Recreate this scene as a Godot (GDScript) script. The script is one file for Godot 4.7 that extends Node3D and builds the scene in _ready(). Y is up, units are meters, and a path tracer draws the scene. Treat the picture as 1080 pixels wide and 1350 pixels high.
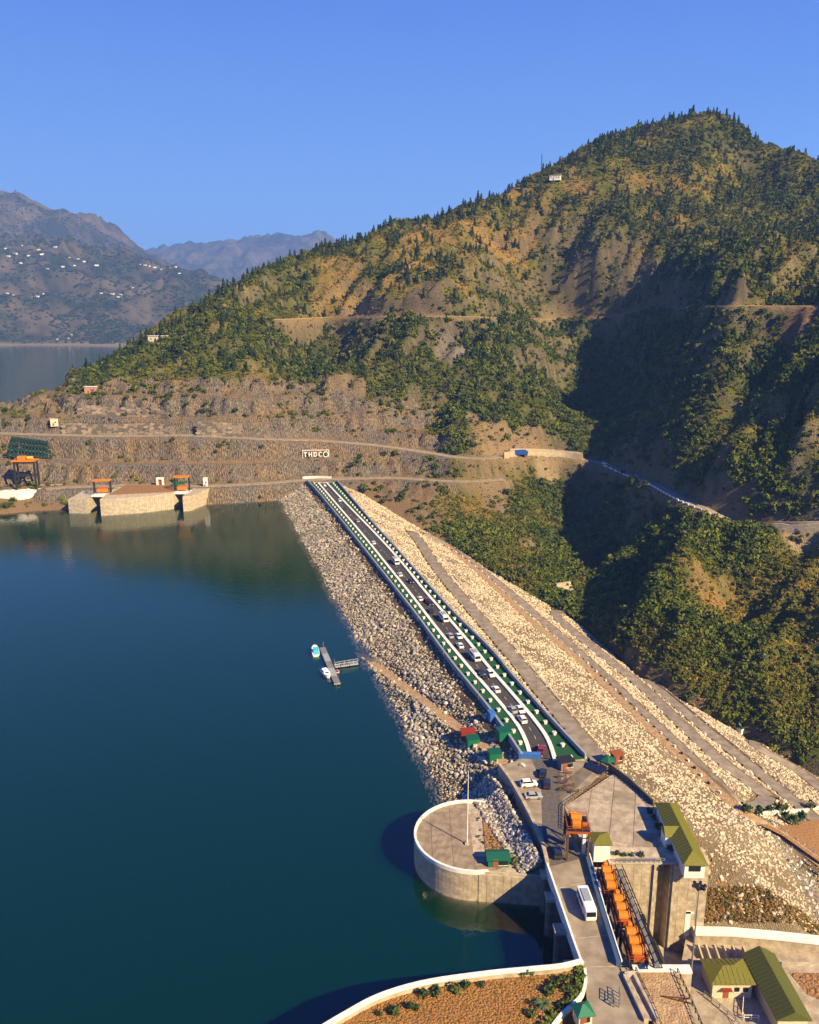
extends Node3D
# A valley with a rockfill dam. y is up, metres; the lake surface is y = 0, the dam crest y = 10. "fwd" below is distance along -z.

const HILL_POINTS := [-3.067, 4.956, 54.2765, -3.067, 4.736, -41.7593, -3.067, 4.156, 9.4702, -2.546, 5.033, 62.4219, -2.546, 4.813, -35.6509, -2.546, 4.233, 5.2706, -2.193, 5.153, 49.4197, -2.193, 4.933, -37.5961, -2.193, 4.353, 5.4502, -1.762, 5.236, 31.7114, -1.762, 5.016, -20.1170, -1.762, 4.436, 5.7202, -1.292, 5.322, -20.6137, -1.292, 5.102, 39.9987, -1.292, 4.522, 44.3870, -1.006, 5.388, 10.2041, -1.006, 5.168, 35.8781, -1.006, 4.588, 80.0930, -0.843, 5.478, -37.3705, -0.843, 5.258, -44.5225, -0.843, 4.678, 67.0750, -3.218, 5.297, -37.1106, -2.654, 5.343, -27.9042, -2.389, 5.412, -56.3997, -2.208, 5.401, -15.6527, -1.764, 5.425, -36.5172, -1.360, 5.425, 5.1109, -1.021, 5.499, 30.3243, -0.730, 5.626, -23.8051, -0.105, 5.679, -59.7590, 0.309, 5.549, 34.1753, 0.626, 5.626, 40.5177, -0.436, 5.521, 39.5357, -0.653, 5.362, 5.1501, -1.136, 4.821, -165.4904, 0.000, 5.013, 29.0260, -0.217, 4.854, -19.4547, -0.700, 4.313, -72.3361, 0.426, 4.477, 21.8819, 0.209, 4.318, -7.4329, -0.274, 3.777, 10.1149, 0.648, 4.219, 20.8086, 0.430, 4.060, -5.4732, -0.052, 3.519, 3.8577, 0.871, 3.906, 4.7349, 0.653, 3.747, -26.3661, 0.171, 3.206, -27.3950, 1.013, 3.322, -130.2311, 0.796, 3.163, 29.9896, 0.313, 2.622, 15.1519, 1.177, 3.117, -119.7805, 0.960, 2.959, -7.0698, 0.477, 2.417, 4.1560, 1.321, 2.996, -150.7707, 1.103, 2.838, -12.2344, 0.621, 2.296, -5.2519, 1.539, 2.808, -66.2042, 1.322, 2.649, -4.8290, 0.839, 2.108, 4.4658, 1.741, 2.644, -2.8101, 1.524, 2.485, 1.7481, 1.041, 1.944, -7.1732, -3.497, 5.800, 30.8951, -2.836, 5.740, 20.9056, -2.324, 5.700, 30.0310, -1.520, 5.720, 8.3618, -1.033, 5.780, -28.0782, -0.649, 5.900, -24.9830, -0.217, 5.900, 14.5471, 0.318, 5.750, -59.4719, 0.700, 5.850, -12.6557, 1.272, 6.000, 53.1694, 1.366, 5.920, 213.1834, 1.450, 5.400, 171.0196, 1.562, 4.650, 90.6755, 1.649, 4.180, 363.3712, 2.057, 4.050, -73.2513, 2.392, 3.850, -27.7236, -3.595, 6.000, 173.7395, -2.913, 5.920, 24.5176, -2.394, 5.920, 15.8497, -1.556, 5.900, 7.2423, -1.050, 5.920, 67.7045, -1.135, 6.300, -2.0150, -1.641, 6.280, -25.2999, -2.073, 6.220, 9.9565, 0.101, 5.400, 27.3039, 0.407, 5.450, -70.9329, 0.475, 5.050, 3.3568, 0.764, 5.050, 22.7807, 1.035, 5.500, -7.3054, 0.861, 4.400, 51.7588, 1.326, 5.750, -409.5905, 1.169, 4.900, -67.9198, 1.039, 4.150, -21.4693, 1.430, 4.880, -138.6146, 1.200, 4.020, -229.4300, 1.339, 3.880, 378.3784, 1.193, 3.380, 232.8117, 1.137, 3.160, 192.5600, 1.695, 4.250, -489.2803, 1.515, 3.720, -370.6682, 1.365, 3.250, -251.5966, 1.733, 3.850, 152.6342, 1.557, 3.380, 158.6721, 1.405, 2.980, 276.6780, 1.932, 3.750, -31.3583, 1.740, 3.300, -43.1994, 1.612, 3.000, 0.4603, 2.161, 3.400, 31.7738, -0.820, 6.500, -4.5405, -0.686, 7.050, -161.0403, -0.373, 6.350, 62.6962, 0.119, 6.600, 25.7386, 0.220, 6.350, -133.3351, 0.432, 5.920, 153.9619, 0.980, 6.800, 10.9009, 0.921, 6.320, 20.4651, 1.326, 7.180, 23.2225, 1.585, 7.150, -67.4765, 1.554, 6.550, -100.4305, 1.810, 6.480, 33.0777, 1.920, 5.920, -147.2431, 1.998, 5.280, 170.9878, 1.804, 4.620, 200.1421, 2.332, 5.450, -200.4010, 2.143, 4.850, -341.8444, 2.335, 4.800, 219.5528, 2.138, 4.300, 89.9760, 2.676, 4.500, -10.8528, -1.500, 7.050, -29.4057, -1.187, 7.050, 103.7103, -0.769, 7.550, -20.7550, -0.253, 7.150, 78.5387, 0.499, 7.050, 16.5202, 0.990, 7.450, 29.6593, 1.400, 8.100, -137.7890, 1.818, 7.900, -211.8769, 2.056, 7.500, 4.5778, 2.154, 6.680, 3.8934, 2.136, 5.980, 49.1171, 2.207, 5.920, 251.3408, 2.540, 6.120, -141.8968, 2.670, 5.600, 63.5867, 3.030, 5.200, -0.2783, 0.137, 7.850, -19.5049, 0.680, 7.800, 61.2077, 1.217, 8.450, -37.0519, 1.469, 8.450, 34.3981, 1.830, 8.100, 268.3537, 2.266, 7.900, 13.0615, 2.441, 7.200, 56.6853, 2.512, 6.800, 54.1843, 3.023, 7.400, -37.2777, 3.285, 7.000, -5.1279, 3.729, 6.500, -0.4672, 1.511, 8.800, -6.6001, 2.332, 8.800, -60.2598, 2.933, 8.850, 52.8737, 3.448, 9.100, -189.0759, 3.568, 8.500, -17.8868, 3.763, 8.100, -17.7067, -3.554, 5.900, -128.7623, -2.904, 6.020, -44.6025, -2.677, 6.150, -12.3286, -2.455, 6.500, 11.2902, -2.122, 7.000, -3.5599, -1.627, 7.700, 8.9172, -1.020, 8.350, 14.5576, -0.450, 8.650, -3.2961, 0.153, 8.900, 12.1791, 0.773, 9.000, 6.2861, 1.246, 9.120, 38.3316, 1.566, 9.200, -17.2338, 1.994, 9.450, 40.2332, 2.506, 9.600, -23.5237, 2.975, 9.850, -67.1324, 3.220, 9.850, 130.1661, 3.573, 9.650, 169.1012, 3.937, 9.300, 204.3543, 4.128, 9.000, 71.0288, 4.759, 8.400, 23.6868, -4.094, 6.980, -2.6819, -4.994, 8.780, 2.0258, -3.444, 7.100, 59.4506, -4.344, 8.900, -8.5198, -3.217, 7.230, 118.4596, -4.117, 9.030, -10.8626, -2.995, 7.580, 71.3618, -3.895, 9.380, 16.4159, -2.662, 8.080, 49.1331, -3.562, 9.880, -8.7954, -2.167, 8.780, 0.0750, -3.067, 10.580, -1.6046, -1.560, 9.430, 7.3152, -2.460, 11.230, 1.1109, -0.990, 9.730, -11.0735, -1.890, 11.530, -7.9890, -0.387, 9.980, 17.6995, -1.287, 11.780, 13.2482, 0.233, 10.080, -25.7789, -0.667, 11.880, -20.6888, 0.706, 10.200, 25.7187, -0.194, 12.000, 23.6870, 1.026, 10.280, -56.0871, 0.126, 12.080, -42.2253, 1.454, 10.530, 47.8715, 0.554, 12.330, 39.4283, 1.966, 10.680, -69.9915, 1.066, 12.480, -37.6414, 2.435, 10.930, -11.6596, 1.535, 12.730, -4.5932, 2.680, 10.930, 119.1904, 1.780, 12.730, 48.3552, 3.033, 10.730, 50.7435, 2.133, 12.530, -6.7860, 3.397, 10.380, 57.0338, 2.497, 12.180, 26.9564, 3.588, 10.080, -183.5732, 2.688, 11.880, -39.7066, 4.219, 9.480, -202.1359, 3.319, 11.280, -104.5458, -4.200, 6.000, -59.3214, -4.200, 7.000, 32.9511, -3.300, 7.200, -239.1788, -4.200, 5.600, 17.7576, -3.000, 8.000, -95.0167, -4.200, 12.000, 5.9300]
const HILL_PLANE := [699.60246, -14.58013, -5.05198]

const EDGE := [-90, 16, -45, 17, -4, 11.8, 17, 10.8, 65, 10.9, 105, 9.4, 145, 8.8, 205, 8.4, 255, 7.8, 378, 7.6]
const EDGL := [-60, 17, -45, 17, -29, 17, -10, 9.5, 0, 5.2, 60, 5.1, 128, 6.2, 380, 11.2]
const AXIS_X := 34.828
const AXIS_Z := 197.187
const ALONG := Vector2(-0.24828, 0.96869)
const ACROSS := Vector2(0.96869, 0.24828)

var rng := RandomNumberGenerator.new()
var M := {}
var names := {}
var hill: Field
var face_down: Field
var face_up: Field

# ---------------------------------------------------------------- helpers
class Field:
	var x0 := 0.0
	var f0 := 0.0
	var c := 1.0
	var nx := 0
	var nf := 0
	var h := PackedFloat32Array()
	var dist := PackedFloat32Array()
	var aim := PackedFloat32Array()
	func setup(ax: float, af: float, cell: float, n: int, m: int) -> void:
		x0 = ax; f0 = af; c = cell; nx = n; nf = m
		h.resize(n * m)
		dist.resize(n * m); dist.fill(1e9)
		aim.resize(n * m)
	func at(x: float, f: float) -> float:
		var i := clampf((x - x0) / c, 0.0, nx - 1.001)
		var j := clampf((f - f0) / c, 0.0, nf - 1.001)
		var a := int(i)
		var b := int(j)
		var u := i - a
		var v := j - b
		var k := b * nx + a
		return lerpf(lerpf(h[k], h[k + 1], u), lerpf(h[k + nx], h[k + nx + 1], u), v)
	func near_road(x: float, f: float) -> float:
		var a := clampi(roundi((x - x0) / c), 0, nx - 1)
		var b := clampi(roundi((f - f0) / c), 0, nf - 1)
		return dist[b * nx + a]
	func normal(x: float, f: float) -> Vector3:
		return Vector3(at(x - c, f) - at(x + c, f), 2.0 * c, -(at(x, f - c) - at(x, f + c))).normalized()
	func carve(pts: PackedVector3Array, half: float, blend: float) -> void:
		var d := PackedFloat32Array()
		d.resize(nx * nf); d.fill(1e9)
		var t := PackedFloat32Array()
		t.resize(nx * nf)
		var reach := half + blend + c
		for s in pts.size() - 1:
			var p := Vector2(pts[s].x, -pts[s].z)
			var q := Vector2(pts[s + 1].x, -pts[s + 1].z)
			var e := q - p
			var l2 := maxf(e.length_squared(), 1e-6)
			var i0 := clampi(int((minf(p.x, q.x) - reach - x0) / c), 0, nx - 1)
			var i1 := clampi(int((maxf(p.x, q.x) + reach - x0) / c) + 1, 0, nx - 1)
			var j0 := clampi(int((minf(p.y, q.y) - reach - f0) / c), 0, nf - 1)
			var j1 := clampi(int((maxf(p.y, q.y) + reach - f0) / c) + 1, 0, nf - 1)
			for j in range(j0, j1 + 1):
				for i in range(i0, i1 + 1):
					var w := Vector2(x0 + i * c, f0 + j * c)
					var k := clampf((w - p).dot(e) / l2, 0.0, 1.0)
					var dd := w.distance_to(p + e * k)
					var n := j * nx + i
					if dd < d[n]:
						d[n] = dd
						t[n] = lerpf(pts[s].y, pts[s + 1].y, k)
		for n in nx * nf:
			if d[n] < reach:
				h[n] = lerpf(t[n], h[n], smoothstep(half, half + blend, d[n]))
				dist[n] = minf(dist[n], maxf(0.0, d[n] - half))

func col(r: float, g: float, b: float) -> Color:
	return Color(r, g, b).linear_to_srgb()

func grain(freq: float, lo: Color, hi: Color, oct := 4, size := 512, sd := 1, kind := FastNoiseLite.TYPE_SIMPLEX) -> NoiseTexture2D:
	var n := FastNoiseLite.new()
	n.noise_type = kind
	n.frequency = freq; n.fractal_octaves = oct; n.seed = sd
	var t := NoiseTexture2D.new()
	t.width = size; t.height = size; t.seamless = true; t.noise = n
	var g := Gradient.new()
	g.set_color(0, lo); g.set_color(1, hi)
	t.color_ramp = g
	return t

func relief(freq: float, strength: float, oct := 4, size := 512, sd := 5) -> NoiseTexture2D:
	var n := FastNoiseLite.new()
	n.frequency = freq; n.fractal_octaves = oct; n.seed = sd
	var t := NoiseTexture2D.new()
	t.width = size; t.height = size; t.seamless = true; t.noise = n
	t.as_normal_map = true; t.bump_strength = strength
	return t

func mat(called: String, r: float, g: float, b: float, rough := 0.85, tex: Texture2D = null, scale := 0.2, bump: Texture2D = null, bs := 1.0) -> StandardMaterial3D:
	var m := StandardMaterial3D.new()
	m.resource_name = called
	m.albedo_color = col(r, g, b)
	m.roughness = rough
	m.metallic_specular = 0.35
	if tex or bump:
		m.uv1_triplanar = true; m.uv1_world_triplanar = true
		m.uv1_scale = Vector3.ONE * scale
	if tex:
		m.albedo_texture = tex
	if bump:
		m.normal_enabled = true; m.normal_texture = bump; m.normal_scale = bs
	M[called] = m
	return m

func numbered(called: String) -> String:
	if not names.has(called):
		names[called] = 0
		return called
	names[called] += 1
	return "%s_%03d" % [called, names[called]]

func begin() -> SurfaceTool:
	var st := SurfaceTool.new()
	st.begin(Mesh.PRIMITIVE_TRIANGLES)
	st.set_smooth_group(-1)
	return st

func tag(o: Node, label := "", category := "", group := "", kind := "") -> Node:
	if label: o.set_meta("label", label)
	if category: o.set_meta("category", category)
	if group: o.set_meta("group", group)
	if kind: o.set_meta("kind", kind)
	return o

func obj(called: String, st: SurfaceTool, m: Material, parent: Node = null, smooth := false) -> MeshInstance3D:
	if not smooth:
		st.generate_normals()
	var mesh := st.commit()
	return put_mesh(called, mesh, m, parent)

func put_mesh(called: String, mesh: Mesh, m: Material, parent: Node = null) -> MeshInstance3D:
	var o := MeshInstance3D.new()
	o.mesh = mesh
	o.material_override = m
	if parent:
		o.name = called
		parent.add_child(o, true)
	else:
		o.name = numbered(called)
		add_child(o)
	return o

func thing(called: String, label: String, category: String, at := Vector3.ZERO, turn := 0.0, group := "") -> Node3D:
	var o := Node3D.new()
	o.name = numbered(called)
	add_child(o)
	o.position = at
	o.rotation.y = turn
	tag(o, label, category, group)
	return o

func copy(o: Node3D, called: String, at: Vector3, turn: float, label := "", group := "") -> Node3D:
	var r: Node3D = o.duplicate()
	r.name = numbered(called)
	add_child(r)
	r.position = at
	r.rotation.y = turn
	if label: r.set_meta("label", label)
	if group: r.set_meta("group", group)
	return r

func tri(st: SurfaceTool, a: Vector3, b: Vector3, c: Vector3) -> void:
	st.add_vertex(a); st.add_vertex(b); st.add_vertex(c)

func quad(st: SurfaceTool, a: Vector3, b: Vector3, c: Vector3, d: Vector3) -> void:
	tri(st, a, b, c); tri(st, a, c, d)

# a box with its middle at c, of size s, turned by b; the top may be drawn in by taper
func box(st: SurfaceTool, c: Vector3, s: Vector3, b := Basis.IDENTITY, taper := 0.0) -> void:
	var p := []
	for y in [-0.5, 0.5]:
		var k := 1.0 - (taper if y > 0 else 0.0)
		for q in [Vector2(-0.5, -0.5), Vector2(0.5, -0.5), Vector2(0.5, 0.5), Vector2(-0.5, 0.5)]:
			p.append(c + b * Vector3(q.x * s.x * k, y * s.y, q.y * s.z * k))
	quad(st, p[4], p[5], p[6], p[7])
	quad(st, p[3], p[2], p[1], p[0])
	for i in 4:
		var j := (i + 1) % 4
		quad(st, p[i], p[j], p[4 + j], p[4 + i])

# a box with its long edges chamfered (edges that catch light)
func bevel_box(st: SurfaceTool, c: Vector3, s: Vector3, e := 0.05, b := Basis.IDENTITY) -> void:
	var ring := func(y: float, k: float) -> Array:
		var hx := s.x / 2 - k
		var hz := s.z / 2 - k
		var out := []
		for q in [Vector2(-hx + e, -hz), Vector2(hx - e, -hz), Vector2(hx, -hz + e), Vector2(hx, hz - e), Vector2(hx - e, hz), Vector2(-hx + e, hz), Vector2(-hx, hz - e), Vector2(-hx, -hz + e)]:
			out.append(c + b * Vector3(q.x, y, q.y))
		return out
	var rings := [ring.call(-s.y / 2, 0.0), ring.call(s.y / 2 - e, 0.0), ring.call(s.y / 2, e)]
	for k in 2:
		for i in 8:
			var j := (i + 1) % 8
			quad(st, rings[k][i], rings[k][j], rings[k + 1][j], rings[k + 1][i])
	for i in range(1, 7):
		tri(st, rings[2][0], rings[2][i], rings[2][i + 1])
		tri(st, rings[0][0], rings[0][i + 1], rings[0][i])

func bar(st: SurfaceTool, a: Vector3, b: Vector3, w: float, h := -1.0) -> void:
	var d := b - a
	var l := d.length()
	if l < 1e-4: return
	var z := d / l
	var x := Vector3.UP.cross(z)
	x = Vector3.RIGHT if x.length() < 1e-3 else x.normalized()
	box(st, (a + b) / 2, Vector3(w, h if h > 0 else w, l), Basis(x, z.cross(x), z))

func tube(st: SurfaceTool, a: Vector3, b: Vector3, r0: float, r1: float, n := 8, caps := true) -> void:
	var z := (b - a).normalized()
	var x := z.cross(Vector3.UP)
	x = Vector3.RIGHT if x.length() < 1e-3 else x.normalized()
	var y := z.cross(x)
	for i in n:
		var p := TAU * i / n
		var q := TAU * (i + 1) / n
		var u := x * cos(p) + y * sin(p)
		var v := x * cos(q) + y * sin(q)
		quad(st, a + u * r0, b + u * r1, b + v * r1, a + v * r0)
		if caps:
			tri(st, b, b + v * r1, b + u * r1)
			tri(st, a, a + u * r0, a + v * r0)

# a flat polygon (x, z) of world points pulled from y0 up to y1
func slab(st: SurfaceTool, pts: PackedVector3Array, y0: float, y1: float) -> void:
	var p2 := PackedVector2Array()
	for p in pts: p2.append(Vector2(p.x, p.z))
	if Geometry2D.is_polygon_clockwise(p2): p2.reverse()
	var t := Geometry2D.triangulate_polygon(p2)
	for i in range(0, t.size(), 3):
		var a := p2[t[i]]
		var b := p2[t[i + 1]]
		var c := p2[t[i + 2]]
		if (b - a).cross(c - a) < 0:
			var s := b
			b = c; c = s
		tri(st, Vector3(a.x, y1, a.y), Vector3(b.x, y1, b.y), Vector3(c.x, y1, c.y))
		tri(st, Vector3(a.x, y0, a.y), Vector3(c.x, y0, c.y), Vector3(b.x, y0, b.y))
	for i in p2.size():
		var a := p2[i]
		var b := p2[(i + 1) % p2.size()]
		quad(st, Vector3(a.x, y0, a.y), Vector3(b.x, y0, b.y), Vector3(b.x, y1, b.y), Vector3(a.x, y1, a.y))

# side profile in x, y pulled across z by w about the middle line
func profile(st: SurfaceTool, poly: PackedVector2Array, w: float, inset := 0.0, at := Vector3.ZERO) -> void:
	var p := poly.duplicate()
	if not Geometry2D.is_polygon_clockwise(p): p.reverse()
	var t := Geometry2D.triangulate_polygon(p)
	var mid := Vector2.ZERO
	for q in p: mid += q / p.size()
	var pin := PackedVector2Array()
	for q in p: pin.append(q + (mid - q).normalized() * inset)
	for s in [-1.0, 1.0]:
		for i in range(0, t.size(), 3):
			var a := pin[t[i]]
			var b := pin[t[i + 1]]
			var c := pin[t[i + 2]]
			tri(st, at + Vector3(a.x, a.y, s * w / 2), at + Vector3(b.x, b.y, s * w / 2), at + Vector3(c.x, c.y, s * w / 2))
	var e := w / 2 - inset
	for i in p.size():
		var j := (i + 1) % p.size()
		quad(st, at + Vector3(p[i].x, p[i].y, -e), at + Vector3(p[j].x, p[j].y, -e), at + Vector3(p[j].x, p[j].y, e), at + Vector3(p[i].x, p[i].y, e))
		if inset > 0:
			quad(st, at + Vector3(p[i].x, p[i].y, e), at + Vector3(p[j].x, p[j].y, e), at + Vector3(pin[j].x, pin[j].y, w / 2), at + Vector3(pin[i].x, pin[i].y, w / 2))
			quad(st, at + Vector3(pin[i].x, pin[i].y, -w / 2), at + Vector3(pin[j].x, pin[j].y, -w / 2), at + Vector3(p[j].x, p[j].y, -e), at + Vector3(p[i].x, p[i].y, -e))

# points every "step" metres along a line, softened
func along(pts: PackedVector3Array, step: float, soft := true) -> PackedVector3Array:
	var cv := Curve3D.new()
	for i in pts.size():
		var t := (pts[mini(i + 1, pts.size() - 1)] - pts[maxi(i - 1, 0)]) / 6.0 if soft else Vector3.ZERO
		cv.add_point(pts[i], -t, t)
	var l := cv.get_baked_length()
	var n := maxi(2, roundi(l / step))
	var out := PackedVector3Array()
	for i in n + 1: out.append(cv.sample_baked(l * i / n, true))
	return out

func spread(pts: PackedVector3Array, n: int) -> PackedVector3Array:
	var cv := Curve3D.new()
	for i in pts.size():
		var t := (pts[mini(i + 1, pts.size() - 1)] - pts[maxi(i - 1, 0)]) / 6.0
		cv.add_point(pts[i], -t, t)
	var l := cv.get_baked_length()
	var out := PackedVector3Array()
	for i in n + 1: out.append(cv.sample_baked(l * i / n, true))
	return out

# a sheet between two lines with the same number of points; thick > 0 closes it into a solid strip
func strip(st: SurfaceTool, a: PackedVector3Array, b: PackedVector3Array, lift := 0.0, thick := 0.0) -> void:
	var u := Vector3.UP * lift
	var d := Vector3.UP * (lift - thick)
	for i in a.size() - 1:
		quad(st, a[i] + u, a[i + 1] + u, b[i + 1] + u, b[i] + u)
		if thick > 0:
			quad(st, a[i] + d, a[i + 1] + d, a[i + 1] + u, a[i] + u)
			quad(st, b[i] + u, b[i + 1] + u, b[i + 1] + d, b[i] + d)
	if thick > 0:
		var e := a.size() - 1
		quad(st, a[0] + d, a[0] + u, b[0] + u, b[0] + d)
		quad(st, a[e] + u, a[e] + d, b[e] + d, b[e] + u)

func mixed(a: PackedVector3Array, b: PackedVector3Array, k: float) -> PackedVector3Array:
	var out := PackedVector3Array()
	for i in a.size(): out.append(a[i].lerp(b[i], k))
	return out

func offset(pts: PackedVector3Array, d: float) -> PackedVector3Array:
	var out := PackedVector3Array()
	for i in pts.size():
		var t := pts[mini(i + 1, pts.size() - 1)] - pts[maxi(i - 1, 0)]
		var side := Vector3(-t.z, 0, t.x).normalized()
		out.append(pts[i] + side * d)
	return out

func ribbon(st: SurfaceTool, pts: PackedVector3Array, w: float, lift := 0.0, thick := 0.0) -> void:
	strip(st, offset(pts, -w / 2), offset(pts, w / 2), lift, thick)

# a wall standing along a line
func wall(st: SurfaceTool, pts: PackedVector3Array, w: float, h: float, below := 0.3) -> void:
	strip(st, offset(pts, -w / 2), offset(pts, w / 2), h, h + below)

func lookup(t: Array, a: float) -> float:
	if a <= t[0]: return t[1]
	for i in range(2, t.size(), 2):
		if a <= t[i]:
			return lerpf(t[i - 1], t[i + 1], (a - t[i - 2]) / (t[i] - t[i - 2]))
	return t[t.size() - 1]

func frame_of(x: float, f: float) -> Vector2:
	var q := Vector2(x - AXIS_X, f - AXIS_Z)
	return Vector2(q.dot(ALONG), q.dot(ACROSS))

func down_plane(x: float, f: float) -> float:
	var ap := frame_of(x, f)
	var s := lerpf(0.45, 0.8, clampf((-ap.x - 22.0) / 34.0, 0.0, 1.0))
	return 10.0 - s * (ap.y - lookup(EDGE, ap.x))

func up_plane(x: float, f: float) -> float:
	var ap := frame_of(x, f)
	return 10.0 - 0.5 * (-ap.y - lookup(EDGL, ap.x))

# leaves: small faces spread through a crown
func leaves(sd: int, n: int, size: Vector3, leaf: float, cone := 0.0, hollow := 0.45) -> ArrayMesh:
	var r := RandomNumberGenerator.new()
	r.seed = sd
	var st := begin()
	var lumps := []
	for k in 7:
		lumps.append(Vector3(r.randf_range(-1, 1), r.randf_range(-0.8, 1), r.randf_range(-1, 1)).normalized() * r.randf_range(0.3, 0.62))
	for i in n:
		var p: Vector3
		var out: Vector3
		if cone > 0.0:
			var t := pow(r.randf(), 1.35)
			var layer := 0.72 + 0.28 * absf(sin(t * 17.0 + r.randf() * 0.5))
			var a := r.randf() * TAU
			var rad := (1.0 - t) * layer * r.randf_range(hollow, 1.0) * (1.0 + 0.2 * sin(a * 3.0 + sd))
			p = Vector3(cos(a) * rad * size.x, t * size.y * 2.0 - size.y, sin(a) * rad * size.z)
			out = Vector3(cos(a), 0.35, sin(a))
		else:
			var c: Vector3 = lumps[i % lumps.size()]
			var d := Vector3(r.randfn(), r.randfn(), r.randfn()).normalized()
			p = (c + d * 0.5 * r.randf_range(hollow, 1.0)) * size
			out = d
		var nrm := (out + Vector3(r.randfn(), r.randfn() + 0.3, r.randfn()) * 0.55).normalized()
		var x := nrm.cross(Vector3(r.randf_range(-1, 1), r.randf_range(-1, 1), r.randf_range(-1, 1))).normalized()
		var y := nrm.cross(x)
		var s := leaf * r.randf_range(0.6, 1.25)
		var a0 := p + x * s
		var a1 := p + y * s * 0.62
		var a2 := p - x * s
		var a3 := p - y * s * 0.62
		for v in [a0, a2, a1, a0, a3, a2]:
			st.set_normal(nrm)
			st.add_vertex(v)
	return st.commit()

func stone(sd: int, flat := 0.75) -> ArrayMesh:
	var r := RandomNumberGenerator.new()
	r.seed = sd
	var pts := []
	for i in 14:
		var y := 1.0 - 2.0 * (i + 0.5) / 14.0
		var a := i * 2.39996 + r.randf() * 0.5
		var q := sqrt(1.0 - y * y)
		pts.append(Vector3(cos(a) * q, y * flat, sin(a) * q) * r.randf_range(0.72, 1.15))
	var st := begin()
	# hull of the points
	for i in 14:
		for j in range(i + 1, 14):
			for k in range(j + 1, 14):
				var nrm: Vector3 = (pts[j] - pts[i]).cross(pts[k] - pts[i])
				if nrm.length() < 1e-5: continue
				var pos := 0
				var neg := 0
				for l in 14:
					if l == i or l == j or l == k: continue
					var d: float = nrm.dot(pts[l] - pts[i])
					if d > 0: pos += 1
					else: neg += 1
				if pos == 0: tri(st, pts[i], pts[k], pts[j])
				elif neg == 0: tri(st, pts[i], pts[j], pts[k])
	st.generate_normals()
	return st.commit()

func many(called: String, mesh: Mesh, m: Material, spots: Array, colors: Array, label: String, category: String, parent: Node = null) -> MultiMeshInstance3D:
	var mm := MultiMesh.new()
	mm.transform_format = MultiMesh.TRANSFORM_3D
	mm.use_colors = true
	mm.mesh = mesh
	mm.instance_count = spots.size()
	for i in spots.size():
		mm.set_instance_transform(i, spots[i])
		mm.set_instance_color(i, colors[i])
	var o := MultiMeshInstance3D.new()
	o.multimesh = mm
	o.material_override = m
	o.set_meta("kind", "stuff")
	if parent:
		o.name = called
		parent.add_child(o, true)
	else:
		o.name = numbered(called)
		add_child(o)
		tag(o, label, category)
	return o

func _ready() -> void:
	rng.seed = 7
	view_and_light()
	materials()
	build_hill()
	build_dam()
	build_lake()
	build_far_hills()
	build_riprap()
	build_plants()
	build_crest()
	build_vehicles()
	build_bastion()
	build_bridge()
	build_spillway()
	build_lower_yard()
	build_garden()
	build_jetty()
	build_face_details()
	build_hill_things()
	build_intake()
	build_village()

func view_and_light() -> void:
	var cam := Camera3D.new()
	cam.name = "camera"
	add_child(cam)
	cam.position = Vector3(0, 125.00, 0)
	cam.rotation_degrees = Vector3(-13.7909, 0, 0)
	cam.fov = 63.0696
	cam.near = 1.0
	cam.far = 20000.0
	cam.current = true
	var env := Environment.new()
	env.background_mode = Environment.BG_SKY
	var sky := Sky.new()
	var sm := ProceduralSkyMaterial.new()
	sm.sky_top_color = Color(0.032, 0.215, 0.56)
	sm.sky_horizon_color = Color(0.40, 0.545, 0.715)
	sm.sky_curve = 0.19
	sm.ground_bottom_color = Color(0.25, 0.24, 0.20)
	sm.ground_horizon_color = Color(0.50, 0.60, 0.78)
	sm.sun_angle_max = 1.0
	sky.sky_material = sm
	env.sky = sky
	env.background_energy_multiplier = 1.0
	env.tonemap_mode = Environment.TONE_MAPPER_LINEAR
	env.tonemap_exposure = 2.5
	env.sdfgi_enabled = true
	env.ssao_enabled = true
	env.ssil_enabled = true
	env.fog_enabled = true
	env.volumetric_fog_enabled = true
	env.volumetric_fog_density = 0.0
	env.fog_density = 0.000095
	env.fog_light_color = Color(0.50, 0.69, 1.0)
	var we := WorldEnvironment.new()
	we.name = "environment"
	we.environment = env
	add_child(we)
	var sun := DirectionalLight3D.new()
	sun.name = "sun"
	add_child(sun)
	sun.light_energy = 1.6
	sun.light_color = Color(1.0, 0.89, 0.68)
	sun.light_angular_distance = 0.5
	sun.shadow_enabled = true
	var el := deg_to_rad(35.0)
	sun.look_at_from_position(Vector3.ZERO, Vector3(-0.731 * cos(el), -sin(el), -0.682 * cos(el)))

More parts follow.
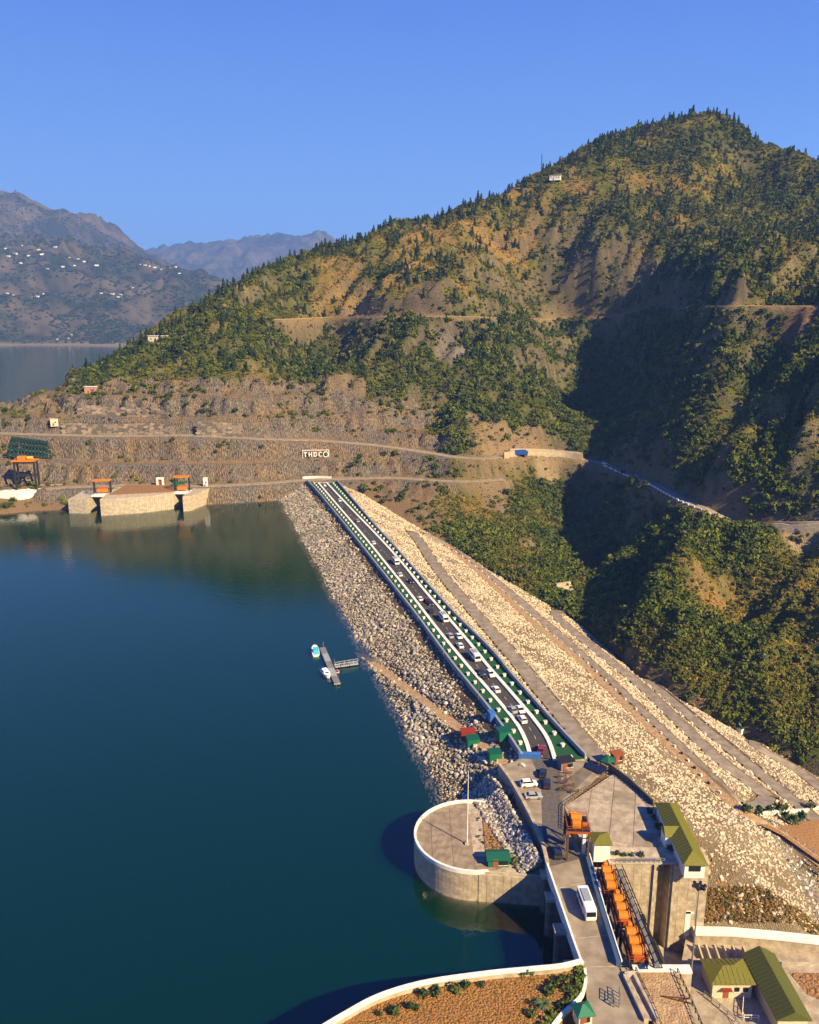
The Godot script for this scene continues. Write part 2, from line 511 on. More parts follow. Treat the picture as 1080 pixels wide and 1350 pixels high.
func materials() -> void:
	var g0 := grain(0.012, Color(0.86, 0.85, 0.82), Color(1, 1, 1), 5, 512, 2)
	var g1 := grain(0.012, Color(0.76, 0.74, 0.71), Color(1, 1, 1), 6, 512, 3)
	var g2 := grain(0.03, Color(0.80, 0.785, 0.76), Color(1, 1, 1), 5, 512, 9)
	var g3 := grain(0.09, Color(0.60, 0.58, 0.55), Color(1, 1, 1), 3, 512, 21)
	var b1 := relief(0.03, 6.0)
	var b2 := relief(0.06, 9.0, 5, 512, 11)
	mat("concrete", 0.47, 0.40, 0.29, 0.9, g1, 0.06, b1, 0.3)
	mat("apron_concrete", 0.42, 0.36, 0.265, 0.9, g1, 0.035, b1, 0.3)
	mat("pale_concrete", 0.50, 0.44, 0.33, 0.9, g1, 0.05, b1, 0.3)
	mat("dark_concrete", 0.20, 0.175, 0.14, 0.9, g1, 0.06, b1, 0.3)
	mat("asphalt", 0.062, 0.058, 0.056, 0.9, g2, 0.05)
	mat("berm_grey", 0.30, 0.26, 0.20, 0.92, g1, 0.03)
	mat("asphalt_worn", 0.12, 0.11, 0.10, 0.9, g2, 0.05)
	mat("old_earth_slab", 0.31, 0.25, 0.175, 0.92, g1, 0.05, b1, 0.3)
	mat("shadow_blue", 0.012, 0.016, 0.05, 0.25)  # dark blue of the shadow by the gazebo, put into the colour
	mat("pink_wall", 0.55, 0.27, 0.19, 0.85, g2, 0.2)
	mat("yellow_paint", 0.70, 0.42, 0.03, 0.5, g2, 0.4)
	mat("old_asphalt", 0.19, 0.165, 0.13, 0.92, g1, 0.03)
	mat("grey_road", 0.32, 0.275, 0.20, 0.92, g1, 0.03)
	mat("dirt", 0.46, 0.32, 0.175, 1.0, g1, 0.06, b2, 0.6)
	mat("red_earth", 0.40, 0.225, 0.095, 1.0, g3, 0.03, b2, 0.8)
	mat("dry_grass", 0.42, 0.22, 0.07, 1.0, g3, 0.05, b2, 1.0)
	mat("turf", 0.012, 0.085, 0.036, 0.95, g2, 0.1)
	mat("white_paint", 0.80, 0.78, 0.72, 0.7, g0, 0.08)
	mat("road_paint", 0.70, 0.69, 0.64, 0.8, g3, 0.1)
	mat("cream_wall", 0.66, 0.60, 0.44, 0.8, g2, 0.15)
	mat("olive_roof", 0.165, 0.165, 0.022, 0.55, g2, 0.12)
	mat("olive_roof_dark", 0.10, 0.115, 0.025, 0.55, g2, 0.12)
	mat("green_sheet", 0.012, 0.16, 0.085, 0.5, g2, 0.3)
	mat("green_roof", 0.008, 0.10, 0.062, 0.5, g2, 0.3)
	mat("red_sheet", 0.28, 0.035, 0.018, 0.6, g2, 0.3)
	mat("blue_sheet", 0.05, 0.17, 0.50, 0.6, g2, 0.3)
	mat("blue_tarp", 0.012, 0.07, 0.36, 0.7, g2, 0.5)
	mat("orange_paint", 0.62, 0.20, 0.012, 0.45, g2, 0.4)
	mat("orange_dark", 0.40, 0.085, 0.014, 0.5, g2, 0.4)
	mat("steel_dark", 0.022, 0.022, 0.026, 0.6, g2, 0.4)
	mat("steel_grey", 0.20, 0.20, 0.20, 0.5, g2, 0.4)
	mat("steel_blue", 0.055, 0.11, 0.20, 0.5, g2, 0.3)
	mat("rust", 0.13, 0.06, 0.028, 0.8, g2, 0.3)
	mat("black_paint", 0.015, 0.015, 0.016, 0.6)
	mat("tyre", 0.012, 0.012, 0.012, 0.85)
	mat("glass", 0.012, 0.016, 0.02, 0.08)
	mat("car_white", 0.72, 0.72, 0.70, 0.25)
	mat("car_dark", 0.02, 0.021, 0.025, 0.25)
	mat("car_silver", 0.32, 0.33, 0.34, 0.25)
	mat("car_red", 0.22, 0.012, 0.02, 0.25)
	mat("car_blue", 0.02, 0.05, 0.16, 0.25)
	mat("lamp_lens", 0.7, 0.7, 0.66, 0.1)
	mat("boat_white", 0.76, 0.77, 0.76, 0.3)
	mat("boat_teal", 0.05, 0.42, 0.50, 0.4)
	mat("pontoon", 0.30, 0.34, 0.38, 0.6, g2, 0.4)
	mat("brick_red", 0.30, 0.09, 0.04, 0.9, g2, 0.3)
	mat("bark", 0.09, 0.06, 0.04, 0.95)
	mat("net_green", 0.006, 0.045, 0.032, 0.8, g3, 0.3)
	for k in ["car_white", "car_dark", "car_silver", "car_red", "car_blue"]:
		M[k].clearcoat_enabled = true
		M[k].clearcoat_roughness = 0.1
	for k in [["leaf", 0.8], ["pine", 0.85], ["rock", 0.92]]:
		var m := mat(k[0], 1, 1, 1, k[1])
		m.vertex_color_use_as_albedo = true
		m.metallic_specular = 0.25
	M["leaf"].backlight_enabled = true
	M["leaf"].backlight = Color(0.25, 0.28, 0.1)
	var gm := mat("ground", 1, 1, 1, 0.97, grain(0.05, Color(0.58, 0.56, 0.52), Color(1, 1, 1), 5, 1024, 33), 0.03, relief(0.03, 20.0, 6, 1024, 8), 1.6)
	gm.vertex_color_use_as_albedo = true
	var rk := mat("rock_face", 1, 1, 1, 0.97, grain(0.02, Color(0.16, 0.15, 0.145), Color(1, 1, 1), 6, 1024, 63), 0.02, relief(0.02, 26.0, 6, 1024, 64), 2.2)
	rk.uv1_scale = Vector3(0.05, 0.012, 0.05)
	rk.vertex_color_use_as_albedo = true
	var fm := mat("far_ground", 1, 1, 1, 1.0, grain(0.05, Color(0.45, 0.45, 0.45), Color(1, 1, 1), 5, 1024, 35), 0.0035)
	fm.vertex_color_use_as_albedo = true
	var rm := mat("rubble", 1, 1, 1, 0.95, grain(0.12, Color(0.35, 0.33, 0.3), Color(1, 1, 1), 3, 512, 41, FastNoiseLite.TYPE_CELLULAR), 0.06, relief(0.09, 16.0, 3, 512, 17), 1.0)
	rm.vertex_color_use_as_albedo = true
	var wm := mat("lake", 0.0005, 0.018, 0.008, 0.07, null, 0.012, relief(0.02, 1.6, 5, 1024, 77), 0.4)
	wm.metallic_specular = 0.5
	wm.transparency = BaseMaterial3D.TRANSPARENCY_ALPHA
	wm.albedo_color.a = 0.35

# ---------------------------------------------------------------- hill
const CONTACT := [-40, 161, 51.4, 136.2, 75.1, 119.6, 90.4, 108.7, 114.2, 97.9, 174.4, 98.6, 210.2, 84.8, 240.7, 69.7, 303.3, 41.8, 363.3, 12.2]
func hill_smooth(x: float, f: float) -> float:
	var a := x / 100.0
	var b := f / 100.0
	var s: float = HILL_PLANE[0] + HILL_PLANE[1] * a + HILL_PLANE[2] * b
	for i in range(0, HILL_POINTS.size(), 3):
		var dx: float = a - HILL_POINTS[i]
		var dz: float = b - HILL_POINTS[i + 1]
		var r2 := dx * dx + dz * dz
		if r2 > 1e-9:
			s += 0.5 * r2 * log(r2) * HILL_POINTS[i + 2]
	return s

var MAIN_ROAD := PackedVector3Array([Vector3(-332.91, 42.35, -578.00), Vector3(-284.12, 40.01, -575.00), Vector3(-233.17, 39.01, -572.00), Vector3(-194.42, 38.24, -573.50), Vector3(-152.35, 38.63, -573.50), Vector3(-103.31, 35.52, -578.00), Vector3(-64.93, 32.49, -590.00), Vector3(-21.74, 28.46, -591.50), Vector3(10.78, 24.84, -585.50), Vector3(31.80, 23.25, -575.00), Vector3(52.86, 22.60, -573.50), Vector3(70.09, 22.52, -585.50), Vector3(100.03, 19.52, -603.50), Vector3(127.33, 17.16, -600.50), Vector3(142.09, 14.34, -591.50), Vector3(153.23, 11.27, -570.50), Vector3(154.66, 16.09, -512.00), Vector3(157.39, 16.96, -468.50), Vector3(163.44, 16.30, -447.50), Vector3(172.38, 13.02, -437.00), Vector3(182.57, 12.97, -422.00), Vector3(205.22, 17.54, -404.00), Vector3(225.04, 19.74, -392.00)])
var LOWER_ROAD := PackedVector3Array([Vector3(-236.83, 10.00, -530.61), Vector3(-219.84, 10.00, -537.69), Vector3(-175.61, 10.00, -540.08), Vector3(-135.47, 10.00, -540.08), Vector3(-101.64, 10.00, -547.40), Vector3(-70.11, 10.00, -560.02), Vector3(-36.68, 10.00, -565.23), Vector3(-10.50, 10.00, -566.55), Vector3(30.89, 10.00, -554.91), Vector3(65.21, 10.00, -562.62)])
var HIGH_ROAD := PackedVector3Array([Vector3(-130.74, 114.35, -702.50), Vector3(-119.53, 114.63, -710.00), Vector3(-80.24, 115.91, -755.00), Vector3(-53.06, 117.11, -749.00), Vector3(-25.41, 117.12, -717.50), Vector3(12.44, 117.20, -702.50), Vector3(49.97, 117.28, -705.50), Vector3(91.01, 115.73, -734.00), Vector3(136.48, 113.91, -810.50), Vector3(175.07, 116.25, -791.00), Vector3(205.71, 120.78, -750.50), Vector3(215.88, 124.18, -669.50), Vector3(214.11, 125.97, -591.50), Vector3(239.84, 125.87, -578.00), Vector3(268.41, 125.91, -563.00)])
var BENCHES := [PackedVector3Array([Vector3(-257.44, 25.99, -558.50), Vector3(-231.17, 24.13, -557.00), Vector3(-199.98, 22.51, -555.50), Vector3(-148.77, 22.18, -555.50), Vector3(-103.94, 21.32, -563.00), Vector3(-74.23, 21.55, -575.00)]), PackedVector3Array([Vector3(-252.95, 51.51, -591.50), Vector3(-208.44, 50.56, -587.00), Vector3(-173.52, 47.93, -585.50), Vector3(-128.38, 49.32, -587.00), Vector3(-101.83, 44.43, -587.00)]), PackedVector3Array([Vector3(-219.05, 63.42, -605.00), Vector3(-176.11, 63.31, -608.00), Vector3(-131.49, 62.07, -605.00), Vector3(-98.61, 56.37, -603.50)])]
var SCARS := [[Vector3(62.51, 33.22, -593.00), 26.0, Vector3(0.33, 0.24, 0.14)], [Vector3(45.00, 43.17, -617.00), 14.0, Vector3(0.30, 0.23, 0.14)], [Vector3(89.27, 28.08, -608.00), 16.0, Vector3(0.34, 0.25, 0.15)], [Vector3(30.38, 91.65, -680.00), 16.0, Vector3(0.24, 0.21, 0.17)], [Vector3(43.63, 86.76, -677.00), 10.0, Vector3(0.27, 0.24, 0.20)], [Vector3(-46.66, 125.80, -755.00), 20.0, Vector3(0.42, 0.29, 0.14)], [Vector3(12.60, 128.54, -714.50), 22.0, Vector3(0.17, 0.14, 0.10)], [Vector3(-48.37, 62.30, -629.00), 20.0, Vector3(0.24, 0.19, 0.12)], [Vector3(-115.81, 63.74, -609.50), 22.0, Vector3(0.26, 0.20, 0.13)], [Vector3(-151.24, 116.12, -711.50), 9.0, Vector3(0.40, 0.26, 0.12)], [Vector3(99.48, 15.10, -599.00), 14.0, Vector3(0.42, 0.33, 0.20)], [Vector3(196.07, 14.57, -404.00), 14.0, Vector3(0.42, 0.33, 0.20)], [Vector3(73.94, -20.53, -504.50), 12.0, Vector3(0.26, 0.19, 0.11)], [Vector3(10.09, 5.40, -542.00), 12.0, Vector3(0.28, 0.18, 0.09)], [Vector3(56.24, -0.54, -548.00), 14.0, Vector3(0.26, 0.20, 0.13)], [Vector3(257.07, 114.38, -557.00), 14.0, Vector3(0.24, 0.15, 0.08)]]
var DRY := [[Vector3(-13.31, 147.87, -759.50), 70.0, 0.75], [Vector3(41.33, 175.38, -792.50), 70.0, 0.7], [Vector3(112.44, 195.28, -866.00), 60.0, 0.75], [Vector3(-69.46, 148.69, -792.50), 50.0, 0.5], [Vector3(167.41, 240.14, -890.00), 60.0, 0.55], [Vector3(218.78, 62.23, -461.00), 42.0, 0.75], [Vector3(187.64, 46.29, -458.00), 30.0, 0.55], [Vector3(145.12, -6.53, -378.50), 22.0, 0.5], [Vector3(173.42, -11.22, -351.50), 26.0, 0.5], [Vector3(182.68, 146.12, -800.00), 40.0, 0.45], [Vector3(339.08, 256.04, -905.00), 50.0, 0.5], [Vector3(-164.04, 88.17, -654.50), 30.0, 0.35], [Vector3(84.26, -5.11, -564.50), 30.0, 0.3], [Vector3(74.93, 202.18, -867.50), 50.0, 0.5], [Vector3(269.00, 195.95, -798.50), 55.0, 0.45], [Vector3(282.71, 174.68, -693.50), 50.0, 0.5], [Vector3(290.16, 149.70, -638.00), 40.0, 0.4], [Vector3(255.15, 246.19, -879.50), 50.0, 0.4], [Vector3(59.40, -11.43, -527.00), 22.0, 0.8], [Vector3(73.17, -21.38, -482.00), 16.0, 0.8], [Vector3(140.15, -0.32, -381.50), 20.0, 0.9], [Vector3(121.83, -14.97, -333.50), 16.0, 0.9], [Vector3(153.85, -19.30, -327.50), 22.0, 0.9], [Vector3(186.31, 1.86, -375.50), 24.0, 0.8], [Vector3(29.73, -1.91, -530.00), 16.0, 0.7]]
var LUSH := [[Vector3(65.90, 70.99, -665.00), 60.0, 0.6], [Vector3(159.03, 64.31, -735.50), 70.0, 0.8], [Vector3(190.47, 85.01, -624.50), 60.0, 0.8], [Vector3(168.62, 44.34, -596.00), 50.0, 0.8], [Vector3(-70.21, 73.16, -710.00), 24.0, 0.8], [Vector3(138.25, 143.78, -828.50), 35.0, 0.7], [Vector3(131.76, -12.63, -432.50), 50.0, 0.9], [Vector3(108.69, -26.08, -522.50), 35.0, 0.6], [Vector3(12.15, 92.74, -680.00), 40.0, 0.4], [Vector3(198.51, 30.68, -426.50), 35.0, 0.7], [Vector3(-210.71, 78.11, -633.50), 40.0, 0.5], [Vector3(144.87, -16.46, -338.00), 25.0, 0.8], [Vector3(45.43, -13.55, -480.50), 30.0, 0.6]]

func dryness(x: float, f: float) -> float:
	var d := 0.0
	for b in DRY:
		var q := Vector2(x - b[0].x, f + b[0].z)
		d += b[2] * exp(-q.length_squared() / (b[1] * b[1]))
	for b in LUSH:
		var q := Vector2(x - b[0].x, f + b[0].z)
		d -= b[2] * exp(-q.length_squared() / (b[1] * b[1]))
	return d * 0.55

var patch := FastNoiseLite.new()
var fine := FastNoiseLite.new()
var streak := FastNoiseLite.new()

# 1 in the cut rock faces above the far end of the dam
func cut_rock(x: float, f: float, y: float) -> float:
	var k := 1.0 - smoothstep(62.0, 80.0, y + 9.0 * patch.get_noise_2d(x * 2.0, f * 2.0) + maxf(0.0, x + 90.0) * 0.22)
	k *= 1.0 - smoothstep(10.0, 42.0, x + 12.0 * patch.get_noise_2d(f * 2.0, x * 2.0))
	return k

func build_hill() -> void:
	patch.frequency = 1.0 / 55.0; patch.fractal_octaves = 4; patch.seed = 12
	fine.frequency = 1.0 / 9.0; fine.fractal_octaves = 3; fine.seed = 4
	streak.frequency = 1.0 / 6.0; streak.fractal_octaves = 4; streak.seed = 19
	var ridges := FastNoiseLite.new()
	ridges.frequency = 1.0 / 120.0; ridges.fractal_type = FastNoiseLite.FRACTAL_RIDGED; ridges.fractal_octaves = 4; ridges.seed = 5
	var mid := FastNoiseLite.new()
	mid.frequency = 1.0 / 32.0; mid.fractal_octaves = 4; mid.seed = 8
	var coarse := 12.5
	var s := 5
	var cx := 82
	var cf := 88
	var im := Image.create(cx, cf, false, Image.FORMAT_RF)
	for j in cf:
		for i in cx:
			im.set_pixel(i, j, Color(hill_smooth(-430.0 + i * coarse, 225.0 + j * coarse), 0, 0))
	im.resize(cx * s, cf * s, Image.INTERPOLATE_CUBIC)
	var data := im.get_data().to_float32_array()
	hill = Field.new()
	hill.setup(-430.0 + (0.5 / s - 0.5) * coarse, 225.0 + (0.5 / s - 0.5) * coarse, coarse / s, cx * s, cf * s)
	for j in hill.nf:
		var f := hill.f0 + j * hill.c
		for i in hill.nx:
			var x := hill.x0 + i * hill.c
			var y: float = data[j * hill.nx + i]
			var ap := frame_of(x, f)
			var above := y - (6.0 if x < -20.0 or ap.y < 5.0 else down_plane(x, f) if f < 520.0 else maxf(down_plane(x, f), 0.0))
			var k := clampf(above / 30.0, 0.0, 1.0)
			var cut := cut_rock(x, f, y)
			k *= (1.0 - 0.75 * cut) * (1.0 - 0.8 * smoothstep(150.0, 280.0, y))
			y += k * (17.0 * (ridges.get_noise_2d((x * 0.69 - f * 0.72) * 1.6, (x * 0.72 + f * 0.69) * 0.45) - 0.1) + 6.0 * mid.get_noise_2d(x, f))
			y += clampf(above / 8.0, 0.0, 1.0) * (0.9 * fine.get_noise_2d(x, f) + 5.0 * cut * streak.get_noise_2d(x * 0.9, f * 0.3))
			if cut > 0.0 and y > 9.0 and y < 80.0:
				var tt := (y - 10.0) / 13.0
				var fr := tt - floorf(tt)
				var bench := (floorf(tt) + smoothstep(0.38, 1.0, fr)) * 13.0 + 10.0
				y = lerpf(y, bench, cut * 0.9)
			if ap.x < 362.0 and ap.y > -30.0 and f < 560.0:
				var edge := lookup(CONTACT, ap.x)
				if ap.y < edge - 1.0: y = minf(y, down_plane(x, f) - 2.0 - 0.4 * (edge - ap.y))
			hill.h[j * hill.nx + i] = y
	for b in BENCHES: hill.carve(along(b, 6.0), 1.6, 4.0)
	hill.carve(along(MAIN_ROAD, 6.0), 4.6, 6.0)
	hill.carve(along(HIGH_ROAD, 6.0), 3.4, 7.0)
	hill.carve(along(LOWER_ROAD, 6.0), 4.5, 5.0)
	var st := begin()
	for j in hill.nf:
		var f := hill.f0 + j * hill.c
		for i in hill.nx:
			var x := hill.x0 + i * hill.c
			var y := hill.h[j * hill.nx + i]
			var nrm := hill.normal(x, f)
			var n := patch.get_noise_2d(x, f)
			var q := fine.get_noise_2d(x, f)
			var dry := clampf(0.12 + 0.75 * n + 0.5 * q + dryness(x, f), 0.0, 1.0)
			var c := Vector3(0.070, 0.095, 0.014).lerp(Vector3(0.165, 0.175, 0.024), clampf(dry * 2.0, 0, 1)).lerp(Vector3(0.38, 0.24, 0.068), clampf(dry * 2.0 - 1.0, 0, 1))
			var rock := smoothstep(0.62, 0.44, nrm.y + 0.10 * q)
			var tone := 0.5 + 0.5 * streak.get_noise_2d(x * 1.6, y * 0.35)
			var stone_color := Vector3(0.075, 0.064, 0.05).lerp(Vector3(0.33, 0.265, 0.18), clampf(0.5 + 1.7 * (tone - 0.5) + 0.35 * n, 0, 1))
			c = c.lerp(stone_color, rock * 0.75)
			var cut := cut_rock(x, f, y)
			if cut > 0.0:
				var ledge := smoothstep(0.80, 0.93, nrm.y + 0.08 * q)
				var face := stone_color.lerp(Vector3(0.27, 0.17, 0.085), clampf(0.1 + 1.5 * patch.get_noise_2d(x * 1.6, y * 3.0), 0.0, 0.7))
				c = c.lerp(face.lerp(Vector3(0.33, 0.225, 0.115), ledge), cut)
			for b in SCARS:
				var w: float = 1.0 - smoothstep(0.6, 1.0, Vector2(x - b[0].x, f + b[0].z).length() / b[1] + 0.45 * q + 0.4 * n)
				if w > 0.0:
					var sc: Vector3 = b[2]
					c = c.lerp(sc * (0.7 + 0.6 * tone), w)
			var rd := hill.dist[j * hill.nx + i]
			if rd < 4.0:
				c = c.lerp(Vector3(0.36, 0.26, 0.145), (1.0 - smoothstep(0.0, 4.0, rd + 3.0 * q)) * 0.8)
			st.set_normal(nrm)
			st.set_color(Color(c.x, c.y, c.z))
			st.add_vertex(Vector3(x, y, -f))
	var bare_index := PackedInt32Array()
	for j in hill.nf - 1:
		for i in hill.nx - 1:
			var a := j * hill.nx + i
			if maxf(hill.h[a], hill.h[a + hill.nx + 1]) < -75.0: continue
			var fx := hill.x0 + i * hill.c
			var ff := hill.f0 + j * hill.c
			var ap := frame_of(fx, ff)
			if ap.x < 330.0 and ap.y < 20.0 and ff < 480.0: continue
			var bare := cut_rock(fx, ff, hill.h[a]) > 0.45 and hill.normal(fx, ff).y < 0.90
			for k in [a, a + hill.nx, a + 1, a + 1, a + hill.nx, a + hill.nx + 1]:
				if bare: bare_index.append(k)
				else: st.add_index(k)
	var rf := begin()
	for k in bare_index:
		var rx := hill.x0 + (k % hill.nx) * hill.c
		var rr := hill.f0 + (k / hill.nx) * hill.c
		var tone := patch.get_noise_2d(rx * 1.7, rr * 1.7 + hill.h[k] * 2.0)
		var rc := Vector3(0.40, 0.355, 0.29).lerp(Vector3(0.54, 0.39, 0.22), clampf(0.35 + 1.4 * tone, 0, 1))
		rf.set_normal(hill.normal(rx, rr))
		rf.set_color(Color(rc.x, rc.y, rc.z))
		rf.add_vertex(Vector3(rx, hill.h[k], -rr))
	var slope := tag(obj("hillside", st, M.ground, null, true), "steep brown and green hillside rising above the dam", "hill", "", "structure")
	obj("rock_face", rf, M.rock_face, slope, true)
	var roads := [["hill_road", MAIN_ROAD, 7.2, "grey_road"], ["upper_road", HIGH_ROAD, 4.6, "dirt"], ["abutment_road", LOWER_ROAD, 6.5, "grey_road"]]
	for r in roads:
		var sr := begin()
		ribbon(sr, along(r[1], 5.0), r[2], 0.32, 0.6)
		tag(obj(r[0], sr, M[r[3]]), "", "", "", "structure")

# ---------------------------------------------------------------- dam
var CREST_L := PackedVector3Array([Vector3(-69.50, 10.00, -554.91), Vector3(-57.76, 10.00, -516.98), Vector3(-32.62, 10.00, -427.97), Vector3(-13.69, 10.00, -359.41), Vector3(1.18, 10.00, -305.41), Vector3(7.38, 10.00, -281.52), Vector3(13.83, 10.00, -256.53), Vector3(18.87, 10.00, -238.95), Vector3(23.33, 10.00, -223.41), Vector3(27.53, 10.00, -206.25), Vector3(29.45, 10.00, -197.19)])
var KERB_L := PackedVector3Array([Vector3(-61.25, 10.00, -549.88), Vector3(-49.06, 10.00, -506.12), Vector3(-24.95, 10.00, -420.34), Vector3(-10.07, 10.00, -365.09), Vector3(0.00, 10.00, -327.53), Vector3(10.31, 10.00, -287.35), Vector3(18.43, 10.00, -257.75), Vector3(25.98, 10.00, -232.20), Vector3(30.25, 10.00, -216.52), Vector3(31.67, 10.00, -206.25), Vector3(31.80, 10.00, -198.33)])
var KERB_R := PackedVector3Array([Vector3(-55.63, 10.00, -549.88), Vector3(-34.85, 10.00, -477.89), Vector3(-17.82, 10.00, -420.34), Vector3(-4.61, 10.00, -373.33), Vector3(5.43, 10.00, -333.29), Vector3(12.70, 10.00, -306.24), Vector3(20.90, 10.00, -275.21), Vector3(25.59, 10.00, -255.93), Vector3(31.68, 10.00, -233.73), Vector3(36.09, 10.00, -216.52), Vector3(37.88, 10.00, -206.25), Vector3(38.02, 10.00, -196.06)])
var CREST_R := PackedVector3Array([Vector3(-49.42, 10.00, -554.91), Vector3(-21.34, 10.00, -445.70), Vector3(-8.27, 10.00, -397.55), Vector3(7.14, 10.00, -339.23), Vector3(17.46, 10.00, -301.31), Vector3(28.11, 10.00, -266.54), Vector3(32.76, 10.00, -246.61), Vector3(40.62, 10.00, -216.52), Vector3(46.17, 10.00, -197.19)])
var RAMP := PackedVector3Array([Vector3(-19.46, -1.46, -293.11), Vector3(-13.80, -0.21, -281.95), Vector3(-5.19, 1.53, -263.58), Vector3(4.81, 3.63, -242.42), Vector3(13.40, 5.48, -223.64), Vector3(20.94, 7.24, -208.29), Vector3(25.61, 8.23, -197.94)])
var BERM_1 := PackedVector3Array([Vector3(1.32, -2.17, -468.17), Vector3(5.48, -1.51, -446.45), Vector3(12.98, 1.82, -389.83), Vector3(20.94, 3.32, -346.57), Vector3(33.93, 5.06, -285.60), Vector3(42.63, 6.78, -239.22), Vector3(48.03, 7.45, -212.93), Vector3(50.72, 8.10, -199.30)])
var TRACK := PackedVector3Array([Vector3(20.37, -11.69, -479.06), Vector3(39.79, -12.96, -416.83), Vector3(54.74, -12.23, -353.83), Vector3(69.48, -13.18, -308.24), Vector3(78.07, -11.02, -260.38), Vector3(85.78, -10.85, -228.54), Vector3(91.32, -10.08, -205.18), Vector3(99.50, -11.98, -195.92), Vector3(104.77, -12.22, -184.06)])
var BERM_2 := PackedVector3Array([Vector3(9.11, -7.30, -483.56), Vector3(26.59, -13.18, -468.12), Vector3(47.41, -15.81, -412.91), Vector3(58.01, -16.19, -375.97), Vector3(69.25, -16.14, -333.62), Vector3(77.03, -14.74, -294.93), Vector3(82.90, -13.23, -261.33), Vector3(88.29, -12.74, -235.73), Vector3(90.76, -11.51, -217.22), Vector3(94.08, -12.16, -211.31), Vector3(101.65, -16.00, -215.69), Vector3(110.42, -21.54, -229.00)])
var BERM_3 := PackedVector3Array([Vector3(110.42, -21.54, -229.00), Vector3(107.06, -21.04, -236.66), Vector3(102.02, -20.20, -248.97), Vector3(97.96, -21.30, -274.88), Vector3(93.23, -24.20, -314.19), Vector3(82.89, -23.80, -348.27), Vector3(74.92, -23.71, -377.44), Vector3(73.23, -25.01, -395.15), Vector3(80.26, -30.50, -416.35), Vector3(86.26, -33.51, -419.81)])
var BERM_4 := PackedVector3Array([Vector3(86.26, -33.51, -419.81), Vector3(94.01, -33.13, -387.10), Vector3(98.45, -31.43, -355.64), Vector3(106.32, -28.00, -299.76), Vector3(114.01, -27.21, -265.06), Vector3(119.53, -27.36, -244.65), Vector3(122.74, -26.98, -230.05), Vector3(123.80, -25.83, -217.92)])
var BERM_5 := PackedVector3Array([Vector3(146.73, -41.08, -261.41), Vector3(143.59, -41.41, -276.80), Vector3(134.72, -38.40, -284.55), Vector3(132.20, -37.81, -289.12), Vector3(140.80, -43.41, -303.85), Vector3(150.04, -47.48, -304.49), Vector3(162.07, -51.00, -290.56)])

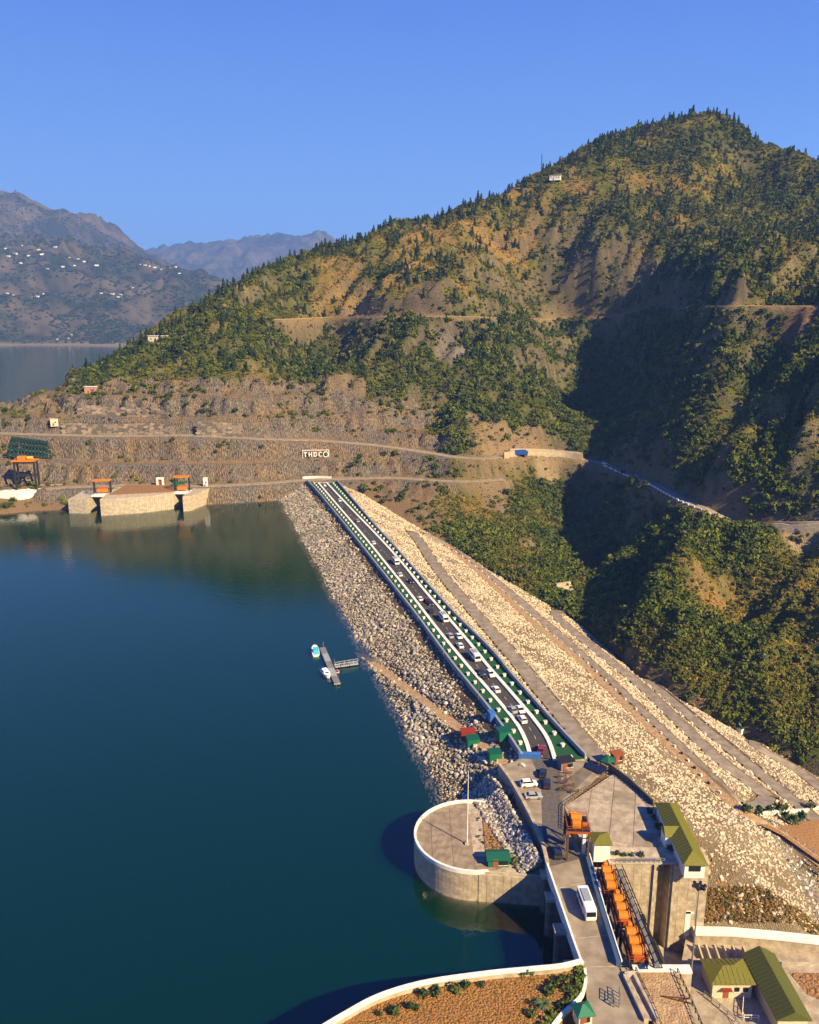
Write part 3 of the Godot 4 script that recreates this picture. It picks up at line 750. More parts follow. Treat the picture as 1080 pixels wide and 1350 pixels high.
func build_dam() -> void:
	face_down = Field.new()
	face_down.setup(-75.0, 120.0, 2.0, 142, 230)
	var n := FastNoiseLite.new()
	n.frequency = 1.0 / 14.0; n.fractal_octaves = 3; n.seed = 44
	for j in face_down.nf:
		for i in face_down.nx:
			var x := face_down.x0 + i * face_down.c
			var f := face_down.f0 + j * face_down.c
			var y := minf(down_plane(x, f), 9.4) + 0.45 * n.get_noise_2d(x, f)
			if x > 58.0: y = minf(y, -6.4 + 0.60 * (f - 156.5))
			if f < 156.0: y = minf(y, -8.9)
			face_down.h[j * face_down.nx + i] = y
	for b in [BERM_1, BERM_2, BERM_3, BERM_4, BERM_5]: face_down.carve(along(b, 4.0), 2.7, 3.0)
	face_down.carve(along(TRACK, 4.0), 1.8, 2.5)
	var dam := thing("rockfill_dam", "long rockfill dam with stone faces and a road along its crest", "dam", Vector3.ZERO)
	var st := begin()
	var keep := func(x: float, f: float, y: float) -> bool:
		var ap := frame_of(x, f)
		return ap.y > minf(4.0, lookup(EDGE, ap.x) - 4.0) and (f > 157.5 or x > 61.0) and y > -70.0
	field_mesh(st, face_down, keep, func(x: float, f: float, y: float, rd: float) -> Color:
		var q := fine.get_noise_2d(x, f)
		var p := patch.get_noise_2d(x * 1.5, f * 1.5)
		var c := Vector3(0.56, 0.47, 0.32).lerp(Vector3(0.44, 0.34, 0.20), clampf(0.4 + 1.3 * p, 0, 1))
		if rd < 3.5: c = c.lerp(Vector3(0.40, 0.265, 0.12), (1.0 - smoothstep(0.5, 3.5, rd + 2.5 * q)) * 0.7)
		return Color(c.x, c.y, c.z))
	obj("downstream_face", st, M.rubble, dam, true)
	face_up = Field.new()
	face_up.setup(-150.0, 148.0, 1.6, 122, 275)
	for j in face_up.nf:
		for i in face_up.nx:
			var x := face_up.x0 + i * face_up.c
			var f := face_up.f0 + j * face_up.c
			var y := minf(up_plane(x, f), 9.6) + 0.5 * n.get_noise_2d(x, f)
			if f < 183.0 and x > 1.0: y = minf(y, 6.2)
			face_up.h[j * face_up.nx + i] = y
	face_up.carve(along(RAMP, 3.0), 1.7, 2.5)
	st = begin()
	var keep_up := func(x: float, f: float, y: float) -> bool:
		var ap := frame_of(x, f)
		return -ap.y > lookup(EDGL, ap.x) - 1.5 and y > -22.0 and f > 158.0
	field_mesh(st, face_up, keep_up, func(x: float, f: float, y: float, rd: float) -> Color:
		var q := fine.get_noise_2d(x, f)
		var c := Vector3(0.30, 0.25, 0.165).lerp(Vector3(0.22, 0.185, 0.12), clampf(0.5 + q, 0, 1))
		if y > 8.2: c = c.lerp(Vector3(0.36, 0.235, 0.135), 0.7)
		if rd < 3.0: c = c.lerp(Vector3(0.40, 0.27, 0.135), 1.0 - smoothstep(0.0, 3.0, rd + 2.0 * q))
		return Color(c.x, c.y, c.z))
	obj("upstream_face", st, M.rubble, dam, true)
	for r in [["berm_road", BERM_1, 5.0, "berm_grey"], ["berm_road", BERM_2, 4.6, "berm_grey"], ["berm_road", BERM_3, 4.6, "berm_grey"], ["berm_road", BERM_4, 4.2, "berm_grey"], ["berm_road", BERM_5, 4.2, "berm_grey"], ["dirt_track", TRACK, 3.4, "dirt"], ["boat_ramp", RAMP, 3.6, "dirt"]]:
		var sr := begin()
		ribbon(sr, along(r[1], 3.0), r[2], 0.14, 0.4)
		tag(obj(r[0], sr, M[r[3]]), "", "", "", "structure")
	# crest: body of the dam top, the green strips, kerbs and parapets
	var count := 150
	var a := spread(CREST_L, count)
	var b := spread(KERB_L, count)
	var c := spread(KERB_R, count)
	var d := spread(CREST_R, count)
	var core := begin()
	strip(core, a, d, -0.05, 6.0)
	obj("crest_core", core, M.concrete, dam)
	for pair in [[a, b, "lake"], [c, d, "valley"]]:
		var w := begin()
		strip(w, pair[0], pair[1], 0.14, 0.18)
		obj("green_walkway", w, M.turf, dam)
	for e in [[b, 0.75], [c, -0.75]]:
		var k := begin()
		var o := offset(e[0], 0.55)
		var o2 := offset(e[0], -0.55)
		strip(k, o2, o, 0.42, 0.5)
		obj("white_kerb", k, M.white_paint, dam)
	for e in [a, d]:
		var w := begin()
		wall(w, e, 0.45, 1.35, 0.9)
		obj("parapet", w, M.pontoon, dam)
		var cp := begin()
		strip(cp, offset(e, -0.32), offset(e, 0.32), 1.5, 0.15)
		obj("coping", cp, M.pontoon, dam)
	var rs := begin()
	strip(rs, b, c, 0.004, 0.0)
	tag(obj("crest_road", rs, M.asphalt), "", "", "", "structure")
	var lm := begin()
	var cl := mixed(b, c, 0.5)
	for i in range(1, cl.size() - 1, 2):
		var seg := PackedVector3Array([cl[i], cl[i].lerp(cl[i + 1], 0.8)])
		ribbon(lm, seg, 0.14, 0.012)
	tag(obj("lane_marking", lm, M.road_paint), "", "", "", "structure")

func field_mesh(st: SurfaceTool, fd: Field, keep: Callable, color: Callable) -> void:
	for j in fd.nf:
		for i in fd.nx:
			var x := fd.x0 + i * fd.c
			var f := fd.f0 + j * fd.c
			var y := fd.h[j * fd.nx + i]
			st.set_normal(fd.normal(x, f))
			st.set_color(color.call(x, f, y, fd.dist[j * fd.nx + i]))
			st.add_vertex(Vector3(x, y, -f))
	for j in fd.nf - 1:
		for i in fd.nx - 1:
			var a := j * fd.nx + i
			if not keep.call(fd.x0 + (i + 0.5) * fd.c, fd.f0 + (j + 0.5) * fd.c, fd.h[a]): continue
			for k in [a, a + fd.nx, a + 1, a + 1, a + fd.nx, a + fd.nx + 1]: st.add_index(k)

func build_lake() -> void:
	var st := begin()
	var pts := PackedVector3Array([Vector3(-1600, 0, -40), Vector3(22, 0, -100), Vector3(42, 0, -126), Vector3(42, 0, -156), Vector3(34, 0, -176), Vector3(34, 0, -197), Vector3(-58, 0, -562), Vector3(-20, 0, -620), Vector3(60, 0, -900), Vector3(60, 0, -4200), Vector3(-4200, 0, -4200), Vector3(-4200, 0, -40)])
	var p2 := PackedVector2Array()
	for p in pts: p2.append(Vector2(p.x, p.z))
	var t := Geometry2D.triangulate_polygon(p2)
	for k in range(0, t.size(), 3):
		var q := [p2[t[k]], p2[t[k + 1]], p2[t[k + 2]]]
		if (q[1] - q[0]).cross(q[2] - q[0]) < 0: q.reverse()
		for v in q:
			st.set_normal(Vector3.UP)
			st.add_vertex(Vector3(v.x, 0, v.y))
	# the water body: murky green-blue water that light sinks into, over a deep bed
	var deep := FogVolume.new()
	deep.name = "lake_depth"
	deep.shape = RenderingServer.FOG_VOLUME_SHAPE_BOX
	deep.size = Vector3(4300, 30, 4500)
	var mid := Vector2(AXIS_X, AXIS_Z) + ALONG * 2090.0 - ACROSS * 2162.0
	deep.position = Vector3(mid.x, -15.15, -mid.y)
	deep.rotation.y = atan2(ALONG.x, ALONG.y) * -1.0
	var dm := FogMaterial.new()
	dm.density = 0.30
	dm.albedo = col(0.002, 0.13, 0.046)
	deep.material = dm
	add_child(deep)
	tag(deep, "", "", "", "structure")
	var bed := begin()
	quad(bed, Vector3(-4200, -30.0, -4200), Vector3(60, -30.0, -4200), Vector3(36, -30.0, -40), Vector3(-4200, -30.0, -40))
	tag(obj("lake_bed", bed, M.dark_concrete), "", "", "", "structure")
	tag(obj("lake_water", st, M.lake, null, true), "calm dark teal reservoir water", "water", "", "structure")

# ---------------------------------------------------------------- far hills
const FAR := [
	[-1390, 0, 2885], [-1210, 0, 2885], [-990, 0, 2790], [-700, 0, 2760], [-1800, 0, 2850], [-2400, 0, 2850], [-300, 0, 2900], [0, 0, 2900], [400, 20, 2900],
	[-1390, -40, 2700], [-800, -40, 2650], [-2400, -40, 2650], [0, -40, 2700],
	[-2156, 469, 3900], [-1823, 436, 3900], [-1623, 411, 3900], [-1391, 356, 3900], [-1024, 268, 3900], [-822, 215, 3900], [-687, 168, 3900], [-400, 120, 3900], [0, 90, 3900],
	[-1700, 190, 3330], [-1300, 130, 3250], [-1100, 120, 3300], [-1500, 85, 3020], [-1290, 70, 3010],
	[-2000, 380, 4400], [-1300, 230, 4400], [-800, 120, 4400], [-200, 50, 4400],
	[-3064, 846, 5600], [-2590, 810, 5600], [-2308, 755, 5600], [-2074, 687, 5600], [-1842, 572, 5600], [-1611, 410, 5600], [-1448, 282, 5600], [-1185, 149, 5600], [-700, 90, 5600], [0, 80, 5600],
	[-2500, 500, 6600], [-1500, 150, 6600], [-600, 80, 6600],
	[-3060, 582, 9000], [-2581, 695, 9000], [-2188, 732, 9000], [-1874, 755, 9000], [-1560, 799, 9000], [-1286, 829, 9000], [-1051, 859, 9000], [-702, 784, 9000], [-470, 657, 9000], [200, 600, 9000],
	[-3000, 300, 10500], [-1200, 400, 10500], [200, 300, 10500], [-3000, 250, 7600], [-1200, 200, 7600], [0, 200, 7600]]
var far_hill: Field

func build_far_hills() -> void:
	far_hill = Field.new()
	far_hill.setup(-3300.0, 2700.0, 25.0, 148, 290)
	# smooth sheet through the points: weights from a linear system
	var n := FAR.size()
	var w := solve_sheet()
	var big := FastNoiseLite.new()
	big.frequency = 1.0 / 650.0; big.fractal_type = FastNoiseLite.FRACTAL_RIDGED; big.fractal_octaves = 5; big.seed = 2
	var step := 4
	var cx := 37
	var cf := 73
	var im := Image.create(cx, cf, false, Image.FORMAT_RF)
	for j in cf:
		for i in cx:
			var a := (-3300.0 + (i * step + 1.5) * 25.0) / 1000.0
			var b := (2700.0 + (j * step + 1.5) * 25.0) / 1000.0
			var s: float = w[n] + w[n + 1] * a + w[n + 2] * b
			for k in n:
				var r2 := pow(a - FAR[k][0] / 1000.0, 2) + pow(b - FAR[k][2] / 1000.0, 2)
				if r2 > 1e-9: s += 0.5 * r2 * log(r2) * w[k]
			im.set_pixel(i, j, Color(s, 0, 0))
	im.resize(cx * step, cf * step, Image.INTERPOLATE_CUBIC)
	var data := im.get_data().to_float32_array()
	var st := begin()
	for j in far_hill.nf:
		for i in far_hill.nx:
			var x := far_hill.x0 + i * 25.0
			var f := far_hill.f0 + j * 25.0
			var y: float = data[j * cx * step + i]
			var k := clampf((y - 5.0) / 120.0, 0.0, 1.0)
			y += k * (90.0 * (big.get_noise_2d(x, f) - 0.25) + 22.0 * patch.get_noise_2d(x * 0.4, f * 0.4))
			far_hill.h[j * far_hill.nx + i] = y
	for j in far_hill.nf:
		for i in far_hill.nx:
			var x := far_hill.x0 + i * 25.0
			var f := far_hill.f0 + j * 25.0
			var y := far_hill.h[j * far_hill.nx + i]
			var nrm := far_hill.normal(x, f)
			var d := clampf(0.42 + 0.9 * patch.get_noise_2d(x * 0.16, f * 0.16) + 0.9 * patch.get_noise_2d(x * 0.8, f * 0.8), 0, 1)
			var c := Vector3(0.030, 0.044, 0.018).lerp(Vector3(0.19, 0.15, 0.075), d)
			if y < 9.0: c = Vector3(0.30, 0.24, 0.15)
			st.set_normal(nrm)
			st.set_color(Color(c.x, c.y, c.z))
			st.add_vertex(Vector3(x, y, -f))
	for j in far_hill.nf - 1:
		for i in far_hill.nx - 1:
			var a := j * far_hill.nx + i
			for k in [a, a + far_hill.nx, a + 1, a + 1, a + far_hill.nx, a + far_hill.nx + 1]: st.add_index(k)
	tag(obj("far_hills", st, M.far_ground, null, true), "hazy blue mountain ridges beyond the lake", "hills", "", "structure")

func solve_sheet() -> PackedFloat64Array:
	var n := FAR.size()
	var m := n + 3
	var a := []
	for i in m:
		var row := PackedFloat64Array()
		row.resize(m + 1)
		a.append(row)
	for i in n:
		for j in n:
			var r2 := pow((FAR[i][0] - FAR[j][0]) / 1000.0, 2) + pow((FAR[i][2] - FAR[j][2]) / 1000.0, 2)
			a[i][j] = 0.5 * r2 * log(r2) if r2 > 1e-9 else 0.004
		a[i][n] = 1.0; a[i][n + 1] = FAR[i][0] / 1000.0; a[i][n + 2] = FAR[i][2] / 1000.0
		a[n][i] = 1.0; a[n + 1][i] = FAR[i][0] / 1000.0; a[n + 2][i] = FAR[i][2] / 1000.0
		a[i][m] = FAR[i][1]
	for c in m:
		var p := c
		for r in range(c, m):
			if absf(a[r][c]) > absf(a[p][c]): p = r
		var s = a[c]
		a[c] = a[p]; a[p] = s
		for r in range(c + 1, m):
			var k: float = a[r][c] / a[c][c]
			if k == 0.0: continue
			for q in range(c, m + 1): a[r][q] -= k * a[c][q]
	var out := PackedFloat64Array()
	out.resize(m)
	for c in range(m - 1, -1, -1):
		var s: float = a[c][m]
		for q in range(c + 1, m): s -= a[c][q] * out[q]
		out[c] = s / a[c][c]
	return out

# ---------------------------------------------------------------- stones
var stones := []

func rock_spot(x: float, y: float, f: float, s: float) -> Transform3D:
	var b := Basis.from_euler(Vector3(rng.randf_range(-0.5, 0.5), rng.randf() * TAU, rng.randf_range(-0.5, 0.5)))
	return Transform3D(b.scaled(Vector3.ONE), Vector3(x, y, -f)).scaled_local(Vector3(s * rng.randf_range(0.8, 1.3), s * rng.randf_range(0.7, 1.0), s * rng.randf_range(0.7, 1.1)))

func build_riprap() -> void:
	for k in 4: stones.append(stone(100 + k))
	var spots := [[], [], [], []]
	var cols := [[], [], [], []]
	var big := []
	# lake side
	for i in 52000:
		var a := rng.randf_range(-46.0, 384.0)
		var e := lookup(EDGL, a)
		var p := e + rng.randf_range(0.0, 24.0)
		var x := AXIS_X + ALONG.x * a - ACROSS.x * p
		var f := AXIS_Z + ALONG.y * a - ACROSS.y * p
		var y := face_up.at(x, f)
		if y < -1.6 or f < 158.5: continue
		if face_up.near_road(x, f) < 0.1: continue
		if Vector2(x - 14.5, f - 169.0).length() < 14.2: continue
		if x > 14.0 and f < 172.0 and x < 23.5: continue
		var n := patch.get_noise_2d(x * 2.2, f * 2.2)
		if y > 8.0 and a > 6.0 and rng.randf() < 0.85: continue
		var coarse := clampf(0.5 + 1.4 * n, 0, 1)
		if rng.randf() > 0.5 + 0.5 * coarse: continue
		var s := rng.randf_range(0.22, 0.42) + 0.55 * pow(rng.randf(), 3.5) * (0.5 + coarse)
		var g := pow(rng.randf(), 1.2)
		var c := Vector3(0.13, 0.115, 0.085).lerp(Vector3(0.50, 0.43, 0.31), g)
		var t := rock_spot(x, y + s * 0.15, f, s)
		if f < 250.0 and s > 0.68 and big.size() < 290 and y > 0.2:
			big.append([t, c])
			continue
		var k := rng.randi() % 4
		spots[k].append(t)
		cols[k].append(Color(c.x, c.y, c.z))
	for k in 4: many("riprap", stones[k], M.rock, spots[k], cols[k], "grey and tan broken stone covering the lake side of the dam", "stones")
	var tones := []
	for k in 5:
		var g := 0.16 + 0.09 * k
		tones.append(mat("boulder_%d" % k, g, g * 0.91, g * 0.73, 0.92))
	for e in big:
		var o := put_mesh("boulder", stones[rng.randi() % 4], tones[clampi(int((e[1].x - 0.13) / 0.085), 0, 4)])
		o.transform = e[0]
		tag(o, "large angular boulder in the stone facing on the lake side of the dam", "boulder", "boulders on the lake side of the dam")
	# valley side
	spots = [[], [], [], []]
	cols = [[], [], [], []]
	for i in 230000:
		var x := rng.randf_range(-50.0, 195.0)
		var f := rng.randf_range(152.0, 545.0)
		var ap := frame_of(x, f)
		if ap.y < lookup(EDGE, ap.x) + 0.5: continue
		if f < 157.0 and x < 64.0: continue
		var y := face_down.at(x, f)
		if f < 156.5 or y < -62.0 or y < hill.at(x, f) - 0.5 and f > 235.0 and ap.y > 24.0: continue
		if face_down.near_road(x, f) < 0.5: continue
		if ap.x < -80.0: continue
		var n := patch.get_noise_2d(x * 2.2 + 300.0, f * 2.2)
		if rng.randf() > 0.62 + 0.8 * n: continue
		var s := rng.randf_range(0.18, 0.36) + 0.4 * pow(rng.randf(), 4.0)
		var c := Vector3(0.34, 0.28, 0.185).lerp(Vector3(0.60, 0.51, 0.36), rng.randf())
		if x > 95.0 and f < 205.0: c = Vector3(0.10, 0.10, 0.09).lerp(Vector3(0.60, 0.57, 0.5), pow(rng.randf(), 2.0))
		var k := rng.randi() % 4
		spots[k].append(rock_spot(x, y + s * 0.1, f, s))
		cols[k].append(Color(c.x, c.y, c.z))
	var ws := []
	var wc := []
	for i in 60000:
		var x := rng.randf_range(-50.0, 195.0)
		var f := rng.randf_range(160.0, 545.0)
		var ap := frame_of(x, f)
		if ap.y < lookup(EDGE, ap.x) + 1.5: continue
		var y := face_down.at(x, f)
		if y < -62.0 or y < hill.at(x, f) - 0.5 and f > 235.0 and ap.y > 24.0: continue
		var rd := face_down.near_road(x, f)
		if rd < 0.6: continue
		var p := 0.55 * (1.0 - smoothstep(0.8, 4.0, rd)) + 0.9 * maxf(0.0, patch.get_noise_2d(x * 1.1 - 90.0, f * 1.1) - 0.22)
		if rng.randf() > p * 0.6: continue
		var s := rng.randf_range(0.2, 0.55)
		ws.append(Transform3D(Basis(Vector3.UP, rng.randf() * 6.0).scaled(Vector3(s * 1.4, s, s * 1.4)), Vector3(x, y + s * 0.3, -f)))
		var c := Vector3(0.42, 0.25, 0.075).lerp(Vector3(0.20, 0.18, 0.04), pow(rng.randf(), 1.5))
		wc.append(Color(c.x, c.y, c.z))
	many("rubble_weeds", leaves(777, 60, Vector3(1, 0.7, 1), 0.3), M.leaf, ws, wc, "dry orange weeds growing between the stones of the valley face", "weeds")
	for k in 4: many("rubble_stones", stones[k], M.rock, spots[k], cols[k], "pale rubble covering the valley side of the dam", "stones")
	# rubble heaped between the round platform and the road
	spots = [[]]
	cols = [[]]
	for i in 2600:
		var f := rng.randf_range(155.6, 193.0)
		var side := lerpf(21.0, 29.3, (193.0 - f) / 39.4)
		var x := rng.randf_range(16.0 + (182.0 - f) * 0.30, side - 0.5)
		if f > 182.0 and x < 14.0: continue
		var s := rng.randf_range(0.3, 0.75)
		var floor_y := 6.75 if f < 183.0 else face_up.at(x, f)
		spots[0].append(rock_spot(x, floor_y + maxf(0.0, 3.2 - (side - x) * 0.75) + rng.randf() * 0.3, f, s))
		var g := pow(rng.randf(), 1.4)
		var c := Vector3(0.12, 0.11, 0.09).lerp(Vector3(0.60, 0.53, 0.41), g)
		cols[0].append(Color(c.x, c.y, c.z))
	many("rubble_heap", stones[1], M.rock, spots[0], cols[0], "grey rubble heaped between the round platform and the road", "stones")

# ---------------------------------------------------------------- plants
var crowns := []
var pines := []
var trunk_mesh: ArrayMesh

func leaf_color(dry: float) -> Color:
	var g := Vector3(0.024, 0.046, 0.007).lerp(Vector3(0.125, 0.145, 0.018), pow(rng.randf(), 1.2)).lerp(Vector3(0.20, 0.14, 0.022), clampf(dry - 0.05, 0, 1) * rng.randf())
	return Color(g.x, g.y, g.z)

func build_plants() -> void:
	for k in 5: crowns.append(leaves(200 + k, 110, Vector3(1, 0.85, 1), 0.27))
	for k in 3: pines.append(leaves(300 + k, 170, Vector3(0.36, 0.5, 0.36), 0.11, 1.0, 0.3))
	var ts := begin()
	tube(ts, Vector3(0, -0.1, 0), Vector3(0, 0.8, 0), 0.035, 0.008, 6)
	ts.generate_normals()
	trunk_mesh = ts.commit()
	var spots := [[], [], [], [], []]
	var cols := [[], [], [], [], []]
	var pspots := [[], [], []]
	var pcols := [[], [], []]
	var clump := FastNoiseLite.new()
	clump.frequency = 1.0 / 26.0; clump.fractal_octaves = 3; clump.seed = 91
	var eye := Vector3(0, 125, 0)
	for i in 240000:
		var f := rng.randf_range(255.0, 1030.0)
		var x := rng.randf_range(-0.52, 0.54) * f
		if x < hill.x0 + 5.0 or x > hill.x0 + hill.nx * hill.c - 6.0: continue
		var y := hill.at(x, f)
		if y < 1.5 and x < 0.0: continue
		var ap := frame_of(x, f)
		if ap.x < 352.0 and ap.y < 8.0: continue
		if ap.y > 0.0 and y < down_plane(x, f) + 1.0: continue
		var nrm := hill.normal(x, f)
		if nrm.dot((eye - Vector3(x, y, -f)).normalized()) < -0.08: continue
		if hill.near_road(x, f) < 2.5: continue
		var dry := 0.24 + 0.75 * patch.get_noise_2d(x, f) + dryness(x, f)
		var density := clampf(0.92 - 0.62 * dry + 0.75 * clump.get_noise_2d(x, f), 0.16, 1.0)
		var cut := cut_rock(x, f, y)
		density *= 1.0 - 0.88 * cut
		if nrm.y < 0.55: density *= 0.5
		for b in SCARS:
			if Vector2(x - b[0].x, f + b[0].z).length() < b[1] * 0.8: density *= 0.15
		if rng.randf() > density: continue
		var lush := clampf(1.0 - dry, 0.0, 1.0)
		var s := rng.randf_range(0.55, 1.3) + 3.0 * lush * pow(rng.randf(), 3.0)
		if rng.randf() < 0.055 and y > 60.0 and cut < 0.1:
			var k := rng.randi() % 3
			var hgt := rng.randf_range(4.0, 8.5)
			pspots[k].append(Transform3D(Basis(Vector3.UP, rng.randf() * TAU).scaled(Vector3(hgt, hgt, hgt)), Vector3(x, y + hgt * 0.5 - 0.2, -f)))
			var g := rng.randf_range(0.7, 1.3)
			pcols[k].append(Color(0.026 * g, 0.046 * g, 0.012 * g))
			continue
		var k := rng.randi() % 5
		var b := Basis(Vector3.UP, rng.randf() * TAU).scaled(Vector3(s * rng.randf_range(0.8, 1.25), s * rng.randf_range(0.75, 1.25), s))
		spots[k].append(Transform3D(b, Vector3(x, y + s * 0.35, -f)))
		cols[k].append(leaf_color(dry))
	var tspots := []
	var tcols := []
	for i in 130000:
		var f := rng.randf_range(255.0, 1000.0)
		var x := rng.randf_range(-0.52, 0.54) * f
		if x < hill.x0 + 5.0 or x > hill.x0 + hill.nx * hill.c - 6.0: continue
		var y := hill.at(x, f)
		if y < 2.0 and x < 0.0: continue
		var ap := frame_of(x, f)
		if ap.x < 352.0 and ap.y < 8.0: continue
		if ap.y > 0.0 and y < down_plane(x, f) + 1.0: continue
		if hill.near_road(x, f) < 1.0: continue
		if rng.randf() < cut_rock(x, f, y) * 0.9: continue
		var dry := 0.26 + 0.75 * patch.get_noise_2d(x, f) + dryness(x, f)
		if rng.randf() > 0.35 + 0.6 * dry: continue
		var s := rng.randf_range(0.35, 0.9)
		tspots.append(Transform3D(Basis(Vector3.UP, rng.randf() * TAU).scaled(Vector3(s * 1.4, s * 0.8, s * 1.4)), Vector3(x, y + s * 0.2, -f)))
		var g := Vector3(0.105, 0.125, 0.018).lerp(Vector3(0.44, 0.27, 0.07), clampf(dry + rng.randf_range(-0.45, 0.35), 0, 1))
		tcols.append(Color(g.x, g.y, g.z))
	many("hillside_grass", crowns[4], M.leaf, tspots, tcols, "tufts of dry tan and olive grass on the hillside", "grass")
	for k in 5: many("hillside_scrub", crowns[k], M.leaf, spots[k], cols[k], "green and olive bushes and low trees covering the hillside", "bushes")
	for k in 3: many("hillside_pines", pines[k], M.pine, pspots[k], pcols[k], "dark pines scattered over the upper hillside", "trees")
	# pines along the skyline, each one a tree
	var line := PackedVector3Array([Vector3(-240.16, 78.35, -652.00), Vector3(-212.23, 96.51, -700.00), Vector3(-162.71, 133.56, -770.00), Vector3(-101.96, 166.02, -835.00), Vector3(-45.02, 186.93, -865.00), Vector3(15.34, 210.68, -890.00), Vector3(77.30, 224.84, -900.00), Vector3(124.56, 248.23, -912.00), Vector3(156.58, 260.34, -920.00), Vector3(199.43, 293.89, -945.00), Vector3(250.56, 306.33, -960.00), Vector3(297.54, 324.06, -985.00), Vector3(322.01, 327.87, -985.00), Vector3(357.35, 308.78, -965.00)])
	var pm := []
	for k in 3: pm.append(mat("pine_%d" % k, 0.014 + 0.006 * k, 0.030 + 0.008 * k, 0.010 + 0.003 * k, 0.85))
	var path := spread(line, 600)
	for i in 190:
		var q := path[clampi(int(rng.randf() * 600.0), 0, 600)]
		var x := q.x + rng.randf_range(-9, 9)
		var f := -q.z + rng.randf_range(-14, 9)
		var hgt := rng.randf_range(5.0, 9.0) + 3.0 * pow(rng.randf(), 3.0)
		var t := thing("pine_tree", "dark pine tree standing along the skyline of the big hill", "tree", Vector3(x, hill.at(x, f) - 0.3, -f), rng.randf() * TAU, "pines along the skyline")
		t.scale = Vector3(hgt * rng.randf_range(0.8, 1.1), hgt, hgt * rng.randf_range(0.8, 1.1))
		put_mesh("trunk", trunk_mesh, M.bark, t)
		var cr := put_mesh("crown", pines[i % 3], pm[i % 3], t)
		cr.position.y = 0.52
	# bushy trees near the water's edge and by the roads, each one a tree
	var lm := []
	for k in 4: lm.append(mat("bushy_leaf_%d" % k, 0.026 + 0.012 * k, 0.052 + 0.012 * k, 0.012 + 0.002 * k, 0.8))
	var near := PackedVector3Array([Vector3(-208.53, 64.35, -606.50), Vector3(-222.69, 59.63, -599.00), Vector3(-183.91, 62.85, -606.50), Vector3(-157.84, 65.55, -612.50), Vector3(-123.76, 52.68, -591.50), Vector3(-102.35, 27.71, -570.50), Vector3(45.01, 142.39, -732.50), Vector3(23.21, 41.48, -636.50), Vector3(-30.52, 4.35, -546.50), Vector3(-17.37, 0.21, -531.50), Vector3(-4.97, 2.12, -533.00), Vector3(7.29, -0.87, -519.50), Vector3(38.47, -7.88, -512.00), Vector3(52.14, -12.84, -503.00), Vector3(64.90, -17.79, -455.00), Vector3(78.59, -21.56, -432.50), Vector3(82.82, -25.95, -420.50), Vector3(122.70, -4.73, -383.00), Vector3(114.21, -15.53, -335.00), Vector3(125.29, -21.44, -327.50), Vector3(134.32, -27.42, -324.50), Vector3(144.56, -27.07, -318.50), Vector3(149.13, 4.29, -467.00), Vector3(149.15, 4.25, -573.50), Vector3(148.51, 8.10, -513.50)])
	for q in near:
		var s := rng.randf_range(2.0, 3.4)
		var t := thing("bushy_tree", "rounded dark green tree standing out from the scrub on the slope", "tree", Vector3(q.x, hill.at(q.x, -q.z) - 0.2, q.z), rng.randf() * TAU, "single bushy trees on the slope")
		t.scale = Vector3(s, s, s)
		var tk := put_mesh("trunk", trunk_mesh, M.bark, t)
		tk.scale = Vector3(3, 1, 3)
		var cr := put_mesh("crown", crowns[rng.randi() % 5], lm[rng.randi() % 4], t)
		cr.position.y = 0.95
	# far shore woods: specks of scrub
	var fs := []
	var fc := []
	for i in 26000:
		var f := rng.randf_range(2790.0, 5400.0)
		var x := -f * rng.randf_range(0.16, 0.56)
		var y := far_hill.at(x, f)
		if y < 6.0: continue
		if patch.get_noise_2d(x * 0.2, f * 0.2) + rng.randf_range(-0.45, 0.25) > 0.05: continue
		var s := rng.randf_range(3.0, 8.0)
		fs.append(Transform3D(Basis(Vector3.UP, rng.randf() * TAU).scaled(Vector3(s, s * 0.8, s)), Vector3(x, y + s * 0.3, -f)))
		var g := rng.randf_range(0.7, 1.4)
		fc.append(Color(0.03 * g, 0.05 * g, 0.018 * g))
	many("far_woods", crowns[0], M.leaf, fs, fc, "patchy woods on the mountains beyond the lake", "woods")

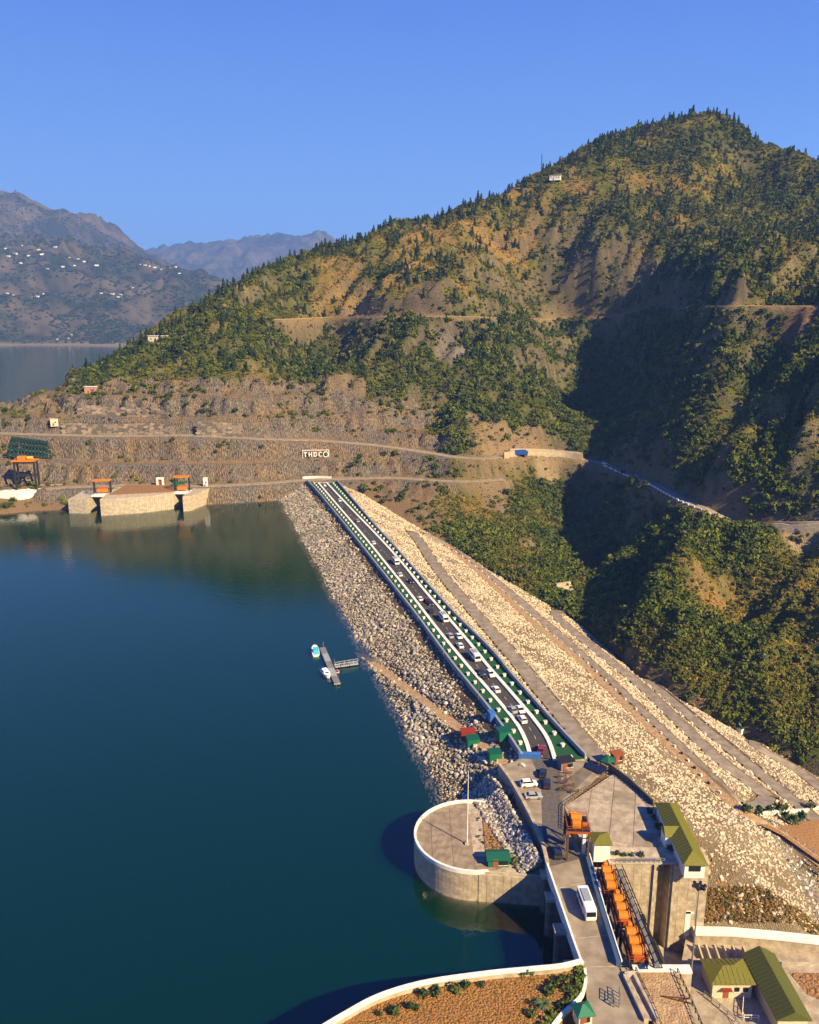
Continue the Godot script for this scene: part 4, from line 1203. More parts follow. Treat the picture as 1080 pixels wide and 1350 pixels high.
# ---------------------------------------------------------------- crest things
func build_crest() -> void:
	# planter tubs down both green strips
	var rows := [[0.5, spread(CREST_L, 400), spread(KERB_L, 400), "white planter tub on the green strip along the lake-side parapet", "planters on the lake side of the crest"], [0.5, spread(KERB_R, 400), spread(CREST_R, 400), "white planter tub on the green strip along the valley-side parapet", "planters on the valley side of the crest"]]
	var first: Node3D = null
	for r in rows:
		var line := along(mixed(r[1], r[2], r[0]), 6.5, false)
		for i in range(1, line.size()):
			var p := line[i] + Vector3(0, 0.14, 0)
			if first == null:
				first = thing("planter", r[3], "planter", p, 0.3, r[4])
				var st := begin()
				box(st, Vector3(0, 0.08, 0), Vector3(0.9, 0.16, 0.9))
				obj("plinth", st, M.concrete, first)
				st = begin()
				box(st, Vector3(0, 0.60, 0), Vector3(1.05, 0.9, 1.05), Basis(Vector3.RIGHT, PI), 0.22)
				obj("tub", st, M.white_paint, first)
				st = begin()
				box(st, Vector3(0, 1.08, 0), Vector3(1.18, 0.14, 1.18))
				obj("rim", st, M.white_paint, first)
				var cr := put_mesh("plant", crowns[0], M["bushy_leaf_2"], first)
				cr.scale = Vector3(0.24, 0.18, 0.24)
				cr.position.y = 1.25
				first.scale = Vector3(0.85, 0.85, 0.85)
			else:
				copy(first, "planter", p, rng.randf_range(0.1, 0.5), r[3], r[4])
	# slim street lamps, in pairs of rows along the outer edges
	var lamp: Node3D = null
	for r in [[CREST_L, 1.2, "slim grey lamp post beside the lake-side parapet of the crest", "lamp posts on the lake side"], [CREST_R, -1.2, "slim grey lamp post beside the valley-side parapet of the crest", "lamp posts on the valley side"]]:
		var line := along(r[0], 34.0)
		for i in range(1, line.size() - 1):
			var t := line[i + 1] - line[i - 1]
			var p := line[i] + Vector3(-t.z, 0, t.x).normalized() * float(r[1]) * 0.7 + Vector3(0, 0.14, 0)
			var turn := atan2(t.x, t.z) + (PI / 2 if r[1] > 0 else -PI / 2)
			if lamp == null:
				lamp = thing("street_lamp", r[2], "street lamp", p, turn, r[3])
				var st := begin()
				tube(st, Vector3.ZERO, Vector3(0, 8, 0), 0.09, 0.05, 6)
				obj("pole", st, M.steel_grey, lamp)
				st = begin()
				tube(st, Vector3(0, 8, 0), Vector3(0, 8.5, 1.6), 0.045, 0.04, 6)
				obj("arm", st, M.steel_grey, lamp)
				st = begin()
				box(st, Vector3(0, 8.5, 1.8), Vector3(0.28, 0.12, 0.7))
				obj("lamp_head", st, M.pontoon, lamp)
			else:
				copy(lamp, "street_lamp", p, turn, r[2], r[3])
	# bus-stop style guard hut, barrier and booths at the near end of the crest
	hut(Vector3(39.93, 10.00, -192.37), 3.2, 2.2, 2.5, 0.25, "guard_hut", "small guard hut with dark roof at the end of the green strip", "hut", "steel_grey", "steel_dark", "flat")
	crate("barrier_block", Vector3(31.50, 10.00, -197.57), Vector3(5.6, 1.3, 1.3), -0.1, "blue painted barrier at the end of the lake-side green strip", "barrier", "blue_sheet")
	crate("ticket_booth", Vector3(23.55, 9.79, -218.72), Vector3(1.6, 2.6, 2.4), 0.25, "narrow pale blue booth outside the lake-side parapet", "booth", "blue_sheet")
	crate("container", Vector3(16.63, 6.04, -215.49), Vector3(4.2, 2.3, 2.4), 0.1, "rusty red container beside the boat ramp", "container", "red_sheet")
	crate("container", Vector3(17.63, 6.01, -211.31), Vector3(3.4, 2.4, 3.0), 0.15, "green container touching the red one beside the boat ramp", "container", "green_sheet")
	crate("container", Vector3(25.96, 9.73, -208.80), Vector3(3.6, 2.4, 3.2), 0.25, "green container against the lake-side parapet", "container", "green_sheet")
	crate("container", Vector3(22.78, 7.29, -201.45), Vector3(3.4, 2.4, 3.0), 0.15, "green container at the top of the boat ramp near the white rubble", "container", "green_sheet")
	# steel barricades by the fork of the road
	var bar0: Node3D = null
	for q in PackedVector3Array([Vector3(38.32, 10.01, -187.73), Vector3(39.98, 10.01, -189.49), Vector3(37.84, 10.01, -184.99), Vector3(39.78, 10.01, -186.35), Vector3(37.55, 10.01, -182.31), Vector3(39.65, 10.01, -183.64), Vector3(40.27, 10.01, -180.99), Vector3(38.54, 10.01, -181.65)]):
		var turn := rng.randf_range(-0.5, 0.9)
		if bar0 == null:
			bar0 = thing("barricade", "rusty steel barricade standing at the road fork by the guard hut", "barricade", q, turn, "barricades at the road fork")
			for x in [-0.9, 0.9]:
				var st := begin()
				bar(st, Vector3(x, 0, -0.4), Vector3(x, 1.1, 0), 0.08)
				bar(st, Vector3(x, 0, 0.4), Vector3(x, 1.1, 0), 0.08)
				obj("leg", st, M.rust, bar0)
			for y in [0.55, 0.9]:
				var st := begin()
				bar(st, Vector3(-1.2, y, 0), Vector3(1.2, y, 0), 0.14)
				obj("rail", st, M.rust, bar0)
		else:
			copy(bar0, "barricade", q, turn)

# a ribbed steel box with doors and a roof sheet
func crate(called: String, at: Vector3, s: Vector3, turn: float, label: String, category: String, m: String) -> Node3D:
	var t := thing(called, label, category, at, turn)
	var st := begin()
	bevel_box(st, Vector3(0, s.y / 2 - 0.15, 0), Vector3(s.x, s.y + 0.3, s.z), 0.05)
	obj("body", st, M[m], t)
	st = begin()
	box(st, Vector3(0, s.y + 0.05, 0), Vector3(s.x + 0.2, 0.1, s.z + 0.2))
	obj("roof", st, M.green_roof if m == "green_sheet" else M[m], t)
	var ribs := begin()
	for k in range(1, int(s.x / 0.6)):
		for z in [-1, 1]:
			box(ribs, Vector3(-s.x / 2 + k * 0.6, s.y / 2, z * (s.z / 2 + 0.03)), Vector3(0.12, s.y - 0.3, 0.06))
	obj("ribs", ribs, M[m], t)
	st = begin()
	box(st, Vector3(s.x / 2 + 0.03, s.y * 0.45, 0), Vector3(0.06, s.y * 0.8, s.z * 0.42))
	obj("door", st, M.steel_grey, t)
	return t

# small building; roof "flat", "hip", "gable" (ridge along x)
func hut(at: Vector3, w: float, d: float, h: float, turn: float, called: String, label: String, category: String, wall_m: String, roof_m: String, roof := "hip", rise := 1.6, over := 0.5, doors := 1, windows := 2) -> Node3D:
	var t := thing(called, label, category, at, turn)
	var st := begin()
	box(st, Vector3(0, h / 2 - 0.2, 0), Vector3(w, h + 0.4, d))
	obj("wall", st, M[wall_m], t)
	var hw := w / 2 + over
	var hd := d / 2 + over
	st = begin()
	if roof == "flat":
		box(st, Vector3(0, h + 0.12, 0), Vector3(hw * 2, 0.22, hd * 2))
	else:
		var in_ := minf(hd, hw * 0.9) if roof == "hip" else 0.0
		var a := [Vector3(-hw, h, -hd), Vector3(hw, h, -hd), Vector3(hw, h, hd), Vector3(-hw, h, hd)]
		var r0 := Vector3(-hw + in_, h + rise, 0)
		var r1 := Vector3(hw - in_, h + rise, 0)
		quad(st, a[3], a[2], r1, r0)
		quad(st, a[1], a[0], r0, r1)
		tri(st, a[0], a[3], r0)
		tri(st, a[2], a[1], r1)
		quad(st, a[0], a[1], a[2], a[3])
		box(st, Vector3(0, h - 0.06, 0), Vector3(hw * 2 + 0.04, 0.12, hd * 2 + 0.04))
	var rf := obj("roof", st, M[roof_m], t)
	if roof != "flat" and w > 5.0:
		# raised seams of the roof sheets
		var seams := begin()
		var in_ := minf(hd, hw * 0.9) if roof == "hip" else 0.0
		var n := int(hw * 2 / 0.9)
		for k in range(1, n):
			var x := -hw + k * hw * 2 / n
			var reach := 1.0
			if in_ > 0.0: reach = clampf((hw - absf(x)) / in_, 0.0, 1.0)
			for z in [-1.0, 1.0]:
				bar(seams, Vector3(x, h + 0.04, z * hd), Vector3(x, h + rise * reach + 0.04, z * hd * (1.0 - reach)), 0.06)
		obj("seam", seams, M[roof_m], rf)
	for k in doors:
		st = begin()
		box(st, Vector3(-w * 0.15 + k * w * 0.4, 1.0, d / 2 + 0.03), Vector3(1.1, 2.0, 0.08))
		obj("door", st, M.brick_red, t)
	for k in windows:
		st = begin()
		var x := w * (0.12 + 0.22 * (k % 2)) * (1 if k < 2 else -1)
		box(st, Vector3(x, h * 0.55, d / 2 + 0.02), Vector3(1.0, 1.0, 0.06))
		var wn := obj("window", st, M.glass, t)
		st = begin()
		box(st, Vector3(x, h * 0.55 - 0.56, d / 2 + 0.06), Vector3(1.2, 0.1, 0.16))
		obj("sill", st, M.white_paint, wn)
	return t

# ---------------------------------------------------------------- vehicles
func wheel(st_at: Vector3, r: float, w: float, parent: Node) -> void:
	var st := begin()
	tube(st, st_at - Vector3(0, 0, w / 2), st_at + Vector3(0, 0, w / 2), r, r, 12)
	var t := obj("wheel", st, M.tyre, parent)
	st = begin()
	tube(st, st_at - Vector3(0, 0, w / 2 + 0.02), st_at + Vector3(0, 0, w / 2 + 0.02), r * 0.55, r * 0.55, 8)
	obj("rim", st, M.steel_grey, t)

func make_car(suv: bool) -> Node3D:
	var t := Node3D.new()
	var hi := 0.22 if suv else 0.0
	var st := begin()
	profile(st, PackedVector2Array([Vector2(-2.05, 0.32), Vector2(1.95, 0.28), Vector2(2.1, 0.5), Vector2(2.05, 0.78 + hi * 0.5), Vector2(1.15, 0.95 + hi), Vector2(-2.0, 0.98 + hi), Vector2(-2.12, 0.7)]), 1.76, 0.1)
	obj("body", st, M.car_white, t)
	st = begin()
	var back := -2.0 if suv else -1.55
	profile(st, PackedVector2Array([Vector2(1.1, 0.93 + hi), Vector2(0.42, 1.40 + hi), Vector2(back + 0.35, 1.42 + hi), Vector2(back, 0.95 + hi)]), 1.56, 0.12)
	obj("windows", st, M.glass, t)
	st = begin()
	bevel_box(st, Vector3((0.38 + back + 0.4) / 2, 1.46 + hi, 0), Vector3(0.38 - back - 0.4, 0.1, 1.4), 0.04)
	for x in [0.42, (0.42 + back) / 2, back + 0.25]:
		for z in [-0.735, 0.735]:
			box(st, Vector3(x, 1.2 + hi, z), Vector3(0.08, 0.5, 0.06))
	obj("roof", st, M.car_white, t)
	for x in [-1.3, 1.28]:
		for z in [-0.8, 0.8]: wheel(Vector3(x, 0.33, z), 0.33, 0.22, t)
	for z in [-0.62, 0.62]:
		st = begin()
		box(st, Vector3(2.05, 0.68 + hi * 0.4, z), Vector3(0.14, 0.16, 0.34))
		obj("headlight", st, M.lamp_lens, t)
		st = begin()
		box(st, Vector3(-2.08, 0.8 + hi * 0.4, z * 1.1), Vector3(0.12, 0.22, 0.2))
		obj("tail_light", st, M.car_red, t)
	st = begin()
	box(st, Vector3(2.06, 0.42, 0), Vector3(0.1, 0.16, 1.5))
	obj("bumper", st, M.steel_dark, t)
	return t

func make_bus(l: float) -> Node3D:
	var t := Node3D.new()
	var st := begin()
	profile(st, PackedVector2Array([Vector2(-l / 2, 0.45), Vector2(l / 2 - 0.1, 0.42), Vector2(l / 2, 1.1), Vector2(l / 2 - 0.3, 2.55), Vector2(l / 2 - 0.7, 2.72), Vector2(-l / 2 + 0.2, 2.75), Vector2(-l / 2, 2.5)]), 2.15, 0.14)
	obj("body", st, M.car_white, t)
	var n := int((l - 2.0) / 1.1)
	for k in n:
		for z in [-1.06, 1.06]:
			st = begin()
			box(st, Vector3(-l / 2 + 1.0 + k * 1.1, 1.85, z), Vector3(0.95, 0.75, 0.06))
			obj("window", st, M.glass, t)
	st = begin()
	box(st, Vector3(l / 2 - 0.14, 1.75, 0), Vector3(0.12, 0.95, 1.8), Basis(Vector3(0, 0, 1), 0.2))
	obj("windscreen", st, M.glass, t)
	st = begin()
	box(st, Vector3(-l / 2 - 0.01, 1.85, 0), Vector3(0.06, 0.7, 1.6))
	obj("rear_window", st, M.glass, t)
	st = begin()
	bevel_box(st, Vector3(-l * 0.1, 2.85, 0), Vector3(l * 0.5, 0.16, 1.5), 0.05)
	obj("roof_rack", st, M.pontoon, t)
	for x in [-l / 2 + 1.5, l / 2 - 1.2]:
		for z in [-0.95, 0.95]: wheel(Vector3(x, 0.45, z), 0.45, 0.28, t)
	for z in [-0.8, 0.8]:
		st = begin()
		box(st, Vector3(l / 2 - 0.04, 0.85, z), Vector3(0.12, 0.22, 0.3))
		obj("headlight", st, M.lamp_lens, t)
	return t

func paint(t: Node3D, m: String) -> void:
	for c in t.get_children():
		if c.name in ["body", "roof"]: c.material_override = M[m]

func build_vehicles() -> void:
	var kinds := {"car": make_car(false), "suv": make_car(true), "bus": make_bus(7.4), "minibus": make_bus(6.0)}
	var l := spread(KERB_L, 500)
	var r := spread(KERB_R, 500)
	# [kind, paint, where, heading flip, label]
	var list := [
		["car", "car_white", Vector3(-55.19, 10.00, -540.08), 0], ["car", "car_white", Vector3(-43.48, 10.00, -495.68), 1], ["car", "car_dark", Vector3(-37.84, 10.00, -475.99), 0], ["car", "car_silver", Vector3(-30.54, 10.00, -445.70), 1], ["car", "car_white", Vector3(-18.60, 10.00, -401.65), 0],
		["minibus", "car_white", Vector3(-7.36, 10.00, -368.58), 1], ["car", "car_white", Vector3(-4.35, 10.00, -350.65), 0], ["car", "car_dark", Vector3(-0.65, 10.00, -341.25), 1], ["car", "car_white", Vector3(4.29, 10.00, -319.24), 0], ["suv", "car_red", Vector3(6.09, 10.00, -316.56), 1], ["car", "car_dark", Vector3(7.85, 10.00, -313.92), 1], ["suv", "car_dark", Vector3(8.54, 10.00, -305.41), 0],
		["minibus", "car_white", Vector3(12.90, 10.00, -296.52), 1], ["car", "car_silver", Vector3(14.97, 10.00, -280.10), 0], ["car", "car_white", Vector3(17.65, 10.00, -279.39), 1], ["car", "car_white", Vector3(18.77, 10.00, -271.15), 0], ["minibus", "car_white", Vector3(21.69, 10.00, -260.83), 1], ["car", "car_dark", Vector3(23.09, 10.00, -250.03), 0], ["suv", "car_dark", Vector3(23.54, 10.00, -246.61), 0], ["suv", "car_white", Vector3(26.07, 10.00, -247.74), 1], ["car", "car_white", Vector3(26.91, 10.00, -236.83), 0], ["car", "car_silver", Vector3(30.21, 10.00, -223.41), 0], ["car", "car_white", Vector3(31.77, 10.00, -223.41), 1], ["suv", "car_white", Vector3(32.96, 10.00, -217.42), 0]]
	var colors := {"car_white": "white", "car_dark": "black", "car_silver": "silver", "car_red": "dark red", "car_blue": "blue"}
	for e in list:
		var p: Vector3 = e[2] + Vector3(0, 0.016, 0)
		var best := 0
		for i in l.size():
			if absf((l[i].z + r[i].z) / 2 - p.z) < absf((l[best].z + r[best].z) / 2 - p.z): best = i
		var i0 := clampi(best, 0, 498)
		var d := (l[i0 + 1] + r[i0 + 1] - l[i0] - r[i0]).normalized()
		# keep each one in its lane
		var lane := l[best].lerp(r[best], 0.30 if e[3] == 0 else 0.70)
		p.x = lerpf(p.x, lane.x, 0.6)
		var turn := atan2(-d.z, d.x) + (0.0 if e[3] == 1 else PI)
		var t: Node3D = kinds[e[0]].duplicate()
		var what: String = {"car": "car", "suv": "tall car", "minibus": "minibus"}[e[0]]
		t.name = numbered({"car": "car", "suv": "car", "minibus": "minibus"}[e[0]])
		add_child(t)
		t.position = p
		t.rotation.y = turn
		paint(t, e[1])
		tag(t, "%s %s driving along the dam crest road %s" % [colors[e[1]], what, "towards the far hillside" if e[3] == 1 else "away from the far hillside"], "car" if e[0] != "minibus" else "minibus", "vehicles on the crest road")
	var others := [
		["suv", "car_red", Vector3(35.16, 10.02, -200.62), 1.25, "dark red car at the near end of the crest road", "car"],
		["suv", "car_dark", Vector3(33.96, 10.02, -184.30), 1.45, "black car on the road by the parking bay", "car"],
		["car", "car_dark", Vector3(33.77, 10.02, -189.12), 1.35, "black car behind the barricades at the end of the green strip", "car"],
		["suv", "car_white", Vector3(29.46, 10.02, -184.30), 0.15, "white pickup parked crosswise in the bay beside the road", "car"],
		["car", "car_silver", Vector3(29.83, 10.02, -179.05), 0.1, "silver car parked in the bay next to the white pickup", "car"],
		["suv", "car_dark", Vector3(31.98, 10.02, -157.51), 1.5, "black car driving onto the bridge", "car"],
		["bus", "car_white", Vector3(34.74, 10.02, -140.67), -1.52, "white bus driving on the bridge", "bus"]]
	for e in others:
		var t: Node3D = kinds[e[0]].duplicate()
		t.name = numbered(e[5])
		add_child(t)
		t.position = e[2]
		t.rotation.y = e[3]
		paint(t, e[1])
		tag(t, e[4], e[5])
	for k in kinds: kinds[k].free()
	# blue tarpaulin lorry on the hill road
	var q: Vector3 = Vector3(79.65, 16.39, -587.00)
	var t := thing("lorry", "lorry with bright blue tarpaulin on the hill road bend", "lorry", Vector3(q.x, hill.at(q.x, -q.z) + 0.3, q.z), 0.15)
	var st := begin()
	profile(st, PackedVector2Array([Vector2(-5.5, 1.2), Vector2(4.5, 1.2), Vector2(4.5, 3.6), Vector2(3.0, 4.4), Vector2(-4.5, 4.3), Vector2(-5.5, 3.6)]), 4.0, 0.5)
	obj("tarpaulin", st, M.blue_tarp, t)
	st = begin()
	bevel_box(st, Vector3(-6.9, 1.9, 0), Vector3(2.2, 2.6, 2.6), 0.2)
	obj("cab", st, M.car_white, t)
	st = begin()
	box(st, Vector3(-8.0, 2.4, 0), Vector3(0.1, 0.9, 2.1))
	obj("windscreen", st, M.glass, t)
	for x in [-6.8, -2.0, 2.4, 3.7]:
		for z in [-1.2, 1.2]: wheel(Vector3(x, 0.55, z), 0.55, 0.4, t)
	var lesser := [[Vector3(140.74, 15.52, -593.00), "white car on the hill road where it enters the shaded ravine", "car_white"], [Vector3(147.58, 18.46, -534.50), "silver car on the hill road inside the shaded ravine", "car_silver"]]
	for e in lesser:
		var c := make_car(true)
		c.name = numbered("car")
		add_child(c)
		var w: Vector3 = e[0]
		c.position = Vector3(w.x, hill.at(w.x, -w.z) + 0.33, w.z)
		c.rotation.y = -0.6
		paint(c, e[2])
		tag(c, e[1], "car")

# ---------------------------------------------------------------- round platform
func build_bastion() -> void:
	var t := thing("round_platform", "round concrete platform standing in the lake with a white rim", "platform")
	var c := Vector3(14.5, 0, -169.0)
	var pts := PackedVector3Array()
	var n := 72
	for i in n:
		var a := PI * 0.5 + PI * 1.25 * i / (n - 1)
		pts.append(c + Vector3(13.4 * cos(a), 0, 13.4 * sin(a)))
	pts.append(Vector3(28.5, 0, -181.0))
	pts.append(Vector3(30.6, 0, -153.9))
	var st := begin()
	slab(st, pts, -16.0, 6.7)
	obj("drum", st, M.concrete, t)
	# wall panels with open joints, round the drum and along the straight wall
	var rim := PackedVector3Array()
	for i in range(n): rim.append(pts[i])
	for i in range(0, 44):
		var a := PI * 0.5 + PI * 1.0 * i / 44.0
		var b := PI * 0.5 + PI * 1.0 * (i + 0.97) / 44.0
		for k in 4:
			var s := begin()
			var y0 := -0.6 + k * 1.8
			var q := [c + Vector3(13.47 * cos(a), y0, 13.47 * sin(a)), c + Vector3(13.47 * cos(b), y0, 13.47 * sin(b))]
			var up := Vector3(0, 1.77, 0)
			var inn := 13.3 / 13.47
			var m0: Vector3 = c + (q[0] - c) * Vector3(inn, 1, inn)
			var m1: Vector3 = c + (q[1] - c) * Vector3(inn, 1, inn)
			quad(s, q[1], q[0], q[0] + up, q[1] + up)
			quad(s, q[0] + up, m0 + up, m1 + up, q[1] + up)
			quad(s, q[0], m0, m0 + up, q[0] + up)
			quad(s, m1, q[1], q[1] + up, m1 + up)
			obj("wall_panel", s, M.concrete, t)
	for i in 9:
		var x0 := 14.9 + i * 1.74
		for k in 4:
			var s := begin()
			var z := lerpf(-155.55, -153.86, (x0 + 0.85 - 14.5) / 16.1)
			box(s, Vector3(x0 + 0.85, 0.3 + k * 1.8, z), Vector3(1.69, 1.76, 0.16), Basis(Vector3.UP, -0.105))
			obj("wall_panel", s, M.concrete, t)
	# white rim
	st = begin()
	var curve := PackedVector3Array()
	for i in 64:
		var a := PI * 0.44 + PI * 1.16 * i / 63.0
		curve.append(c + Vector3(13.2 * cos(a), 6.7, 13.2 * sin(a)))
	wall(st, curve, 0.55, 0.7, 0.2)
	obj("rim_wall", st, M.white_paint, t)
	st = begin()
	wall(st, PackedVector3Array([Vector3(15.5, 6.7, -155.9), Vector3(30.3, 6.7, -154.2)]), 0.4, 0.5, 0.2)
	obj("edge_wall", st, M.pale_concrete, t)
	# paving slabs
	var disc := PackedVector2Array()
	for i in 48:
		var a := TAU * i / 48
		disc.append(Vector2(14.5 + 12.9 * cos(a), -169.0 + 12.9 * sin(a)))
	for i in 5:
		for j in 5:
			var x0 := 0.5 + i * 4.6
			var z0 := -183.0 + j * 5.4
			if x0 > 14.0 and z0 < -166.0: continue
			var cell := PackedVector2Array([Vector2(x0, z0), Vector2(x0 + 4.52, z0), Vector2(x0 + 4.52, z0 + 5.32), Vector2(x0, z0 + 5.32)])
			for poly in Geometry2D.intersect_polygons(cell, disc):
				var p3 := PackedVector3Array()
				for p in poly: p3.append(Vector3(p.x, 0, p.y))
				if p3.size() < 3: continue
				var s := begin()
				slab(s, p3, 6.6, 6.80)
				obj("paving_slab", s, M.old_earth_slab, t)
	# bare red earth in the landward half
	var earth := begin()
	var ep := PackedVector3Array()
	for i in 26:
		var a := -1.75 + 2.9 * i / 25.0
		var rr := 9.5 + 1.6 * sin(i * 2.1) + 0.8 * sin(i * 5.3)
		ep.append(Vector3(18.8 + rr * 0.72 * cos(a), 0, -172.0 + rr * sin(a) * 0.9))
	ep.append(Vector3(17.0, 0, -163.0))
	slab(earth, ep, 6.5, 6.86)
	tag(obj("earth_patch", earth, M.red_earth), "", "", "", "structure")
	var spots := []
	var cols := []
	for i in 60:
		var a := rng.randf() * TAU
		var r := sqrt(rng.randf()) * 7.0
		var s := rng.randf_range(0.15, 0.5)
		spots.append(Transform3D(Basis(Vector3.UP, rng.randf() * 6.0).scaled(Vector3(s, s * 0.8, s)), Vector3(20.0 + r * 0.7 * cos(a), 6.95, -171.0 + r * sin(a))))
		cols.append(leaf_color(0.7))
	for i in 34:
		var s := rng.randf_range(0.4, 0.85)
		spots.append(Transform3D(Basis(Vector3.UP, rng.randf() * 6.0).scaled(Vector3(s, s * 0.8, s)), Vector3(rng.randf_range(22.5, 25.5), 7.1, -rng.randf_range(157.0, 162.0))))
		cols.append(leaf_color(0.1))
	many("platform_weeds", crowns[1], M.leaf, spots, cols, "low weeds on the bare earth of the round platform", "weeds")
	hut(Vector3(19.3, 6.8, -159.4), 4.6, 3.4, 1.8, 0.03, "shed", "low shed with bright green roof on the round platform", "shed", "green_sheet", "green_roof", "gable", 0.9, 0.3, 1, 2)
	var m := thing("mast", "tall thin pale mast standing on the round platform", "mast", Vector3(13.04, 6.8, -165.7))
	st = begin()
	box(st, Vector3(0, 0.25, 0), Vector3(0.9, 0.5, 0.9))
	obj("base", st, M.pale_concrete, m)
	st = begin()
	tube(st, Vector3(0, 0.5, 0), Vector3(0, 18.6, 0), 0.16, 0.06, 8)
	obj("pole", st, M.white_paint, m)
	st = begin()
	tube(st, Vector3(0, 18.6, 0), Vector3(0, 18.85, 0), 0.14, 0.1, 8)
	obj("finial", st, M.steel_grey, m)

# ---------------------------------------------------------------- bridge and road at the near end
var LEFT_WALL := PackedVector3Array([Vector3(23.10, 10.00, -193.46), Vector3(23.95, 10.00, -190.57), Vector3(25.31, 10.00, -185.68), Vector3(27.12, 10.00, -176.54), Vector3(28.61, 10.00, -167.00), Vector3(29.23, 10.00, -159.88), Vector3(29.20, 10.00, -153.51)])
var BRIDGE_L := PackedVector3Array([Vector3(29.20, 10.00, -153.51), Vector3(29.72, 10.00, -145.28), Vector3(30.16, 10.00, -138.38), Vector3(30.59, 10.00, -131.44), Vector3(31.03, 10.00, -125.94)])
var BRIDGE_R := PackedVector3Array([Vector3(37.89, 10.00, -156.77), Vector3(37.73, 10.00, -150.60), Vector3(37.47, 10.00, -141.55), Vector3(37.38, 10.00, -133.36), Vector3(37.34, 10.00, -126.11)])

func build_bridge() -> void:
	# paved ground of the parking bay and the junction
	var st := begin()
	slab(st, PackedVector3Array([Vector3(29.85, 10.00, -197.19), Vector3(31.80, 10.00, -198.33), Vector3(38.02, 10.00, -196.06), Vector3(46.53, 10.00, -196.06), Vector3(49.16, 10.00, -192.73), Vector3(48.14, 10.00, -189.86), Vector3(36.71, 10.00, -175.60), Vector3(35.51, 10.00, -167.00), Vector3(37.89, 10.00, -156.77), Vector3(35.11, 10.00, -152.53), Vector3(29.20, 10.00, -153.51), Vector3(28.61, 10.00, -167.00), Vector3(27.12, 10.00, -176.54), Vector3(25.31, 10.00, -185.68), Vector3(23.10, 10.00, -193.46)]), 4.0, 9.985)
	tag(obj("parking_bay", st, M.grey_road), "", "", "", "structure")
	st = begin()
	var a := spread(PackedVector3Array([Vector3(31.86, 10.00, -198.71), Vector3(32.59, 10.00, -186.37), Vector3(31.46, 10.00, -176.54), Vector3(29.99, 10.00, -164.75), Vector3(29.52, 10.00, -153.51)]), 20)
	var b := spread(PackedVector3Array([Vector3(38.28, 10.00, -196.43), Vector3(38.08, 10.00, -186.37), Vector3(36.52, 10.00, -176.54), Vector3(35.20, 10.00, -165.31), Vector3(37.22, 10.00, -154.25)]), 20)
	strip(st, a, b, 0.004)
	tag(obj("approach_road", st, M.asphalt_worn), "", "", "", "structure")
	st = begin()
	strip(st, spread(PackedVector3Array([Vector3(36.20, 10.00, -177.80), Vector3(42.36, 10.00, -185.00), Vector3(47.29, 10.00, -191.28)]), 6), spread(PackedVector3Array([Vector3(37.16, 10.00, -184.33), Vector3(41.26, 10.00, -189.15), Vector3(45.63, 10.00, -194.57)]), 6), 0.008)
	tag(obj("side_road", st, M.old_asphalt), "", "", "", "structure")
	# low wall between the bay and the rubble
	var w := thing("bay_wall", "low tan wall curving between the parking bay and the rubble", "wall")
	st = begin()
	wall(st, along(LEFT_WALL, 1.5), 0.5, 0.75, 3.0)
	obj("wall", st, M.pale_concrete, w)
	st = begin()
	strip(st, offset(along(LEFT_WALL, 1.5), -0.4), offset(along(LEFT_WALL, 1.5), 0.4), 0.88, 0.13)
	obj("coping", st, M.concrete, w)
	# bridge
	var br := thing("road_bridge", "concrete road bridge over the dark spillway inlet", "bridge")
	var l := spread(BRIDGE_L, 16)
	var r := spread(BRIDGE_R, 16)
	st = begin()
	strip(st, l, r, -0.02, 1.6)
	obj("deck", st, M.concrete, br)
	for i in 4:
		var s := begin()
		var seg_l := PackedVector3Array()
		var seg_r := PackedVector3Array()
		for k in 5:
			var u := clampf((i * 4 + k) / 16.0, 0, 1)
			if k == 0: u += 0.004
			if k == 4: u -= 0.004
			seg_l.append(l[0].lerp(l[16], u).lerp(l[i * 4 + k], 0.0 if k in [0, 4] else 1.0))
			seg_r.append(r[0].lerp(r[16], u).lerp(r[i * 4 + k], 0.0 if k in [0, 4] else 1.0))
		strip(s, seg_l, seg_r, 0.01, 0.0)
		obj("road_panel", s, M.grey_road, br)
	st = begin()
	wall(st, offset(l, 0.1), 0.4, 1.0, 1.8)
	obj("lake_parapet", st, M.white_paint, br)
	st = begin()
	wall(st, offset(r, -0.2), 0.9, 1.15, 2.2)
	obj("valley_parapet", st, M.steel_blue, br)
	st = begin()
	strip(st, offset(r, -0.85), offset(r, -0.62), 1.3, 0.4)
	obj("rail", st, M.white_paint, br)
	for e in [[Vector3(30.4, 0, -146.0), 1.0], [Vector3(30.6, 0, -137.0), 1.0], [Vector3(30.5, 0, -153.0), 0.8], [Vector3(31.0, 0, -127.6), 0.8]]:
		var s := begin()
		var nose := PackedVector3Array()
		for i in 9:
			var g := PI * 0.5 + PI * i / 8.0
			nose.append(e[0] + Vector3(-1.6 + 1.1 * cos(g), 0, 1.1 * sin(g)))
		nose.append(e[0] + Vector3(10.0, 0, -1.1))
		nose.append(e[0] + Vector3(10.0, 0, 1.1))
		slab(s, nose, -16.0, 8.3)
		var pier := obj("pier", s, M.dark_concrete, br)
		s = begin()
		box(s, e[0] + Vector3(-1.6, 8.6, 0), Vector3(2.4, 0.6, 2.6))
		obj("pier_cap", s, M.concrete, pier)
	# road on the near bank
	st = begin()
	strip(st, spread(PackedVector3Array([Vector3(31.03, 10.00, -125.94), Vector3(30.69, 10.00, -121.63), Vector3(29.82, 10.00, -113.70), Vector3(28.80, 10.00, -106.57)]), 8), spread(PackedVector3Array([Vector3(37.43, 10.00, -125.94), Vector3(38.10, 10.00, -121.63), Vector3(38.84, 10.00, -113.70), Vector3(39.27, 10.00, -106.57)]), 8), 0.0, 3.0)
	tag(obj("bank_road", st, M.grey_road), "", "", "", "structure")

